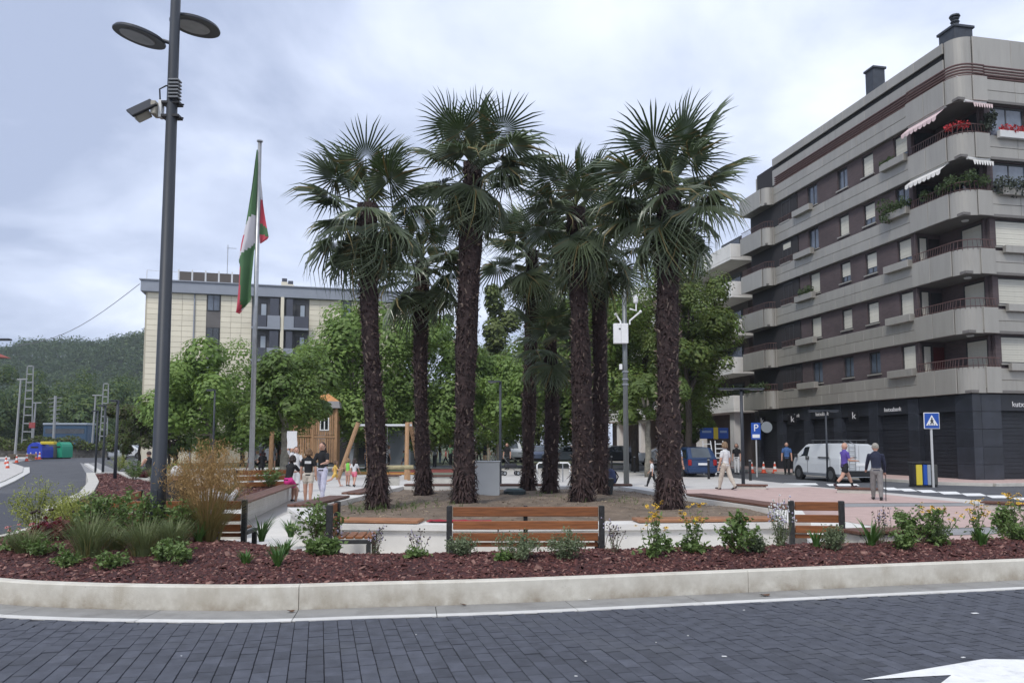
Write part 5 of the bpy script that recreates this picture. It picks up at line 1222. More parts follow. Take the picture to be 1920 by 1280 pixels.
# recycling containers far left
def container(label, px0, px1, Y, ptop, col, sh_='dome'):
    x0, x1 = xat(px0, Y), xat(px1, Y); zt = zat(ptop, Y); w = x1-x0; o = thing('recycling_container', label, 'recycling container', ((x0+x1)/2, Y, 0), R(-10), 'recycling containers by the road')
    b = MB(); n = 8; prof = [(-w/2, .12), (-w/2, zt*.55)]+[(-w/2*math.cos(PI*i/n), zt*.55+(zt*.45)*math.sin(PI*i/n)) for i in range(1, n)]+[(w/2, zt*.55), (w/2, .12)]
    k = len(prof); b.add([(x, -.8, z) for x, z in prof]+[(x, .8, z) for x, z in prof], [tuple(range(k)), tuple(range(2*k-1, k-1, -1))]+[(i, k+i, k+(i+1) % k, (i+1) % k) for i in range(k)])
    b.build('body', col, o); MB().bev((-w*.25,-.84,zt*.66),(w*.25,-.801,zt*.76), .01).build('slot', BLACK, o)
    for s in (-1, 1): MB().bev((s*w*.38-.08,-.6,-.03),(s*w*.38+.08,.6,.119), .01).build('foot', BLACK, o)
container('rounded blue recycling container at the end of the road', 60, 92, 84, 829, mat('bin_blue', (.02,.05,.42), .45))
container('recycling container with a yellow lid and grey body', 93, 104, 85, 829, mat('bin_taupe', (.16,.15,.14), .6))
container('narrow grey container between the yellow and the green one', 104.5, 112, 86, 829, mat('bin_greyer', (.2,.2,.2), .6))
container('rounded green recycling container nearest the wall', 112.5, 128, 86, 828.5, mat('bin_green', (.02,.30,.18), .5))
for (a, c) in ((90,112),): 
    o = MB().bev((xat(86,84.2)-.1,83.3,zat(833,84)),(xat(110,84.2),83.9,zat(829,84)+.1), .05).build('container_lid', mat('bin_yellow',(.62,.50,.05),.5)); o['label'] = 'yellow lid lying over the grey recycling container'; o['category'] = 'lid'
# cones
def cone(label, px, py, s=1.0):
    p = gnd(px, py); o = thing('traffic_cone', label, 'traffic cone', (p.x, p.y, .0), 0, 'traffic cones', s*.82)
    OR = mat('cone_orange', (.62,.09,.04), .5); a = MB(); a.bev((-.19,-.19,-.01),(.19,.19,.03), .01); a.build('base', OR, o)
    for r0, r1, z0, z1, m in ((.15,.115,.03,.25,OR),(.114,.085,.252,.44,WHITE),(.084,.055,.442,.62,OR),(.054,.03,.622,.75,WHITE)): MB().lathe([(r0,z0),(r1,z1)], n=12).build('cone_band', m, o)
cone('nearest traffic cone pair front, on the left footway', 14, 879, 1.0); cone('traffic cone behind the nearest one on the left footway', 11, 871, 1.1); cone('traffic cone third along the curve of the left footway', 31, 867, 1.1); cone('traffic cone fourth along the left footway', 50, 864, 1.2); cone('traffic cone fifth along, near the blue container', 57, 861, 1.2); cone('traffic cone in front of the blue container', 67, 861, 1.3); cone('last traffic cone right against the blue container', 74, 860.5, 1.3)
for px, lab in ((1410,'traffic cone under the parking sign'),(1432,'traffic cone left of the bank entrance pillar'),(1453,'traffic cone beside the man in the blue shirt')): cone(lab, px, 886, 1.0)
# bollards
def bollard(label, px, py, h=.95):
    p = gnd(px, py); o = thing('bollard', label, 'bollard', (p.x, p.y, 0), 0, 'black bollards'); MB().lathe([(.06,-.02),(.055,h-.15),(.062,h-.12),(.062,h)], n=12).build('post', BLACK, o); MB().lathe([(.058,h-.11),(.064,h-.1),(.064,h-.06),(.058,h-.05)], n=12).build('band', STEEL, o)
bollard('black bollard right of the two armed lamp', 1407, 900); bollard('black bollard behind the blue car', 1329, 897); bollard('black bollard left of the sensor pole', 1147, 884); bollard('black bollard right of the sensor pole', 1190, 885)
# bike rails
for i, (a, c, lab) in enumerate(((1007,1040,'white tubular bicycle rail left of the small palm'), (1042,1068,'white tubular bicycle rail right of the small palm'))):
    Y = 33.0; o = thing('bike_rail', lab, 'bicycle rail', (xat((a+c)/2, Y), Y, 0), 0, 'bicycle rails'); w = (c-a)/F*Y/2
    MB().tube([(-w,0,-.02),(-w,0,.72),(-w+.08,0,.80),(w-.08,0,.80),(w,0,.72),(w,0,-.02)], .032, 8).build('rail', WHITE, o, smooth=True); MB().tube([(0,0,-.02),(0,0,.78)], .025, 6).build('upright', STEEL, o)
# white block, dark box, dark disc, backpack, red cloth
wb = thing('plinth_block', 'plain white concrete block standing behind the tallest middle palm', 'block', (xat(914, 18.2, .8), 18.2, .36)); w = 45/F*18.2/2; MB().bev((-w,-.3,-.1),(w,.3,zat(866,18)-.36), .012).build('block', mat('block_paint', (.50,.51,.50), .6, .04, 2), wb)
MB().bev((-w-.02,-.32,zat(866,18)-.357),(w+.02,.32,zat(866,18)-.335), .006).build('cap', mat('block_paint', (.50,.51,.50), .6, .04, 2), wb)
dbx = thing('dark_box', 'dark grey plastic box half hidden behind the thick palm trunk', 'box', (xat(1130, 18.7, .6), 18.7, .38)); t_ = MB(); t_.add([(-.20,-.2,-.05),(.20,-.2,-.05),(.20,.2,-.05),(-.20,.2,-.05),(-.24,-.24,.36),(.24,-.24,.36),(.24,.24,.36),(-.24,.24,.36)], [(3,2,1,0),(0,1,5,4),(1,2,6,5),(2,3,7,6),(3,0,4,7),(4,5,6,7)]); t_.build('body', mat('box_dark', (.045,.055,.058), .5), dbx); MB().bev((-.26,-.26,.362),(.26,.26,.40), .01).build('lid', mat('box_dark', (.045,.055,.058), .5), dbx)
dd = thing('drain_cover', 'low dark round cover lying on the soil right of the white block', 'cover', (xat(965, 18.6, .4), 18.6, .42)); MB().lathe([(.26,-.08),(.27,.06),(.22,.10)], n=18).build('body', mat('cover_dark', (.035,.05,.055), .5), dd); MB().lathe([(.2,.101),(.2,.115)], n=18).build('lid', mat('cover_teal', (.10,.17,.17), .5), dd)
bpk = thing('backpack', 'dark blue backpack left on the rear plank seat', 'backpack', (xat(1144, 21.75, .6), 21.72, .49)); NAVY = mat('navy_nylon', (.022,.034,.085), .7, .2, 8)
b = MB(); b.lathe([(.05,0),(.17,.02),(.18,.2),(.14,.36),(.05,.42)], n=14); b.build('body', NAVY, bpk, smooth=True); b = MB(); b.bev((-.12,-.24,.03),(.12,-.15,.22), .03); b.build('pocket', NAVY, bpk); MB().tube([(-.04,0,.40),(0,0,.48),(.04,0,.40)], .012, 6).build('handle', BLACK, bpk); MB().tube([(.13,-.06,.35),(.22,-.04,.2),(.15,-.02,.05)], .02, 6).build('strap', BLACK, bpk)
rc = thing('red_cloth', 'red cloth lying on the planter front behind the long bench', 'cloth', (-.85, 11.63, .434), R(-6)); g_ = MB(); n = 12; gv = [(-.42+.95*i/n, -.09+.25*j/4, .01+.018*abs(math.sin(i*1.3+j*2.1))) for j in range(5) for i in range(n+1)]; g_.add(gv, [(j*(n+1)+i, j*(n+1)+i+1, (j+1)*(n+1)+i+1, (j+1)*(n+1)+i) for j in range(4) for i in range(n)]); q = g_.build('cloth', mat('red_fabric', (.32,.015,.035), .8), rc, smooth=True)
# ---- playground
tw = thing('play_tower', 'wooden slatted play tower with an orange pointed roof', 'play tower', (xat(611, 45, 2), 45, 0), R(6))
zr0, zr1, zr2 = zat(766,45), zat(757,45), zat(738,45); hw = .66
for sx in (-1, 1):
    for sy in (-1, 1): MB().bev((sx*hw-.06,sy*hw-.06,-.05),(sx*hw+.06,sy*hw+.06,zr0), .01).build('post', WOODY, tw)
for i in range(10):
    x = -hw+.085+i*(2*hw-.17)/9; zl = .9 if True else 0
    MB().bev((x-.052,-hw-.03,.55 if i % 3 else .5),(x+.052,-hw+.0,1.9), .006).build('slat', WOODY, tw)
    if not 3 <= i <= 6: MB().bev((x-.052,-hw-.03,2.1),(x+.052,-hw+.0,zr0-.1), .006).build('slat', WOODY, tw)
    else: MB().bev((x-.052,-hw-.03,2.1),(x+.052,-hw+.0,2.35), .006).build('slat', WOODY, tw); MB().bev((x-.052,-hw-.03,3.15),(x+.052,-hw,zr0-.1), .006).build('slat', WOODY, tw)
    y = -hw+.085+i*(2*hw-.17)/9; MB().bev((-hw-.03,y-.052,.55),(-hw,y+.052,zr0-.1), .006).build('slat', WOODY, tw); MB().bev((hw,y-.052,.55),(hw+.03,y+.052,zr0-.1), .006).build('slat', WOODY, tw)
MB().bev((-hw,-hw-.05,1.93),(hw,-hw-.0,2.07), .01).build('rail', WOODY, tw)
wf = MB()
for q in ((-.26,2.37,.26,2.43),(-.26,3.07,.26,3.13),(-.26,2.431,-.2,3.069),(.2,2.431,.26,3.069),(-.03,2.431,.03,3.069)): wf.box((q[0],-hw-.06,q[1]),(q[2],-hw-.02,q[3]))
wf.build('window_frame', WHITE, tw); MB().box((-.19,-hw+.03,2.431),(.19,-hw+.05,3.069)).build('pane', GLASS, tw)
rf = MB(); a = hw+.22; rf.add([(-a,-a,zr0+.01),(a,-a,zr0+.01),(a,a,zr0+.01),(-a,a,zr0+.01),(-a*.9,-a*.9,zr1+.12),(a*.9,-a*.9,zr1+.12),(a*.9,a*.9,zr1+.12),(-a*.9,a*.9,zr1+.12)], [(3,2,1,0),(0,1,5,4),(1,2,6,5),(2,3,7,6),(3,0,4,7)]); rf.build('roof_skirt', mat('roof_grey', (.26,.25,.25), .7, .1, 5), tw)
rf = MB(); a *= .9; rf.add([(-a,-a,zr1+.122),(a,-a,zr1+.122),(a,a,zr1+.122),(-a,a,zr1+.122),(-.1,-.1,zr2),(.1,-.1,zr2),(.1,.1,zr2),(-.1,.1,zr2)], [(0,1,5,4),(1,2,6,5),(2,3,7,6),(3,0,4,7),(4,5,6,7)]); rf.build('roof', mat('roof_orange', (.52,.25,.10), .7, .2, 5), tw)
MB().sphere((0,-.05,zr2+.1), .17).build('finial', WHITE, tw)
for i in range(11):
    x = -hw-.14-i*.135; MB().bev((x-.05,-.5,.9),(x+.05,-.46,2.0), .006).build('slat', WOODY, tw); 
    if i < 9: MB().bev((x-.05,-.5,2.12),(x+.05,-.46,3.1-.04*i), .006).build('slat', WOODY, tw)
for z in (.82, 2.01): MB().bev((-hw-1.62,-.55,z),(-hw-.05,-.45,z+.09), .01).build('rail', WOODY, tw)
for x in (-hw-1.68, -hw-.9): MB().bev((x-.06,-.56,-.05),(x+.06,-.44,3.15), .01).build('post', WOODY, tw)
MB().bev((-hw-1.7,-.5,.75),(-hw-.05,.6,.815), .01).build('platform', WOODY, tw)
lp2 = thing('play_post', 'single leaning wooden play post left of the pale tree trunk', 'post', (xat(508, 44), 44, 0)); MB().tube([(0,0,-.05),(.05,0,zat(808,44))], .13, 10).build('post', WOODY, lp2)
sw = thing('swing_frame', 'large wooden swing frame with a white crossbeam between the front palms', 'swing', (xat(708, 36, 1), 36, 0)); xl, xr = xat(670, 36, 2)-sw.location.x, xat(764, 36, 2)-sw.location.x; zt = zat(797, 36)
for (a, b_, yy) in ((xl-.75, xl+.05, -.1), (xl+.35, xl+.40, .2), (xr+.05, xr+.0, -.1), (xr+.5, xr+.1, .2)): MB().tube([(a,yy*6,-.05),(b_,yy,zt+.12)], .10, 10).build('leg', WOODY, sw)
MB().tube([(xl-.1,0,zt),(xr+.2,0,zt)], .055, 10).build('crossbeam', mat('beam_white', (.6,.62,.62), .4, metal=.3), sw)
for x in (xl+.9, xl+1.4): MB().tube([(x,0,zt),(x,0,.5)], .012, 4).build('chain', STEEL, sw)
MB().bev((xl+.85,-.12,.44),(xl+1.45,.12,.5), .01).build('swing_seat', BLACK, sw)
bm_ = thing('climbing_log', 'pale log beam lying low under the swing', 'log', (xat(738, 34.5), 34.5, .55)); MB().tube([(-.9,0,0),(.9,0,.02)], .10, 12).build('log', mat('log_pale', (.30,.26,.15), .8, .3, 5), bm_); 
for x in (-.7, .7): MB().bev((x-.06,-.06,-.58),(x+.06,.06,-.101), .01).build('leg', WOODY, bm_)
for (pa, pb, ya, yb, c, nm) in ((655,760,889,884,(.30,.16,.035),'ochre'),(730,905,886,879,(.22,.06,.05),'red'),(640,760,884,878,(.10,.14,.08),'green'),(780,930,890,886,(.16,.17,.13),'olive'),(720,785,889.5,886,(.42,.19,.045),'orange')):
    q = [gnd(pa,ya), gnd(pb,ya), gnd(pb,yb), gnd(pa,yb)]; z = .004*(1+['ochre','red','green','olive','orange'].index(nm)); sheet('rubber_'+nm+'_surface', [(p.x, p.y) for p in q], z, mat('rubber_'+nm, c, .9, .15, 3))
gr = thing('play_kiosk', 'grey kiosk front with dark opening behind the swing', 'kiosk', (xat(655, 58), 58, 0)); MB().box((-2.4,0,0),(4.6,2.5,3.2)).build('wall', GREYB, gr)
for a in (-1.8, .6): MB().box((a,-.05,.1),(a+1.8,-.001,2.4)).build('opening', DARKIN, gr)
MB().bev((-2.6,-.5,3.21),(4.8,2.6,3.45), .02).build('roof', GREYD, gr)
# ---- railway masts and cables far left
LAT = mat('mast_steel', (.30,.31,.31), .6, .1, 2)
def lattice(label, px0, py0, px1, py1, Y, w0, w1):
    x0 = xat(px0, Y); z1 = zat(py1, Y); dx = xat(px1, Y, z1)-x0; o = thing('lattice_mast', label, 'mast', (x0, Y, 0), 0, 'railway masts'); n = 11
    rails = []
    for s in (-1, 1):
        MB().tube([(s*w0/2,0,-.1),(dx+s*w1/2,0,z1)], .085, 4).build('rail', LAT, o)
    for i in range(n+1):
        f = i/n; w = w0+(w1-w0)*f; z = z1*f; MB().box((dx*f-w/2+.09,-.05,z-.07),(dx*f+w/2-.09,.05,z+.07)).build('rung', LAT, o)
    return o
lattice('taller white lattice mast left of the containers', 50, 855, 57, 686, 100, 1.4, .75); lattice('shorter white lattice mast behind the small lamps', 193, 850, 199, 719, 105, 1.1, .65)
for (px, Y, pt, lab) in ((29,90,712,'thin grey mast at the far left'),(172,98,742,'thin pale mast left of the shorter lattice mast'),(60,104,756,'short pale post right of the taller lattice mast')):
    o = thing('thin_mast', lab, 'mast', (xat(px, Y), Y, 0), 0, 'railway masts'); zt = zat(pt, Y); MB().tube([(0,0,-.1),(.25,0,zt)], [.16,.11], 6).build('pole', LAT, o); MB().bev((-.15,-.1,zt),(1.0,.1,zt+.15), .02).build('arm', LAT, o)
pyl = thing('signal_mast', 'grey railway mast with tangled insulators between the lattice masts', 'mast', (xat(100,105), 105, 0)); zt = zat(742,105); MB().tube([(0,0,-.1),(0,0,zt)], .2, 6).build('pole', LAT, pyl)
for i in range(7):
    z = zt-.4-i*.55; MB().tube([(-1.0+.1*i,0,z),(.9-.05*i,0,z+.2)], .05, 4).build('cross_arm', LAT, pyl)
tr_ = thing('blue_train', 'blue railway carriage roof glimpsed behind the stone wall', 'train', (xat(128,112), 112, 0)); MB().bev((-3.2,-1,1.0),(3.2,1.2,zat(797,112)), .15).build('body', mat('train_blue', (.035,.075,.13), .5), tr_); MB().bev((-3.2,-1.1,zat(797,112)+.01),(3.2,1.3,zat(793,112)), .05).build('roof', mat('train_roof', (.30,.34,.38), .5), tr_); MB().box((-2.8,-1.03,3.1),(2.8,-1.001,3.8)).build('window_band', GLASS, tr_)
rs = thing('railway_sign', 'small red and white sign beside the taller lattice mast', 'sign', (xat(59,95), 95, 0)); MB().tube([(0,0,-.1),(0,0,zat(805,95))], .08, 6).build('post', LAT, rs); zc = zat(797,95); MB().bev((-.38,-.1,zc-.35),(.38,-.02,zc+.35), .02).build('plate', mat('sign_red', (.30,.06,.06), .6), rs)
wc = thing('overhead_cable', 'single overhead cable running from the cream house roof to the left', 'cable', (0,0,0)); a, b_ = pix(262,532,64), pix(30,648,80)
MB().tube([a.lerp(b_, i/12)+Vector((0,0,-1.2*math.sin(PI*i/12))) for i in range(13)], .028, 5).build('cable', mat('cable_grey', (.2,.21,.23), .6), wc)
st = thing('stone_bench', 'small pale stone bench on the footway near the blue container', 'bench', tuple(gnd(42,862))); MB().bev((-1.3,-.3,.35),(1.3,.3,.6), .03).build('seat', mat('sand_stone', (.36,.29,.2), .85, .2, 3), st)
for s in (-.9, .9): MB().bev((s-.2,-.25,-.05),(s+.2,.25,.348), .02).build('leg', mat('sand_stone', (.36,.29,.2), .85, .2, 3), st)
gl_ = thing('wall_lamp', 'dark lamp arm projecting over the red eaves at the left edge', 'lamp', tuple(pix(-6, 637, 30))); MB().bev((-.3,-.12,-.03),(.55,.12,.05), .03).build('head', POLE, gl_); MB().tube([(-.3,0,0),(-1.2,0,-.3)], .04, 6).build('arm', POLE, gl_)
# ladders / scaffold by the shop
for px, lab in ((1325,'white ladder frame left, leaning by the shop door'),(1348,'white ladder frame right, next to the walking woman')):
    Y = 41; o = thing('ladder', lab, 'ladder', (xat(px, Y), Y, 0), 0, 'white ladders by the shop'); zt = zat(826, Y)
    for s in (-.2, .2): MB().tube([(s*1.5,-.5,0),(s,0,zt)], .03, 6).build('rail', WHITE, o)
    for i in range(7): f = (i+.6)/7.3; MB().bev((-.2*(1.5-.5*f)+.03,-.5*(1-f)-.03,zt*f-.025),(.2*(1.5-.5*f)-.03,-.5*(1-f)+.03,zt*f+.025), .005).build('rung', WHITE, o)
# ================================================================ VEHICLES
def car(name, label, cat, loc, rz, L, Wd, belt, top, col, roofx, hood, group=None, bumper=None, wheel_r=.32, wb=None, scale=1, van=False, panes=True):
    """loc = ground point under the centre; local +x is forward"""
    o = thing(name, label, cat, loc, rz, group, scale); h = L/2
    # stations: x, top, halfwidth, roof halfwidth
    x0, x1, x2, x3 = roofx      # rear glass foot, roof rear, roof front, windscreen foot
    st = [(-h, belt*.62, Wd*.40, Wd*.38), (-h+.06, belt*.95, Wd*.46, Wd*.42), (x0, belt+.02, Wd*.49, Wd*.44), (x1, top-.03, Wd*.5, Wd*.39), ((x1+x2)/2, top, Wd*.5, Wd*.40), (x2, top-.03, Wd*.5, Wd*.39), (x3, belt+.03, Wd*.5, Wd*.44), (h-.25, hood, Wd*.47, Wd*.43), (h-.06, hood*.85, Wd*.44, Wd*.40), (h, hood*.55, Wd*.38, Wd*.36)]
    zb = .22; ring = []
    for x, t, w, wr in st:
        bl__ = min(belt, t-.02); ring.append([(-w*.88, zb), (-w, zb+.14), (-w, bl__*.75), (-w*.97, bl__), (-wr, max(bl__+.005, t-.05)), (-wr*.8, t), (wr*.8, t), (wr, max(bl__+.005, t-.05)), (w*.97, bl__), (w, bl__*.75), (w, zb+.14), (w*.88, zb)])
    b = MB(); n = 12; vs = [(st[i][0], y, z) for i in range(len(st)) for y, z in ring[i]]
    fs = [(i*n+j, i*n+(j+1) % n, (i+1)*n+(j+1) % n, (i+1)*n+j) for i in range(len(st)-1) for j in range(n)]+[tuple(range(n))[::-1], tuple((len(st)-1)*n+j for j in range(n))]
    b.add(vs, fs); body = b.build('body', col, o)
    def P(x, j, f=0.0):   # point on the shell, between ring index j and j+1
        i = 0
        while i < len(st)-2 and st[i+1][0] < x: i += 1
        t = (x-st[i][0])/(st[i+1][0]-st[i][0]); a = [ring[i][q][c]*(1-t)+ring[i+1][q][c]*t for q in (j, j+1) for c in (0, 1)]
        return Vector((x, a[0]*(1-f)+a[2]*f, a[1]*(1-f)+a[3]*f))
    if panes:
        segs = [(x0+.22, (x1+x2)/2-.04), ((x1+x2)/2+.04, x3-.32)] if not van else [(x3-1.12, x3-.16)]
        for a, c in segs:
            for s, j in ((-1, 3), (1, 7)):
                fr = (.12, .86) if s < 0 else (.88, .14); g = MB(); k = 5; pts = []
                for i in range(k+1):
                    x = a+(c-a)*i/k
                    lim = min(1.0, max(.12, min((x-x0)/(x1-x0+1e-6), (x3-x)/(x3-x2+1e-6))))
                    lo, hi = P(x, j, fr[0]), P(x, j, fr[0]+(fr[1]-fr[0])*lim); pts.append((lo+Vector((0, s*.006, 0)), hi+Vector((0, s*.006, .002))))
                for i in range(k): g.add([pts[i][0], pts[i+1][0], pts[i+1][1], pts[i][1]], [(0,1,2,3)])
                g.build('side_window', GLASS, o)
        for a, c, nm in ((x0+.05, x1-.02, 'rear_window'), (x2+.03, x3-.05, 'windscreen')):
            if van and nm == 'rear_window': continue
            p, q = (P(a, 5, .06), P(a, 5, .94)), (P(c, 5, .06), P(c, 5, .94)); up = Vector((.006*(1 if nm == 'windscreen' else -1), 0, .006)); g = MB(); g.add([v+up for v in (p[0], p[1], q[1], q[0])], [(0,1,2,3)]); g.build(nm, mat('windscreen_glass', (.06,.075,.085), .06, .4, .6, spec=.9), o)
    wb = wb or L*.6
    for sx in (-1, 1):
        for sy in (-1, 1):
            M = Matrix.Translation((sx*wb/2+.03*sx, sy*(Wd/2-.10), wheel_r)) @ Euler((PI/2, 0, 0)).to_matrix().to_4x4(); w_ = MB(); w_.lathe([(wheel_r*.62,-.115),(wheel_r*.93,-.11),(wheel_r,-.07),(wheel_r,.07),(wheel_r*.93,.11),(wheel_r*.62,.115)], n=18, M=M); wo = w_.build('wheel', RUBBER, o); r_ = MB(); r_.lathe([(wheel_r*.6,-.12),(wheel_r*.6,.12)], n=14, M=M); ro = r_.build('rim', mat('rim_grey', (.13,.135,.14), .45, metal=.5), wo)
            a_ = MB(); M2 = Matrix.Translation((sx*wb/2+.03*sx, sy*(Wd/2-.004), wheel_r)) @ Euler((PI/2, 0, 0)).to_matrix().to_4x4(); a_.lathe([(wheel_r*1.02,-.012),(wheel_r*1.18,-.012),(wheel_r*1.18,.012),(wheel_r*1.02,.012)], n=18, M=M2); a_.build('wheel_arch', BLACK, o)
    bm__ = bumper or BLACK
    MB().bev((h-.05,-Wd*.44,.26),(h+.05,Wd*.44,.48), .03).build('front_bumper', bm__, o); MB().bev((-h-.05,-Wd*.45,.26),(-h+.05,Wd*.45,.50), .03).build('rear_bumper', bm__, o)
    for s in (-1, 1):
        MB().bev((h-.13,s*Wd*.33-.16,hood*.66),(h-.005,s*Wd*.33+.13*1,hood*.86), .03).build('headlight', mat('lamp_clear', (.5,.52,.54), .2), o); MB().bev((-h-.02,s*Wd*.40-.09,belt*.66),(-h+.14,s*Wd*.40+.09,belt*.98), .02).build('tail_light', mat('lamp_red', (.30,.012,.012), .3), o)
        MB().bev((x3-.35,s*(Wd/2+.10)-.09,belt+.0),(x3-.2,s*(Wd/2+.10)+.07,belt+.16), .03).build('mirror', BLACK if van else col, o)
    MB().bev((-h-.061,-.26,belt*.68),(-h-.04,.26,belt*.80), .004).build('number_plate', WHITE, o)
    return o
WP = mat('van_white', (.58,.60,.61), .35, .05, 1, spec=.5, stain=((.35,.34,.31), 2, .62, .5)); BLUEP = mat('car_blue', (.012,.035,.10), .3, spec=.6); SILV = mat('car_silver', (.42,.44,.46), .3, metal=.4, spec=.5); GREYC = mat('car_grey', (.24,.27,.29), .3, metal=.3); WHC = mat('car_white', (.62,.64,.65), .35)
vp = gnd(1556, 903)
van = car('white_van', 'white delivery van with a rear ladder and roof rack parked by the bank', 'van', (14.32, 34.7, -.03), R(98.6), 4.15, 1.66, 1.02, 1.66, WP, (-2.03, -1.97, .95, 1.70), .98, wheel_r=.31, wb=2.6, van=True)
# van fittings: local +x forward; the left side in view is local +y rotated by 180
def vb(name, a, b, m, c=.006): return MB().bev(a, b, c).build(name, m, van)
for s in (1, -1):
    vb('side_rail', (-1.25, s*.84-.012, 1.02), (-.35, s*.84+.012, 1.07), BLACK); vb('door_handle', (.42, s*.84-.015, .93), (.50, s*.84+.015, 1.09), BLACK); vb('door_handle', (.60, s*.84-.015, .93), (.68, s*.84+.015, 1.09), BLACK)
    vb('door_seam', (-1.30, s*.835-.006, .36), (-1.285, s*.835+.006, 1.0), BLACK, .001); vb('door_seam', (.54, s*.835-.006, .36), (.555, s*.835+.006, 1.0), BLACK, .001)
vb('rear_door', (-2.12, -.70, .50), (-2.085, -.01, 1.58), WP); vb('rear_door', (-2.12, .01, .50), (-2.085, .70, 1.58), WP)
for z in (.62, 1.0, 1.4):
    for s in (-.72, .72): vb('hinge', (-2.135, s-.04, z-.03), (-2.08, s+.04, z+.03), CHROME)
ld = MB()
for y in (.20, .48): ld.tube([(-2.17, y, .52), (-2.17, y, 1.60), (-1.8, y, 1.74)], .018, 6)
ldo = ld.build('rear_ladder', STEEL, van)
for i in range(6): MB().tube([(-2.17, .20, .62+i*.18), (-2.17, .48, .62+i*.18)], .013, 5).build('rung', STEEL, ldo)
rk = MB()
for y in (-.62, .62): rk.tube([(-1.75, y, 1.80), (.5, y, 1.80)], .018, 6)
rko = rk.build('roof_rack', mat('rack_dark', (.08,.085,.09), .5), van)
for x in (-1.7, -1.0, -.3, .4): MB().tube([(x, -.62, 1.66), (x, -.62, 1.80), (x, .62, 1.80), (x, .62, 1.66)], .014, 5).build('crossbar', mat('rack_dark', (.08,.085,.09), .5), rko)
bp = gnd(1306, 893.5); car('blue_car', 'dark blue hatchback seen from behind, right of the stoutest palm', 'car', (bp.x, bp.y+1.7, -.03), R(90+8), 4.1, 1.72, .95, 1.6, BLUEP, (-2.0, -1.55, .45, 1.25), .98, bumper=BLUEP, scale=.93)
q = gnd(1068, 868); car('grey_car', 'grey car parked sideways behind the bicycle rails', 'car', (q.x, q.y, -.03), R(178), 4.2, 1.7, .95, 1.5, GREYC, (-1.9, -1.2, .4, 1.25), .95, bumper=GREYC)
q = gnd(955, 866); car('white_van', 'white van front seen behind the stroller at the far side', 'van', (q.x, q.y+2, -.03), R(-80), 4.4, 1.8, 1.15, 2.0, WHC, (-2.15, -2.05, 1.0, 1.6), 1.1, van=True)
q = gnd(1010, 868); car('blue_car', 'pale blue car glimpsed left of the small palm behind the rails', 'car', (q.x, q.y, -.03), R(-95), 4.2, 1.7, .95, 1.5, mat('car_paleblue', (.2,.24,.36), .3), (-1.9, -1.2, .4, 1.25), .95)
for i, (px, py, m, lab, r, t) in enumerate(((205,861,SILV,'silver people carrier facing us, first of the parked row on the left',-62,1.65),(246,858.5,WHC,'white car parked behind the silver one on the left',-8,1.5),(290,857,WHC,'white van far left, partly behind the big lamp post',-6,1.9),(322,857,SILV,'silver car parked just right of the big lamp post',-6,1.5))):
    q = gnd(px, py); car('parked_car', lab, 'car', (q.x, q.y+(1.5 if i == 0 else 0), -.03), R(r), 4.5, 1.75, 1.0, t, m, (-2.05, -1.75, .5, 1.35), 1.0, group='cars parked on the left', bumper=m)
for i, (px, py, m, lab) in enumerate(((690,852,GREYC,'grey car seen far behind the swing frame'),(1245,871,SILV,'silver car in shade left of the stoutest palm'),(1155,868,mat('car_dark', (.03,.032,.036), .3),'dark car in shade behind the sensor pole'))):
    q = gnd(px, py); car('parked_car', lab, 'car', (q.x, q.y, -.03), R(178), 4.2, 1.7, .95, 1.5, m, (-1.9, -1.2, .4, 1.25), .95, group='cars in the street behind', bumper=m)
# stroller
q = gnd(957, 891); so = thing('stroller', 'black baby stroller right of the white block', 'stroller', (q.x, q.y, 0), R(15))
b = MB()
for i in range(7):
    a0, a1 = PI*.15+PI*.6*i/7, PI*.15+PI*.6*(i+1)/7; b.add([(-.05+.33*math.cos(a0),-.24,.62+.33*math.sin(a0)),(-.05+.33*math.cos(a0),.24,.62+.33*math.sin(a0)),(-.05+.33*math.cos(a1),.24,.62+.33*math.sin(a1)),(-.05+.33*math.cos(a1),-.24,.62+.33*math.sin(a1))], [(0,1,2,3)])
b.build('hood', BLACK, so); b = MB(); b.bev((-.3,-.22,.38),(.3,.22,.62), .06); b.build('seat', mat('stroller_fabric', (.03,.03,.036), .8), so)
b = MB(); b.tube([(-.42,0,1.0),(.35,0,.1)], .018, 6); b.tube([(.1,0,.55),(-.35,0,.1)], .018, 6); b.build('frame', STEEL, so)
for x, y in ((.36,-.2),(.36,.2),(-.36,-.24),(-.36,.24)):
    M = Matrix.Translation((x,y,.12)) @ Euler((PI/2,0,0)).to_matrix().to_4x4(); b = MB(); b.lathe([(.12,-.025),(.12,.025)], n=14, M=M); w = b.build('wheel', RUBBER, so); b = MB(); b.lathe([(.07,-.03),(.07,.03)], n=10, M=M); b.build('rim', STEEL, w)
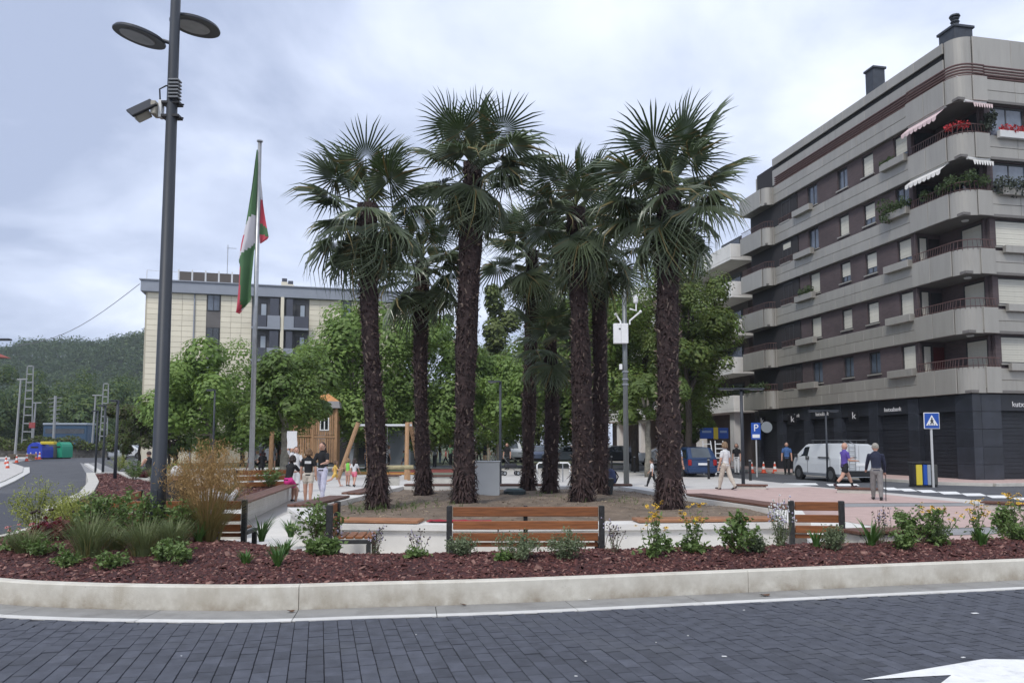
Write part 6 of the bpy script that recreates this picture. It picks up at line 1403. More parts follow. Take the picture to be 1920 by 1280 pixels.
# ================================================================ PEOPLE
SKIN = [mat('skin_light', (.50,.29,.21), .55), mat('skin_tan', (.38,.20,.13), .55)]
def cloth(name, c): return mat('cloth_'+name, c, .85, .12, 12)
PEOPLE = []
def person(label, loc, face, H, top, bottom, pose='stand', sleeve='short', leg='long', shoes=(.02,.02,.022), hair=(.05,.03,.02), hairlen='short', skin=0, arms=None, female=False, legs=None, lean=0, voxel=.014, socks=None, skirt=False, seat=None, headturn=0, child=False, hold=None, group='people in the square'):
    """loc ground point; face = heading angle in degrees (0 looks along +y, positive to the left)"""
    name = label; S = H; sk = 0
    hip, knee_l, shin_l = .52*S, .245*S, .235*S; up_l, fo_l = .165*S, .15*S; shz = .82*S
    hs = 1.12 if child else 1.0
    legs = legs or {'stand': ((3, 2), (-2, 2)), 'walk': ((24, 6), (-16, 22)), 'run': ((38, 30), (-22, 55)), 'sit': ((86, 86), (84, 84)), 'kneel': ((60, 90), (20, 60))}[pose]
    arms = arms or {'stand': ((4, 12), (-2, 14)), 'walk': ((-20, 18), (22, 24)), 'run': ((-38, 70), (35, 75)), 'sit': ((28, 50), (30, 45)), 'kneel': ((40, 30), (50, 30))}[pose]
    mats = [SKIN[skin], cloth(*top), cloth(*bottom), mat('shoe_%d%d%d' % tuple(int(q*250) for q in shoes), shoes, .6), mat('hair_%d%d%d' % tuple(int(q*250) for q in hair), hair, .7, .3, 20), mat('sock_dark', (.02,.02,.022), .9)]
    segs = []   # (p0,p1,(rx0,ry0),(rx1,ry1),mat)
    hipz = hip
    # foot heights decide the pelvis height
    def leg_pts(s, sw, kb, hz):
        a = R(sw); hx = s*.048*S; h0 = Vector((hx, 0, hz)); k = h0+Vector((s*.004*S, math.sin(a), -math.cos(a)))*knee_l; k.x = hx+s*.006*S
        b = R(sw-kb); an = k+Vector((0, math.sin(b), -math.cos(b)))*shin_l; return h0, k, an, b
    lows = []
    for s, (sw, kb) in zip((-1, 1), legs): lows.append(leg_pts(s, sw, kb, 0)[2].z)
    hz = -min(lows)+.042*S if seat is None else seat+.055*S
    tl = R(lean); up = Vector((0, math.sin(tl), math.cos(tl))); pel = Vector((0, 0, hz)); 
    def T(f): return pel+up*(f-.52)*S     # point along the trunk by height fraction
    wsc = .9 if female or child else 1.0
    fat = 1.0
    # trunk
    rings = [(.475, .088*wsc, .062), (.53, .094*wsc*(1.06 if female else 1), .070), (.60, .080*wsc, .060), (.68, .086*wsc, .064), (.75, .098*wsc, .066), (.80, .090*wsc, .056), (.835, .045, .042)]
    for (f0, x0, y0), (f1, x1, y1) in zip(rings, rings[1:]): segs.append((T(f0), T(f1), (x0*S*fat, y0*S*fat), (x1*S*fat, y1*S*fat), 2 if f1 <= .56 else 1))
    segs.append((T(.82), T(.885), (.033*S, .033*S), (.031*S, .031*S), 0))
    hc = T(.932)+Vector((0, .012*S, 0)); hr = .060*S*hs
    head = (hc, hr)
    # arms
    hands = []
    for s, (sw, eb) in zip((-1, 1), arms):
        sp = T(.795)+Vector((s*.103*S*wsc, 0, 0)); a = R(sw)+tl; e = sp+Vector((s*.035*S, math.sin(a)*up_l, -math.cos(a)*up_l)); b = R(sw+eb)+tl; w = e+Vector((-s*.01*S if eb > 40 else s*.008*S, math.sin(b)*fo_l, -math.cos(b)*fo_l))
        am = 1 if sleeve == 'long' else 0
        m_ = sp.lerp(e, .62); segs.append((sp, m_, (.036*S,)*2, (.035*S,)*2, 1 if sleeve != 'none' else 0)); segs.append((m_, e, (.029*S if not am else .034*S,)*2, (.026*S if not am else .031*S,)*2, am)); segs.append((e, w, (.026*S if not am else .030*S,)*2, (.018*S if not am else .024*S,)*2, am))
        d = (w-e).normalized(); hands.append((w, d, s)); pm = w+d*.05*S
        segs.append((w, pm, (.020*S,.012*S), (.024*S,.012*S), 0)); side = Vector((0, 1, 0)).cross(d); side = Vector((s*.3, 1, 0)); side = (side-d*side.dot(d)).normalized(); nn = d.cross(side)
        for i, fl in enumerate((.030, .036, .034, .026)):
            q = pm+side*((i-1.5)*.0115*S)*-1; segs.append((q, q+(d*.85+nn*.25*s).normalized()*fl*S, (.0065*S,)*2, (.0055*S,)*2, 0))
        q = w+d*.018*S+side*.018*S; segs.append((q, q+(d*.7+side*.6).normalized()*.034*S, (.0075*S,)*2, (.006*S,)*2, 0))
    feet = []
    for s, (sw, kb) in zip((-1, 1), legs):
        h0, k, an, b = leg_pts(s, sw, kb, hz); LM = 2 if leg == 'long' else 0
        th = .052*S*(1.06 if leg != 'none' else 1); m_ = h0.lerp(k, .5 if leg == 'short' else .8 if leg == 'knee' else .25)
        wide = 1.28 if leg == 'long' else 1.0
        segs.append((h0, m_, (th*1.12,)*2, (th*(1.06 if leg in ('short','knee') else .95),)*2, 2)); 
        segs.append((m_, k, (th*.86*wide**.5,)*2, (.038*S*wide,)*2, LM)); c = k.lerp(an, .35); 
        segs.append((k, c, (.037*S*wide,)*2, (.037*S*wide,)*2, LM)); c2 = k.lerp(an, .62); segs.append((c, c2, (.037*S*wide,)*2, (.029*S*wide,)*2, LM)); segs.append((c2, an, (.029*S*wide,)*2, (.021*S*wide**1.6,)*2, 5 if socks else LM))
        fa = R(sw-kb)*.6 if seat is None else 0; fd = Vector((s*.08, math.cos(fa), math.sin(fa))).normalized(); hl = an+Vector((0, 0, -.012*S))-fd*.02*S; segs.append((hl, hl+fd*.115*S+Vector((0,0,-.008*S)), (.026*S,.024*S), (.026*S,.016*S), 3)); segs.append((an, hl, (.022*S,)*2, (.026*S,)*2, 3))
    if skirt:
        segs.append((T(.53), Vector((0, .03, .12*S)), (.095*S, .07*S), (.15*S, .12*S), 2))
    b = MB()
    for p0, p1, r0, r1, m in segs:
        d = p1-p0; L = d.length
        if L < 1e-5: continue
        t = d/L; n = 10 if max(r0) > .02 else 7
        ext = [(-max(r0)*.55, .55), (-max(r0)*.25, .85), (0, 1)]; ex2 = [(0, 1), (max(r1)*.25, .85), (max(r1)*.55, .55)]
        pts = [p0+t*e for e, f in ext]+[p1+t*e for e, f in ex2]; rad = [(r0[0]*f, r0[1]*f) for e, f in ext]+[(r1[0]*f, r1[1]*f) for e, f in ex2]
        u = Vector((1, 0, 0)); u = (u-t*u.dot(t)).normalized() if abs(t.x) < .95 else Vector((0, 1, 0)); v = t.cross(u); o_ = len(b.v)
        for p, (rx, ry) in zip(pts, rad):
            for j in range(n): a = 2*PI*j/n; b.v.append(tuple(p+u*rx*math.cos(a)+v*ry*math.sin(a)))
        for i in range(len(pts)-1):
            for j in range(n): b.f.append((o_+i*n+j, o_+i*n+(j+1) % n, o_+(i+1)*n+(j+1) % n, o_+(i+1)*n+j)); b.m.append(0)
        b.f.append(tuple(o_+j for j in reversed(range(n)))); b.m.append(0); b.f.append(tuple(o_+(len(pts)-1)*n+j for j in range(n))); b.m.append(0)
    ht = R(headturn); fwd = Vector((-math.sin(ht), math.cos(ht), 0)); rt = Vector((fwd.y, -fwd.x, 0))
    b.sphere(hc, (hr*.92, hr*1.06, hr*1.22), 0, 14, 10); b.sphere(hc+fwd*hr*.25+Vector((0,0,-hr*.72)), (hr*.62, hr*.66, hr*.5), 0, 10, 8)     # skull, jaw
    b.sphere(hc+fwd*hr*1.05+Vector((0,0,-hr*.22)), (hr*.16, hr*.22, hr*.22), 0, 8, 6)    # nose
    for s in (-1, 1): b.sphere(hc+rt*s*hr*.93+Vector((0,0,-hr*.12)), (hr*.10, hr*.2, hr*.28), 0, 8, 6)
    o = thing('person', label, 'person', loc, R(face), group)
    me = b.mesh('body_raw', mats); ob = put('body', me, o); md = ob.modifiers.new('r', 'REMESH'); md.mode = 'VOXEL'; md.voxel_size = voxel; md.use_smooth_shade = True
    # hair as a child cap
    hb = MB()
    if hairlen != 'bald':
        hb.sphere(hc-fwd*hr*.10+Vector((0,0,hr*.12)), (hr*.99, hr*1.07, hr*1.17), 0, 12, 8)
        keep = [f for f in hb.f if True]; vs = [Vector(v) for v in hb.v]
        def vis(f):
            c = sum((vs[i] for i in f), Vector())/len(f)-hc
            return not (c.dot(fwd) > hr*.35 and c.z < hr*.62) and c.z > (-hr*.75 if hairlen != 'short' else -hr*.35)
        ff = [f for f in hb.f if vis(f)]; hb.f = ff; hb.m = [0]*len(ff)
        if hairlen == 'long':
            hb.tube([hc-fwd*hr*.45+Vector((0,0,hr*.2)), hc-fwd*hr*.85+Vector((0,0,-hr*.9)), hc-fwd*hr*.95+Vector((0,0,-hr*2.3)), hc-fwd*hr*.9+Vector((0,0,-hr*3.0))], [(hr*.9,hr*.6),(hr*1.0,hr*.5),(hr*.85,hr*.4),(hr*.35,hr*.2)], 10)
        if hairlen == 'bob':
            for s in (-1, 1): hb.tube([hc+rt*s*hr*.85+Vector((0,0,hr*.2)), hc+rt*s*hr*.95-fwd*hr*.2+Vector((0,0,-hr*1.0))], [(hr*.35,hr*.55),(hr*.28,hr*.5)], 8)
            hb.tube([hc-fwd*hr*.6, hc-fwd*hr*.8+Vector((0,0,-hr*1.05))], [(hr*.9,hr*.5),(hr*.9,hr*.35)], 10)
        hb.build('hair', mats[4], o, smooth=True)
    for s in (-1, 1): e = MB(); e.sphere(hc+rt*s*hr*.36+fwd*hr*.93+Vector((0,0,hr*.02)), hr*.12, 0, 6, 4); e.build('eye', mat('eye_dark', (.02,.015,.012), .3), o)
    mo = MB(); mo.sphere(hc+fwd*hr*.86+Vector((0,0,-hr*.66)), (hr*.26, hr*.12, hr*.07), 0, 8, 4); mo.build('mouth', mat('lip', (.30,.10,.085), .5), o)
    PEOPLE.append((ob, segs, head, o, mats, sleeve)); return o, hands
def pg(px, py): p = gnd(px, py); return (p.x, p.y, 0)
NAVYC, WHT, BLK = ('navy', (.018,.022,.045)), ('white', (.62,.62,.62)), ('black', (.014,.014,.016))
person('bald man in a purple t-shirt and black shorts striding right, looking at his phone', pg(1585,915), -80, 1.72, ('purple', (.10,.065,.30)), BLK, legs=((30, 8), (-24, 22)), leg='short', hairlen='bald', socks=True, shoes=(.06,.03,.035), arms=((35, 62), (10, 78)), voxel=.011)
phn = MB(); 
o, hnds = person('elderly man in a dark navy jacket and grey trousers seen from behind', pg(1645,937), -20, 1.63, NAVYC, ('greytrouser', (.20,.19,.185)), sleeve='long', hair=(.30,.28,.24), legs=((10, 3), (-8, 10)), arms=((14, 30), (8, 14)), voxel=.011, lean=5)
person('woman in a white top and wide beige trousers walking away to the left', pg(1361,918), 35, 1.70, WHT, ('beige', (.48,.43,.36)), sleeve='short', hair=(.20,.13,.075), hairlen='bob', female=True, legs=((16, 4), (-18, 14)), voxel=.012, shoes=(.06,.045,.04))
person('person in a pale blue top and shorts partly hidden by the stoutest palm', pg(1271,914), -60, 1.70, ('paleblue', (.32,.40,.55)), ('denim', (.22,.30,.50)), leg='short', legs=((12, 3), (-8, 8)))
person('child in white and black left of the stoutest palm', pg(1223,912), 60, 1.05, WHT, BLK, child=True, pose='walk')
person('man in a blue shirt by the white van bonnet', pg(1476,889), 160, 1.68, ('blue', (.06,.13,.30)), BLK, hair=(.12,.1,.09))
person('person in black and white standing right of the walking woman', pg(1382,888), 150, 1.62, BLK, WHT, female=True, hairlen='bob')
# group of girls near the left planter
person('girl in a black t-shirt and pink shorts sitting on the wall edge, seen from behind', (xat(541, 21.7)+.0, 21.75, 0), -28, 1.50, BLK, ('pink', (.62,.04,.24)), pose='sit', seat=.50, leg='short', legs=((55, 62), (45, 52)), hair=(.03,.02,.018), hairlen='bob', female=True, voxel=.012, lean=14, shoes=(.02,.02,.025))
person('brown haired girl in a black printed t-shirt and beige shorts, back to us', pg(577,943), 6, 1.48, BLK, ('sand', (.50,.45,.38)), leg='short', hair=(.16,.095,.05), hairlen='bob', female=True, voxel=.012, legs=((8, 2), (-8, 4)))
pr_ = MB().bev((-.085,-.104,1.07),(.085,-.099,1.14), .001).build('shirt_print', mat('print_white', (.6,.6,.6), .8), PEOPLE[-1][3])
person('young woman in a black top and long pale trousers facing us among the girls', pg(603,936), 170, 1.66, BLK, ('lilac', (.52,.52,.64)), sleeve='short', hair=(.035,.02,.015), hairlen='long', female=True, voxel=.012, arms=((30, 55), (28, 60)), legs=((14, 3), (-16, 10)))
person('girl in a white top standing behind the two black shirts', pg(554,921), 200, 1.50, WHT, WHT, female=True, hairlen='long', hair=(.12,.07,.04), arms=((20, 60), (15, 50)))
person('child with a white towel on the head by the pale tree trunk', pg(547,899), 190, 1.45, ('whitepattern', (.55,.55,.57)), ('jean', (.15,.2,.32)), arms=((165, 20), (160, 20)), hairlen='short', child=True)
tw_ = thing('towel', 'white towel held up over the heads beside the pale tree trunk', 'towel', (xat(549, 34, 1.9), 33.9, zat(840,34))); g_ = MB(); n = 8; g_.add([(-.22+.06*j/6*0+(.44)*i/n*(1) , .06*math.sin(i*1.6+j), .75*j/6) for j in range(7) for i in range(n+1)], [(j*(n+1)+i, j*(n+1)+i+1, (j+1)*(n+1)+i+1, (j+1)*(n+1)+i) for j in range(6) for i in range(n)]); g_.build('towel', mat('towel_white', (.7,.7,.7), .9), tw_, smooth=True)
person('small child in a yellow dress running right', pg(628,912), -75, 1.02, ('yellow', (.62,.40,.10)), ('yellow', (.62,.40,.10)), pose='run', legs=((32, 15), (-34, 35)), leg='short', child=True, hairlen='bob', hair=(.10,.06,.035), shoes=(.5,.3,.24))
person('small child in a bright green vest beside the girl in pink shorts', pg(652,911), -20, 1.05, ('lime', (.22,.60,.10)), ('skinpink', (.45,.25,.22)), leg='short', child=True, hairlen='bob', hair=(.22,.14,.08), sleeve='none')
person('small girl in a white top and pink shorts walking away', pg(664,912), -10, 1.08, WHT, ('rose', (.60,.14,.20)), leg='short', child=True, hairlen='long', hair=(.04,.025,.02), pose='walk')
person('boy in a light blue t-shirt standing right of the dark haired woman', pg(610,886), 10, 1.25, ('skyblue', (.28,.42,.60)), ('dark', (.025,.027,.03)), leg='knee', child=True, hair=(.02,.015,.012))
person('person in a grey dress standing left of the pale tree trunk', pg(512,880), 30, 1.55, ('grey', (.25,.25,.27)), ('grey', (.25,.25,.27)), leg='short', female=True, hairlen='long', hair=(.2,.12,.07))
for lab, px, py, st_, tp, bt, hr_, fc in (('seated person in red behind the brown bench back', 493, 872, .42, ('red', (.42,.05,.05)), BLK, (.05,.03,.02), 170), ('seated person with white top left in the group behind the bench back', 482, 884, .42, WHT, BLK, (.4,.3,.16), 140), ('seated person in black bending forward behind the bench back', 492, 890, .42, BLK, BLK, (.03,.02,.02), 30), ('seated person in pale clothes at the far playground edge', 566, 876, .42, ('cream', (.5,.45,.36)), ('jean', (.15,.2,.32)), (.3,.2,.1), 180)):
    person(lab, pg(px, py), fc, 1.5, tp, bt, pose='sit', seat=st_, hair=hr_, voxel=.016, hairlen='bob')
person('white haired person in dark clothes sitting on the bench behind the tan grass', (xat(338, 11.9), 11.75, 0), 8, 1.62, ('charcoal', (.03,.03,.034)), BLK, pose='sit', seat=.40, hair=(.55,.53,.50), sleeve='long', lean=8, voxel=.012)
person('person in a white shirt bending down on the bench behind the tan grass', (xat(388, 12.0), 11.8, 0), -6, 1.6, WHT, ('jean', (.15,.2,.32)), pose='sit', seat=.40, hair=(.06,.04,.03), sleeve='long', lean=42, voxel=.012)
person('person in a blue top standing by the parked cars on the left', pg(320,866), 0, 1.62, ('royal', (.05,.10,.34)), BLK, voxel=.018)
person('person in a pale top standing under the left plane tree', pg(340,867), 30, 1.66, ('palegrey', (.45,.45,.47)), ('jean', (.15,.2,.32)), voxel=.018, hair=(.3,.25,.2))
person('person sitting with bare shoulders at the corner of the left planting bed', (xat(276, 31), 31.2, 0), 60, 1.6, BLK, BLK, pose='sit', seat=.45, sleeve='none', hair=(.04,.025,.02), voxel=.016)
crowd = [(735,868,1.6,('inky',(.025,.027,.06)),'dark','adult in navy far under the trees behind the first two palms'), (746,869,1.15,WHT,'jean','child in white beside the adult in navy under the trees'), (825,868,1.55,BLK,'jean','adult in black right of the man in the grey shirt'), (836,870,1.2,('coral',(.5,.14,.12)),'dark','child in coral near the tallest palm'), (884,866,1.6,('palegrey',(.45,.45,.47)),'dark','adult in pale grey just left of the white block'), (935,866,1.58,('navy2',(.03,.04,.08)),'jean','adult in navy just right of the white block'), (662,866,1.62,('cream',(.5,.45,.36)),'jean','adult in cream behind the left swing leg'), (618,866,1.6,('salmon',(.5,.2,.16)),'dark','adult in salmon at the foot of the play tower'), (536,868,1.58,('palegrey',(.45,.45,.47)),'beige','adult in pale grey under the tree right of the flagpole'), (470,884,1.5,('cream',(.5,.45,.36)),'jean','person in cream behind the brown bench back, leftmost'), (500,866,1.6,('inky',(.025,.027,.06)),'dark','dark clad adult in the shade left of the pale tree trunk'), (524,872,1.45,('salmon',(.5,.2,.16)),'beige','person in salmon just left of the pale tree trunk'), (572,868,1.6,('sage',(.25,.3,.22)),'dark','adult in sage green at the play tower edge'), (648,868,1.55,('whiteb',(.56,.56,.58)),'jean','parent in white between the tower and the swing leg'), (455,868,1.6,('navy2',(.03,.04,.08)),'jean','adult in navy in the shade under the round plane tree'), (420,866,1.62,('greyshirt',(.42,.43,.46)),'dark','adult in grey in the shade of the round plane tree'), (702,870,1.2,('coral',(.5,.14,.12)),'dark','child in coral close behind the first palm trunk'), (768,866,1.65,('inky',(.025,.027,.06)),'dark','dark clad adult behind the right swing leg'), (690,880,1.65,('denimshirt',(.16,.22,.38)),'jean','person in a denim shirt under the swing frame, left'), (718,872,1.35,WHT,'dark','child in white seen under the swing frame centre'), (728,880,1.5,('whiteb',(.56,.56,.58)),'black','person in white and black on the swing'), (757,876,1.2,('mint',(.42,.55,.45)),'jean','child in mint beside the right swing post'), (815,876,1.6,('greyshirt',(.42,.43,.46)),'darkgrey','man in a grey shirt and dark shorts between the palms'), (845,872,1.65,('palegreen',(.30,.50,.28)),'dark','person in pale green left of the tallest palm'), (898,866,1.7,('inky',(.025,.027,.06)),'dark','person in dark blue behind the white block, left'), (909,866,1.72,('inky',(.025,.027,.06)),'dark','second dark blue figure behind the white block'), (916,868,1.6,('cream',(.5,.45,.36)),'beige','person in cream behind the white block, centre'), (926,867,1.6,BLK,'white','person in black and white behind the white block, right'), (951,880,1.66,BLK,'black','adult in black standing behind the stroller'), (634,870,1.3,('red',(.42,.05,.05)),'jean','child in red by the play tower foot'), (586,872,1.5,('peach',(.55,.35,.26)),'jean','person in peach left of the play tower'), (776,870,1.55,('lavender',(.4,.36,.5)),'jean','person in lavender right of the swing frame'), (870+160,862,1.6,BLK,'dark','figure in dark clothes far behind the small palm'), (674,868,1.5,('whiteb',(.56,.56,.58)),'dark','pale clad parent behind the left swing leg')]
BT = {'jean': ('jean',(.15,.2,.32)), 'dark': ('dark',(.025,.027,.03)), 'black': BLK, 'darkgrey': ('dgrey',(.06,.06,.065)), 'beige': ('beige',(.48,.43,.36)), 'white': WHT}
for i, (px, py, H, tp, bt, lab) in enumerate(crowd):
    person(lab, pg(px, py), [20,170,-60,90,160,-30][i % 6], H, tp, BT[bt], pose='walk' if i % 3 == 0 else 'stand', voxel=.018, hair=[(.04,.025,.02),(.1,.06,.035),(.22,.14,.08)][i % 3], hairlen=['short','bob','long'][i % 3], leg='short' if i % 4 == 1 else 'long')
# turn the raw sweeps into single continuous bodies and colour skin and clothes
dg = bpy.context.evaluated_depsgraph_get()
for ob, segs, (hc, hr), o, mats, sl in PEOPLE:
    me = bpy.data.meshes.new_from_object(ob.evaluated_get(dg)); ob.modifiers.clear(); old = ob.data; ob.data = me; bpy.data.meshes.remove(old); me.name = 'body'
    me.materials.clear()
    for m in mats: me.materials.append(m)
    nf = len(me.polygons); c = np.empty(nf*3); me.polygons.foreach_get('center', c); c = c.reshape(-1, 3); best = np.full(nf, 1e9); mi = np.zeros(nf, np.int32)
    for p0, p1, r0, r1, m in segs:
        a, d = np.array(p0), np.array(p1-p0); t = np.clip(((c-a)@d)/max(1e-9, d@d), 0, 1); q = np.linalg.norm(c-a-t[:, None]*d, axis=1)-((r0[0]+r0[1])/2*(1-t)+(r1[0]+r1[1])/2*t); k = q < best; best[k] = q[k]; mi[k] = m
    q = np.linalg.norm((c-np.array(hc))/np.array([1, 1.05, 1.25]), axis=1)-hr; k = q < np.minimum(best, .3*hr); mi[k] = 0
    me.polygons.foreach_set('material_index', mi); me.polygons.foreach_set('use_smooth', [True]*nf); me.update()
p_ = gnd(1602, 915); ph = MB().cbox((0,0,0), (.06,.12,.01)).build('phone', BLACK, None, (xat(1602, 27.8, 1.1), 27.75, zat(857, 27.8)), rot=None); ph['label'] = 'black phone held out by the bald man in purple'; ph['category'] = 'phone'; ph.rotation_euler = (0, .2, R(-80))
ws = thing('walking_stick', 'thin dark walking stick held by the elderly man in navy', 'walking stick', (xat(1654,22.0), 21.9, 0)); MB().tube([(0,0,0),(.02,0,.72)], .012, 6).build('shaft', BLACK, ws); MB().tube([(.02,0,.72),(.02,.06,.75),(.02,.1,.73)], .014, 6).build('handle', WOODD, ws)
# ================================================================ PLANTS IN THE BED
GRA = mat('grass_blade', (.075,.12,.035), .5, col2=(.14,.19,.06), vscale=6, transl=((.12,.18,.04), .3))
GRF = mat('fine_grass', (.12,.16,.065), .6, col2=(.22,.25,.11), vscale=8, transl=((.15,.18,.07), .3))
STRAP = mat('strap_leaf', (.05,.12,.03), .4, col2=(.10,.19,.05), vscale=5, transl=((.1,.2,.04), .25))
TAN = mat('tan_grass', (.34,.21,.085), .7, col2=(.47,.31,.13), vscale=7, transl=((.3,.2,.08), .35))
TANG = mat('tan_grass_green', (.20,.18,.065), .6, col2=(.32,.25,.10), vscale=7, transl=((.2,.18,.06), .35))
ROSE = mat('shrub_leaf', (.095,.155,.045), .45, col2=(.19,.27,.085), vscale=10, transl=((.12,.2,.05), .3))
SAGE = mat('sage_leaf', (.12,.155,.08), .6, col2=(.20,.24,.13), vscale=10, transl=((.15,.2,.1), .25))
LIME = mat('lime_leaf', (.27,.31,.06), .5, col2=(.42,.44,.11), vscale=8, transl=((.3,.35,.08), .35))
REDL = mat('red_leaf', (.10,.014,.022), .45, col2=(.20,.03,.045), vscale=14, transl=((.2,.03,.04), .25))
STEMG = mat('green_stem', (.10,.12,.05), .6, .2, 8); STEMB = mat('brown_stem', (.10,.065,.045), .8, .2, 8)
YEL = mat('yellow_petal', (.70,.42,.03), .6, .15, 20); SEED = mat('seed_head', (.045,.03,.025), .8); LILAC = mat('lilac_petal', (.40,.36,.48), .7); PINKF = mat('pink_petal', (.45,.16,.14), .7, .2, 20); WHF = mat('white_petal', (.62,.62,.60), .7)
PN = [0]
def blades(n, h, spread, w, droop, rd, r0=.04, segs=4, twist=0):
    b = MB()
    for i in range(n):
        a = rd.random()*2*PI; d = Vector((math.cos(a), math.sin(a), 0)); s = Vector((-d.y, d.x, 0)); L = h*rd.uniform(.65, 1.1); out = spread*rd.uniform(.25, 1.1); dr = droop*rd.uniform(.3, 1.2); q0 = d*rd.random()*r0; pr = None
        for j in range(segs+1):
            t = j/segs; p = q0+d*(out*t**1.5)+Vector((0, 0, L*t-dr*L*t**3)); ww = w*(1-t**2.2)*.5+.0006; cur = (p-s*ww, p+s*ww)
            if pr: b.add([pr[0], pr[1], cur[1], cur[0]], [(0,1,2,3)])
            pr = cur
    return b
def stems(pts, r=.004, bend=.03, rd=random):
    b = MB()
    for a, c in pts:
        a, c = Vector(a), Vector(c); m = a.lerp(c, .55)+Vector((rd.gauss(0, bend), rd.gauss(0, bend), 0)); b.tube([a, m, c], [r, r*.8, r*.45], 4, caps=False)
    return b
def leaves_on(b, p, n, r, s, rd, asp=.5):
    for _ in range(n):
        c = Vector(p)+Vector((rd.gauss(0, r), rd.gauss(0, r), rd.gauss(0, r*.8))); e = Euler((rd.gauss(0, .6), rd.gauss(0, .6), rd.random()*6.3)).to_matrix(); L = s*rd.uniform(.6, 1.3)
        b.add([c+e @ Vector(q) for q in ((-.5*L,0,-.08*L),(-.1*L,.5*L*asp,.04*L),(.5*L,0,-.1*L),(-.1*L,-.5*L*asp,.04*L))], [(0,1,2,3)])
def flower(b, p, r, rd, n=7, mi=0, mc=1):
    p = Vector(p); e = Euler((rd.gauss(0, .35), rd.gauss(0, .35), rd.random())).to_matrix()
    for i in range(n):
        a, w = 2*PI*i/n, PI/n*.8; b.add([p+e @ Vector(q) for q in ((0,0,.002),(r*.6*math.cos(a-w),r*.6*math.sin(a-w),.004),(r*math.cos(a),r*math.sin(a),-.006),(r*.6*math.cos(a+w),r*.6*math.sin(a+w),.004))], [(0,1,2,3)], mi)
    b.sphere(p+Vector((0,0,.004)), r*.28, mc, 6, 4)
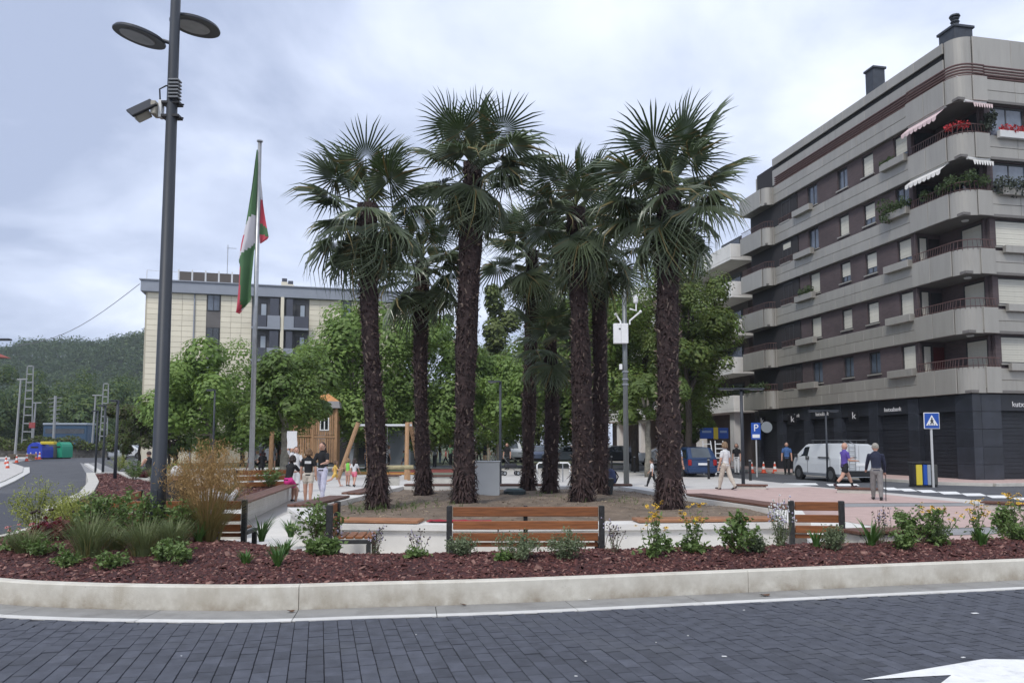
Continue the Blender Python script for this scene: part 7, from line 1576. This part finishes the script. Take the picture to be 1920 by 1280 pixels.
def plant(kind, label, px, pbase, ptop, pw, cat='plant', name=None, D=None, z=None):
    PN[0] += 1; rd = random.Random(PN[0]*17)
    if z is None:
        zz = .33
        for _ in range(4): p = gnd(px, pbase, zz); zz = max(.2, min(.37, bed_height(p.x, p.y)))
        z = zz
    else: p = gnd(px, pbase, z)
    Y = p.y; h = (pbase-ptop)*Y/F*1.02; w = pw*Y/F*1.15; h *= 1.06
    nm = name or {'strap': 'strap_leaf_clump', 'fine': 'grass_tuft', 'tan': 'feather_grass', 'shrub': 'leafy_shrub', 'sage': 'small_shrub', 'yellow': 'yellow_flower_plant', 'wispy': 'wispy_perennial', 'lime': 'feathery_shrub', 'red': 'red_leaved_plant', 'lilac': 'lilac_flower_plant', 'dark': 'coneflower_plant', 'low': 'low_plant'}[kind]
    o = thing(nm, label, cat, (p.x, Y, z-.02), rd.random()*6, 'plants in the mulch bed' if pbase > 940 else 'plants in the far bed')
    if kind == 'strap': blades(34, h, w*.55, .026, .18, rd).build('leaves', STRAP, o)
    elif kind == 'fine':
        blades(420, h, w*.55, .006, .25, rd, w*.2).build('leaves', GRF, o)['kind'] = 'stuff'; blades(60, h*.6, w*.5, .008, .1, rd, w*.22).build('dry_blades', TANG, o)['kind'] = 'stuff'
    elif kind == 'tan':
        blades(430, h*.66, w*.58, .007, .4, rd, .18).build('leaves', TANG, o)['kind'] = 'stuff'
        b = MB(); ht_ = MB()
        for i in range(270):
            a = rd.random()*2*PI; t = rd.random()**.6; c = Vector((math.cos(a)*w*.52*t, math.sin(a)*w*.45*t, h*(1-.30*t*t)*rd.uniform(.72, 1.03))); s = Vector((c.x*.12, c.y*.12, 0)); m = s.lerp(c, .6)+Vector((-c.x*.12, -c.y*.12, .04)); b.tube([s, m, c], [.0022, .0018, .001], 3, caps=False)
            for k in range(24):
                q = m.lerp(c, .25+.75*rd.random())+Vector((rd.gauss(0, .045), rd.gauss(0, .045), rd.gauss(0, .04))); e = Euler((rd.random()*6, rd.random()*6, rd.random()*6)).to_matrix(); L = rd.uniform(.012, .034); ht_.add([q+e @ Vector(v) for v in ((-L,0,0),(0,L*.18,0),(L,0,0),(0,-L*.18,0))], [(0,1,2,3)])
        b.build('stems', TAN, o)['kind'] = 'stuff'; ht_.build('seed_heads', TAN, o)['kind'] = 'stuff'
    elif kind in ('shrub', 'sage', 'lime', 'red', 'low'):
        m = {'shrub': ROSE, 'sage': SAGE, 'lime': LIME, 'red': REDL, 'low': ROSE}[kind]; ns = {'shrub': 15, 'sage': 20, 'lime': 20, 'red': 15, 'low': 11}[kind]; ls = {'shrub': .068, 'sage': .035, 'lime': .06, 'red': .07, 'low': .055}[kind]; asp = {'shrub': .62, 'sage': .5, 'lime': .2, 'red': .85, 'low': .6}[kind]
        tips = []
        for i in range(ns):
            a = rd.random()*2*PI; t = rd.random()**.5; tips.append(((rd.gauss(0, .02), rd.gauss(0, .02), 0), (math.cos(a)*w*.5*t, math.sin(a)*w*.5*t, h*(1-.45*t*t)*rd.uniform(.7, 1))))
        stems(tips, .006 if kind != 'sage' else .0035, .03, rd).build('stems', STEMB if kind in ('shrub', 'red') else STEMG, o)['kind'] = 'stuff'
        b = MB()
        for a, c in tips:
            n_ = {'shrub': 44, 'sage': 66, 'lime': 110, 'red': 34, 'low': 30}[kind]
            for k in range(n_):
                t = .25+.75*rd.random()**.7; leaves_on(b, Vector(a).lerp(Vector(c), t), 1, .035 if kind != 'lime' else .05, ls, rd, asp)
        b.build('foliage', m, o)['kind'] = 'stuff'
        if kind == 'red':
            f = MB()
            for i in range(9): a = rd.random()*6.3; f.tube([(0,0,h*.5),(math.cos(a)*w*.4,math.sin(a)*w*.4,h*rd.uniform(.9,1.15))], [.003,.002], 3); f.sphere((math.cos(a)*w*.4,math.sin(a)*w*.4,h*rd.uniform(.95,1.15)), .018, 0, 6, 4)
            f.build('flower_heads', SEED, o)['kind'] = 'stuff'
    elif kind in ('yellow', 'wispy', 'lilac', 'dark'):
        ns = {'yellow': 11, 'wispy': 10, 'lilac': 18, 'dark': 12}[kind]; tips = []
        for i in range(ns):
            a = rd.random()*2*PI; t = rd.random()**.6; tips.append(((rd.gauss(0, .03), rd.gauss(0, .03), 0), (math.cos(a)*w*.45*t, math.sin(a)*w*.45*t, h*rd.uniform(.55, 1))))
        stems(tips, .0045, .025, rd).build('stems', STEMG if kind != 'wispy' else STEMB, o)['kind'] = 'stuff'
        b = MB()
        for a, c in tips:
            for k in range({'yellow': 16, 'wispy': 8, 'lilac': 18, 'dark': 14}[kind]): leaves_on(b, Vector(a).lerp(Vector(c), rd.random()**1.2*.85), 1, .03, {'yellow': .075, 'wispy': .035, 'lilac': .045, 'dark': .07}[kind], rd, .4)
        if kind in ('yellow', 'dark'):
            for k in range(36): leaves_on(b, (rd.gauss(0, w*.22), rd.gauss(0, w*.22), h*.12*rd.random()+.04), 1, .03, .09, rd, .55)
        b.build('foliage', {'yellow': ROSE, 'wispy': SAGE, 'lilac': SAGE, 'dark': ROSE}[kind], o)['kind'] = 'stuff'
        f = MB()
        for i, (a, c) in enumerate(tips):
            if kind == 'yellow':
                for _ in range(3): flower(f, Vector(c)+Vector((rd.gauss(0, .03), rd.gauss(0, .03), rd.gauss(0, .02))), .030, rd, 8)
            elif kind == 'dark': flower(f, c, .028, rd, 8)
            else:
                for _ in range(6): f.sphere(Vector(a).lerp(Vector(c), .7+.35*rd.random())+Vector((rd.gauss(0, .02), rd.gauss(0, .02), 0)), .009 if kind == 'wispy' else .012, rd.random() < .6, 5, 3)
        f.build('flowers', [YEL, SEED] if kind == 'yellow' else [PINKF, SEED] if kind == 'dark' else [LILAC, SEED] if kind == 'wispy' else [LILAC, WHF], o)['kind'] = 'stuff'
    return o
PL = [
 ('shrub', 'tall leafy shrub between the big fine grass tuft and the bench', 222, 1010, 906, 110), ('lime', 'yellow green shrub covering the reddish bench end', 145, 1004, 908, 90), ('shrub', 'leafy shrub right beside the lamp post', 322, 1014, 930, 74), ('fine', 'pale fine grass tuft left of the red leaved clump', 50, 1035, 985, 80), ('fine', 'fine grass tuft between the lamp post and the tan grass', 322, 1036, 965, 70), ('low', 'creeping green plant in front of the fine grass tufts', 215, 1062, 1030, 70), ('low', 'low green weed near the kerb at the left', 120, 1068, 1040, 50),
 ('lime', 'yellow green feathery shrub at the far left against the dark road', 68, 1000, 900, 92), ('lime', 'low yellow green sprig beneath the feathery shrub at the far left', 118, 995, 935, 40), ('red', 'dark red leaved clump left of the fine grass', 98, 1012, 963, 76), ('dark', 'pinkish coneflowers with dark leaves at the left picture edge', 22, 1030, 985, 70), ('low', 'low green plant under the red leaved clump', 75, 1040, 1000, 80), ('dark', 'short red coneflowers between the red clump and the fine grass', 128, 1005, 970, 44),
 ('fine', 'big tuft of fine green grass left of the lamp post', 165, 1045, 955, 95), ('fine', 'tuft of fine grass right at the foot of the lamp post', 268, 1040, 968, 85), ('fine', 'looser grey green grass tuft between the two big tufts', 215, 1030, 985, 70), ('shrub', 'leafy rose shrub in front of the reddish left bench', 182, 1016, 925, 96), ('shrub', 'darker leafy shrub touching the lamp post on the left', 258, 1014, 918, 84), ('lime', 'fuzzy green plant behind the red leaved clump', 128, 985, 930, 45), ('low', 'low leafy plant in the mulch below the lamp post', 310, 1052, 1005, 44), ('low', 'trailing small leafed plant right of the lamp post foot', 338, 1058, 1012, 36),
 ('tan', 'tall tan feathery grass right of the lamp post, in front of the bench', 388, 1014, 836, 170), ('tan', 'smaller brown green feathery grass hugging the lamp post', 330, 1004, 880, 70), ('sage', 'small purple stemmed plant under the tan grass', 322, 1015, 975, 40), ('strap', 'strap leaved clump below the tan grass', 372, 1016, 972, 52), ('strap', 'larger strap leaved clump right of the left bench end', 490, 1012, 962, 56), ('strap', 'strap leaved clump between the bench end and the leafy shrub', 545, 1004, 970, 46), ('strap', 'strap leaved clump in the mulch below the leafy shrub', 533, 1040, 1003, 44), ('strap', 'smallest strap leaved clump, in the mulch near the left bench end', 462, 1056, 1028, 34), ('strap', 'front strap leaved clump nearest the kerb', 522, 1080, 1036, 42),
 ('shrub', 'tall leafy shrub hiding the single side bench', 596, 1024, 928, 96), ('wispy', 'wispy stems right of the tall leafy shrub', 622, 1030, 975, 60), ('shrub', 'low straggly shrub at the foot of the side bench', 606, 1040, 1000, 50), ('wispy', 'slender wispy plant against the white planter wall, left of the long bench', 706, 1040, 985, 30), ('wispy', 'wispy branching plant just left of the long bench', 786, 1036, 980, 56), ('low', 'low pale green plant in the mulch left of the long bench', 782, 1062, 1040, 34),
 ('sage', 'grey green shrub at the left end of the long bench', 866, 1040, 998, 50), ('sage', 'grey green shrub under the middle of the long bench', 968, 1050, 992, 82), ('sage', 'grey green shrub under the right half of the long bench', 1060, 1046, 992, 66), ('low', 'tiny low plant in the mulch before the long bench', 948, 1058, 1042, 30), ('wispy', 'wispy plant just right of the long bench', 1150, 1035, 968, 48), ('yellow', 'tall yellow flowers on a leafy stem right of the long bench', 1226, 1044, 950, 50), ('low', 'broad leaved low plant right of the first yellow flowers', 1244, 1052, 1020, 40), ('yellow', 'second yellow flower plant in front of the planter seat', 1304, 1040, 955, 44),
 ('shrub', 'nodding leafy plant left of the lilac flowers', 1386, 1040, 962, 64), ('lilac', 'pale lilac flower plant left of the single seat', 1464, 1042, 955, 50), ('strap', 'small strap leaved clump below the single seat', 1530, 1026, 988, 38), ('sage', 'grey shrub in front of the right post of the single seat', 1562, 1038, 985, 36), ('strap', 'broad strap leaved clump right of the single seat', 1634, 1034, 982, 62), ('wispy', 'pale wispy flowers right of the single seat', 1652, 1020, 940, 60), ('shrub', 'large leafy plant with yellow flowers on the right', 1726, 1018, 938, 92), ('yellow', 'yellow flowers mingled with the large leafy plant', 1762, 1020, 945, 80), ('sage', 'low grey green plant below the large leafy plant', 1750, 1034, 992, 70), ('yellow', 'thin yellow flower stems between the large plant and the dark one', 1836, 1012, 940, 44), ('strap', 'small strap leaved clump below the thin yellow stems', 1842, 1028, 990, 40), ('shrub', 'dark leafy upright plant near the right picture edge', 1884, 1006, 945, 46), ('yellow', 'yellow flowers at the right picture edge', 1912, 1012, 930, 40), ('low', 'low leafy plant at the right picture edge', 1906, 1024, 985, 50),
 ('low', 'low green plant between the strap clump and the large leafy one', 1690, 1030, 990, 40), ('sage', 'sparse seedling right of the nodding leafy plant', 1420, 1034, 1000, 30), ('low', 'small weed in the mulch below the yellow flowers', 1292, 1046, 1018, 34)]
for q in PL: plant(*q)
for q in (('lime', 'feathery green plant in the far bed left of the tan grass', 330, 905, 862, 60), ('shrub', 'red tinged shrub in the far bed behind the lamp row', 250, 900, 858, 44), ('fine', 'fine grass at the front corner of the far bed', 292, 905, 868, 44), ('red', 'dark red low plant in the far bed corner', 268, 898, 878, 40), ('lime', 'green plant in the far bed nearest the parked cars', 222, 882, 850, 36), ('sage', 'low grey plant in the far bed beside the path', 246, 896, 872, 34), ('shrub', 'upright green plant in front of the brown bench back', 505, 915, 872, 50), ('fine', 'tufted grass on the left planter beside the tan grass', 425, 950, 895, 60)): plant(*q, z=.36)
# sprouts and dry stalks in the palm bed
b = MB(); rd = random.Random(4)
for (px, py, w, n) in ((750,952,90,70),(690,955,60,40),(1020,935,60,30),(1180,945,60,26),(840,948,60,20)):
    for i in range(n):
        p = gnd(px+rd.gauss(0, w*.5), py+rd.gauss(0, 4), .4); h = rd.uniform(.04, .16)
        if in_poly(p.x, p.y, ring):
            for k in range(4): a = rd.random()*6.3; e = p+Vector((math.cos(a)*h*.6, math.sin(a)*h*.6, h)); s = Vector((-math.sin(a), math.cos(a), 0))*.006; b.add([p-s, p+s, e], [(0,1,2)])
b.build('weeds', GRA)['kind'] = 'stuff'
# ================================================================ HAZE
hz_ = MB(); hz_.box((-930,-90,-1.1),(930,1530,82)); hm = bpy.data.materials.new('haze'); hm.use_nodes = True; n_ = hm.node_tree.nodes; n_.clear()
ou = n_.new('ShaderNodeOutputMaterial'); pv_ = n_.new('ShaderNodeVolumePrincipled'); pv_.inputs['Density'].default_value = .00032; pv_.inputs['Color'].default_value = (.86,.92,1,1); pv_.inputs['Anisotropy'].default_value = .2
hm.node_tree.links.new(pv_.outputs[0], ou.inputs['Volume']); o = hz_.build('haze', hm); o['kind'] = 'stuff'
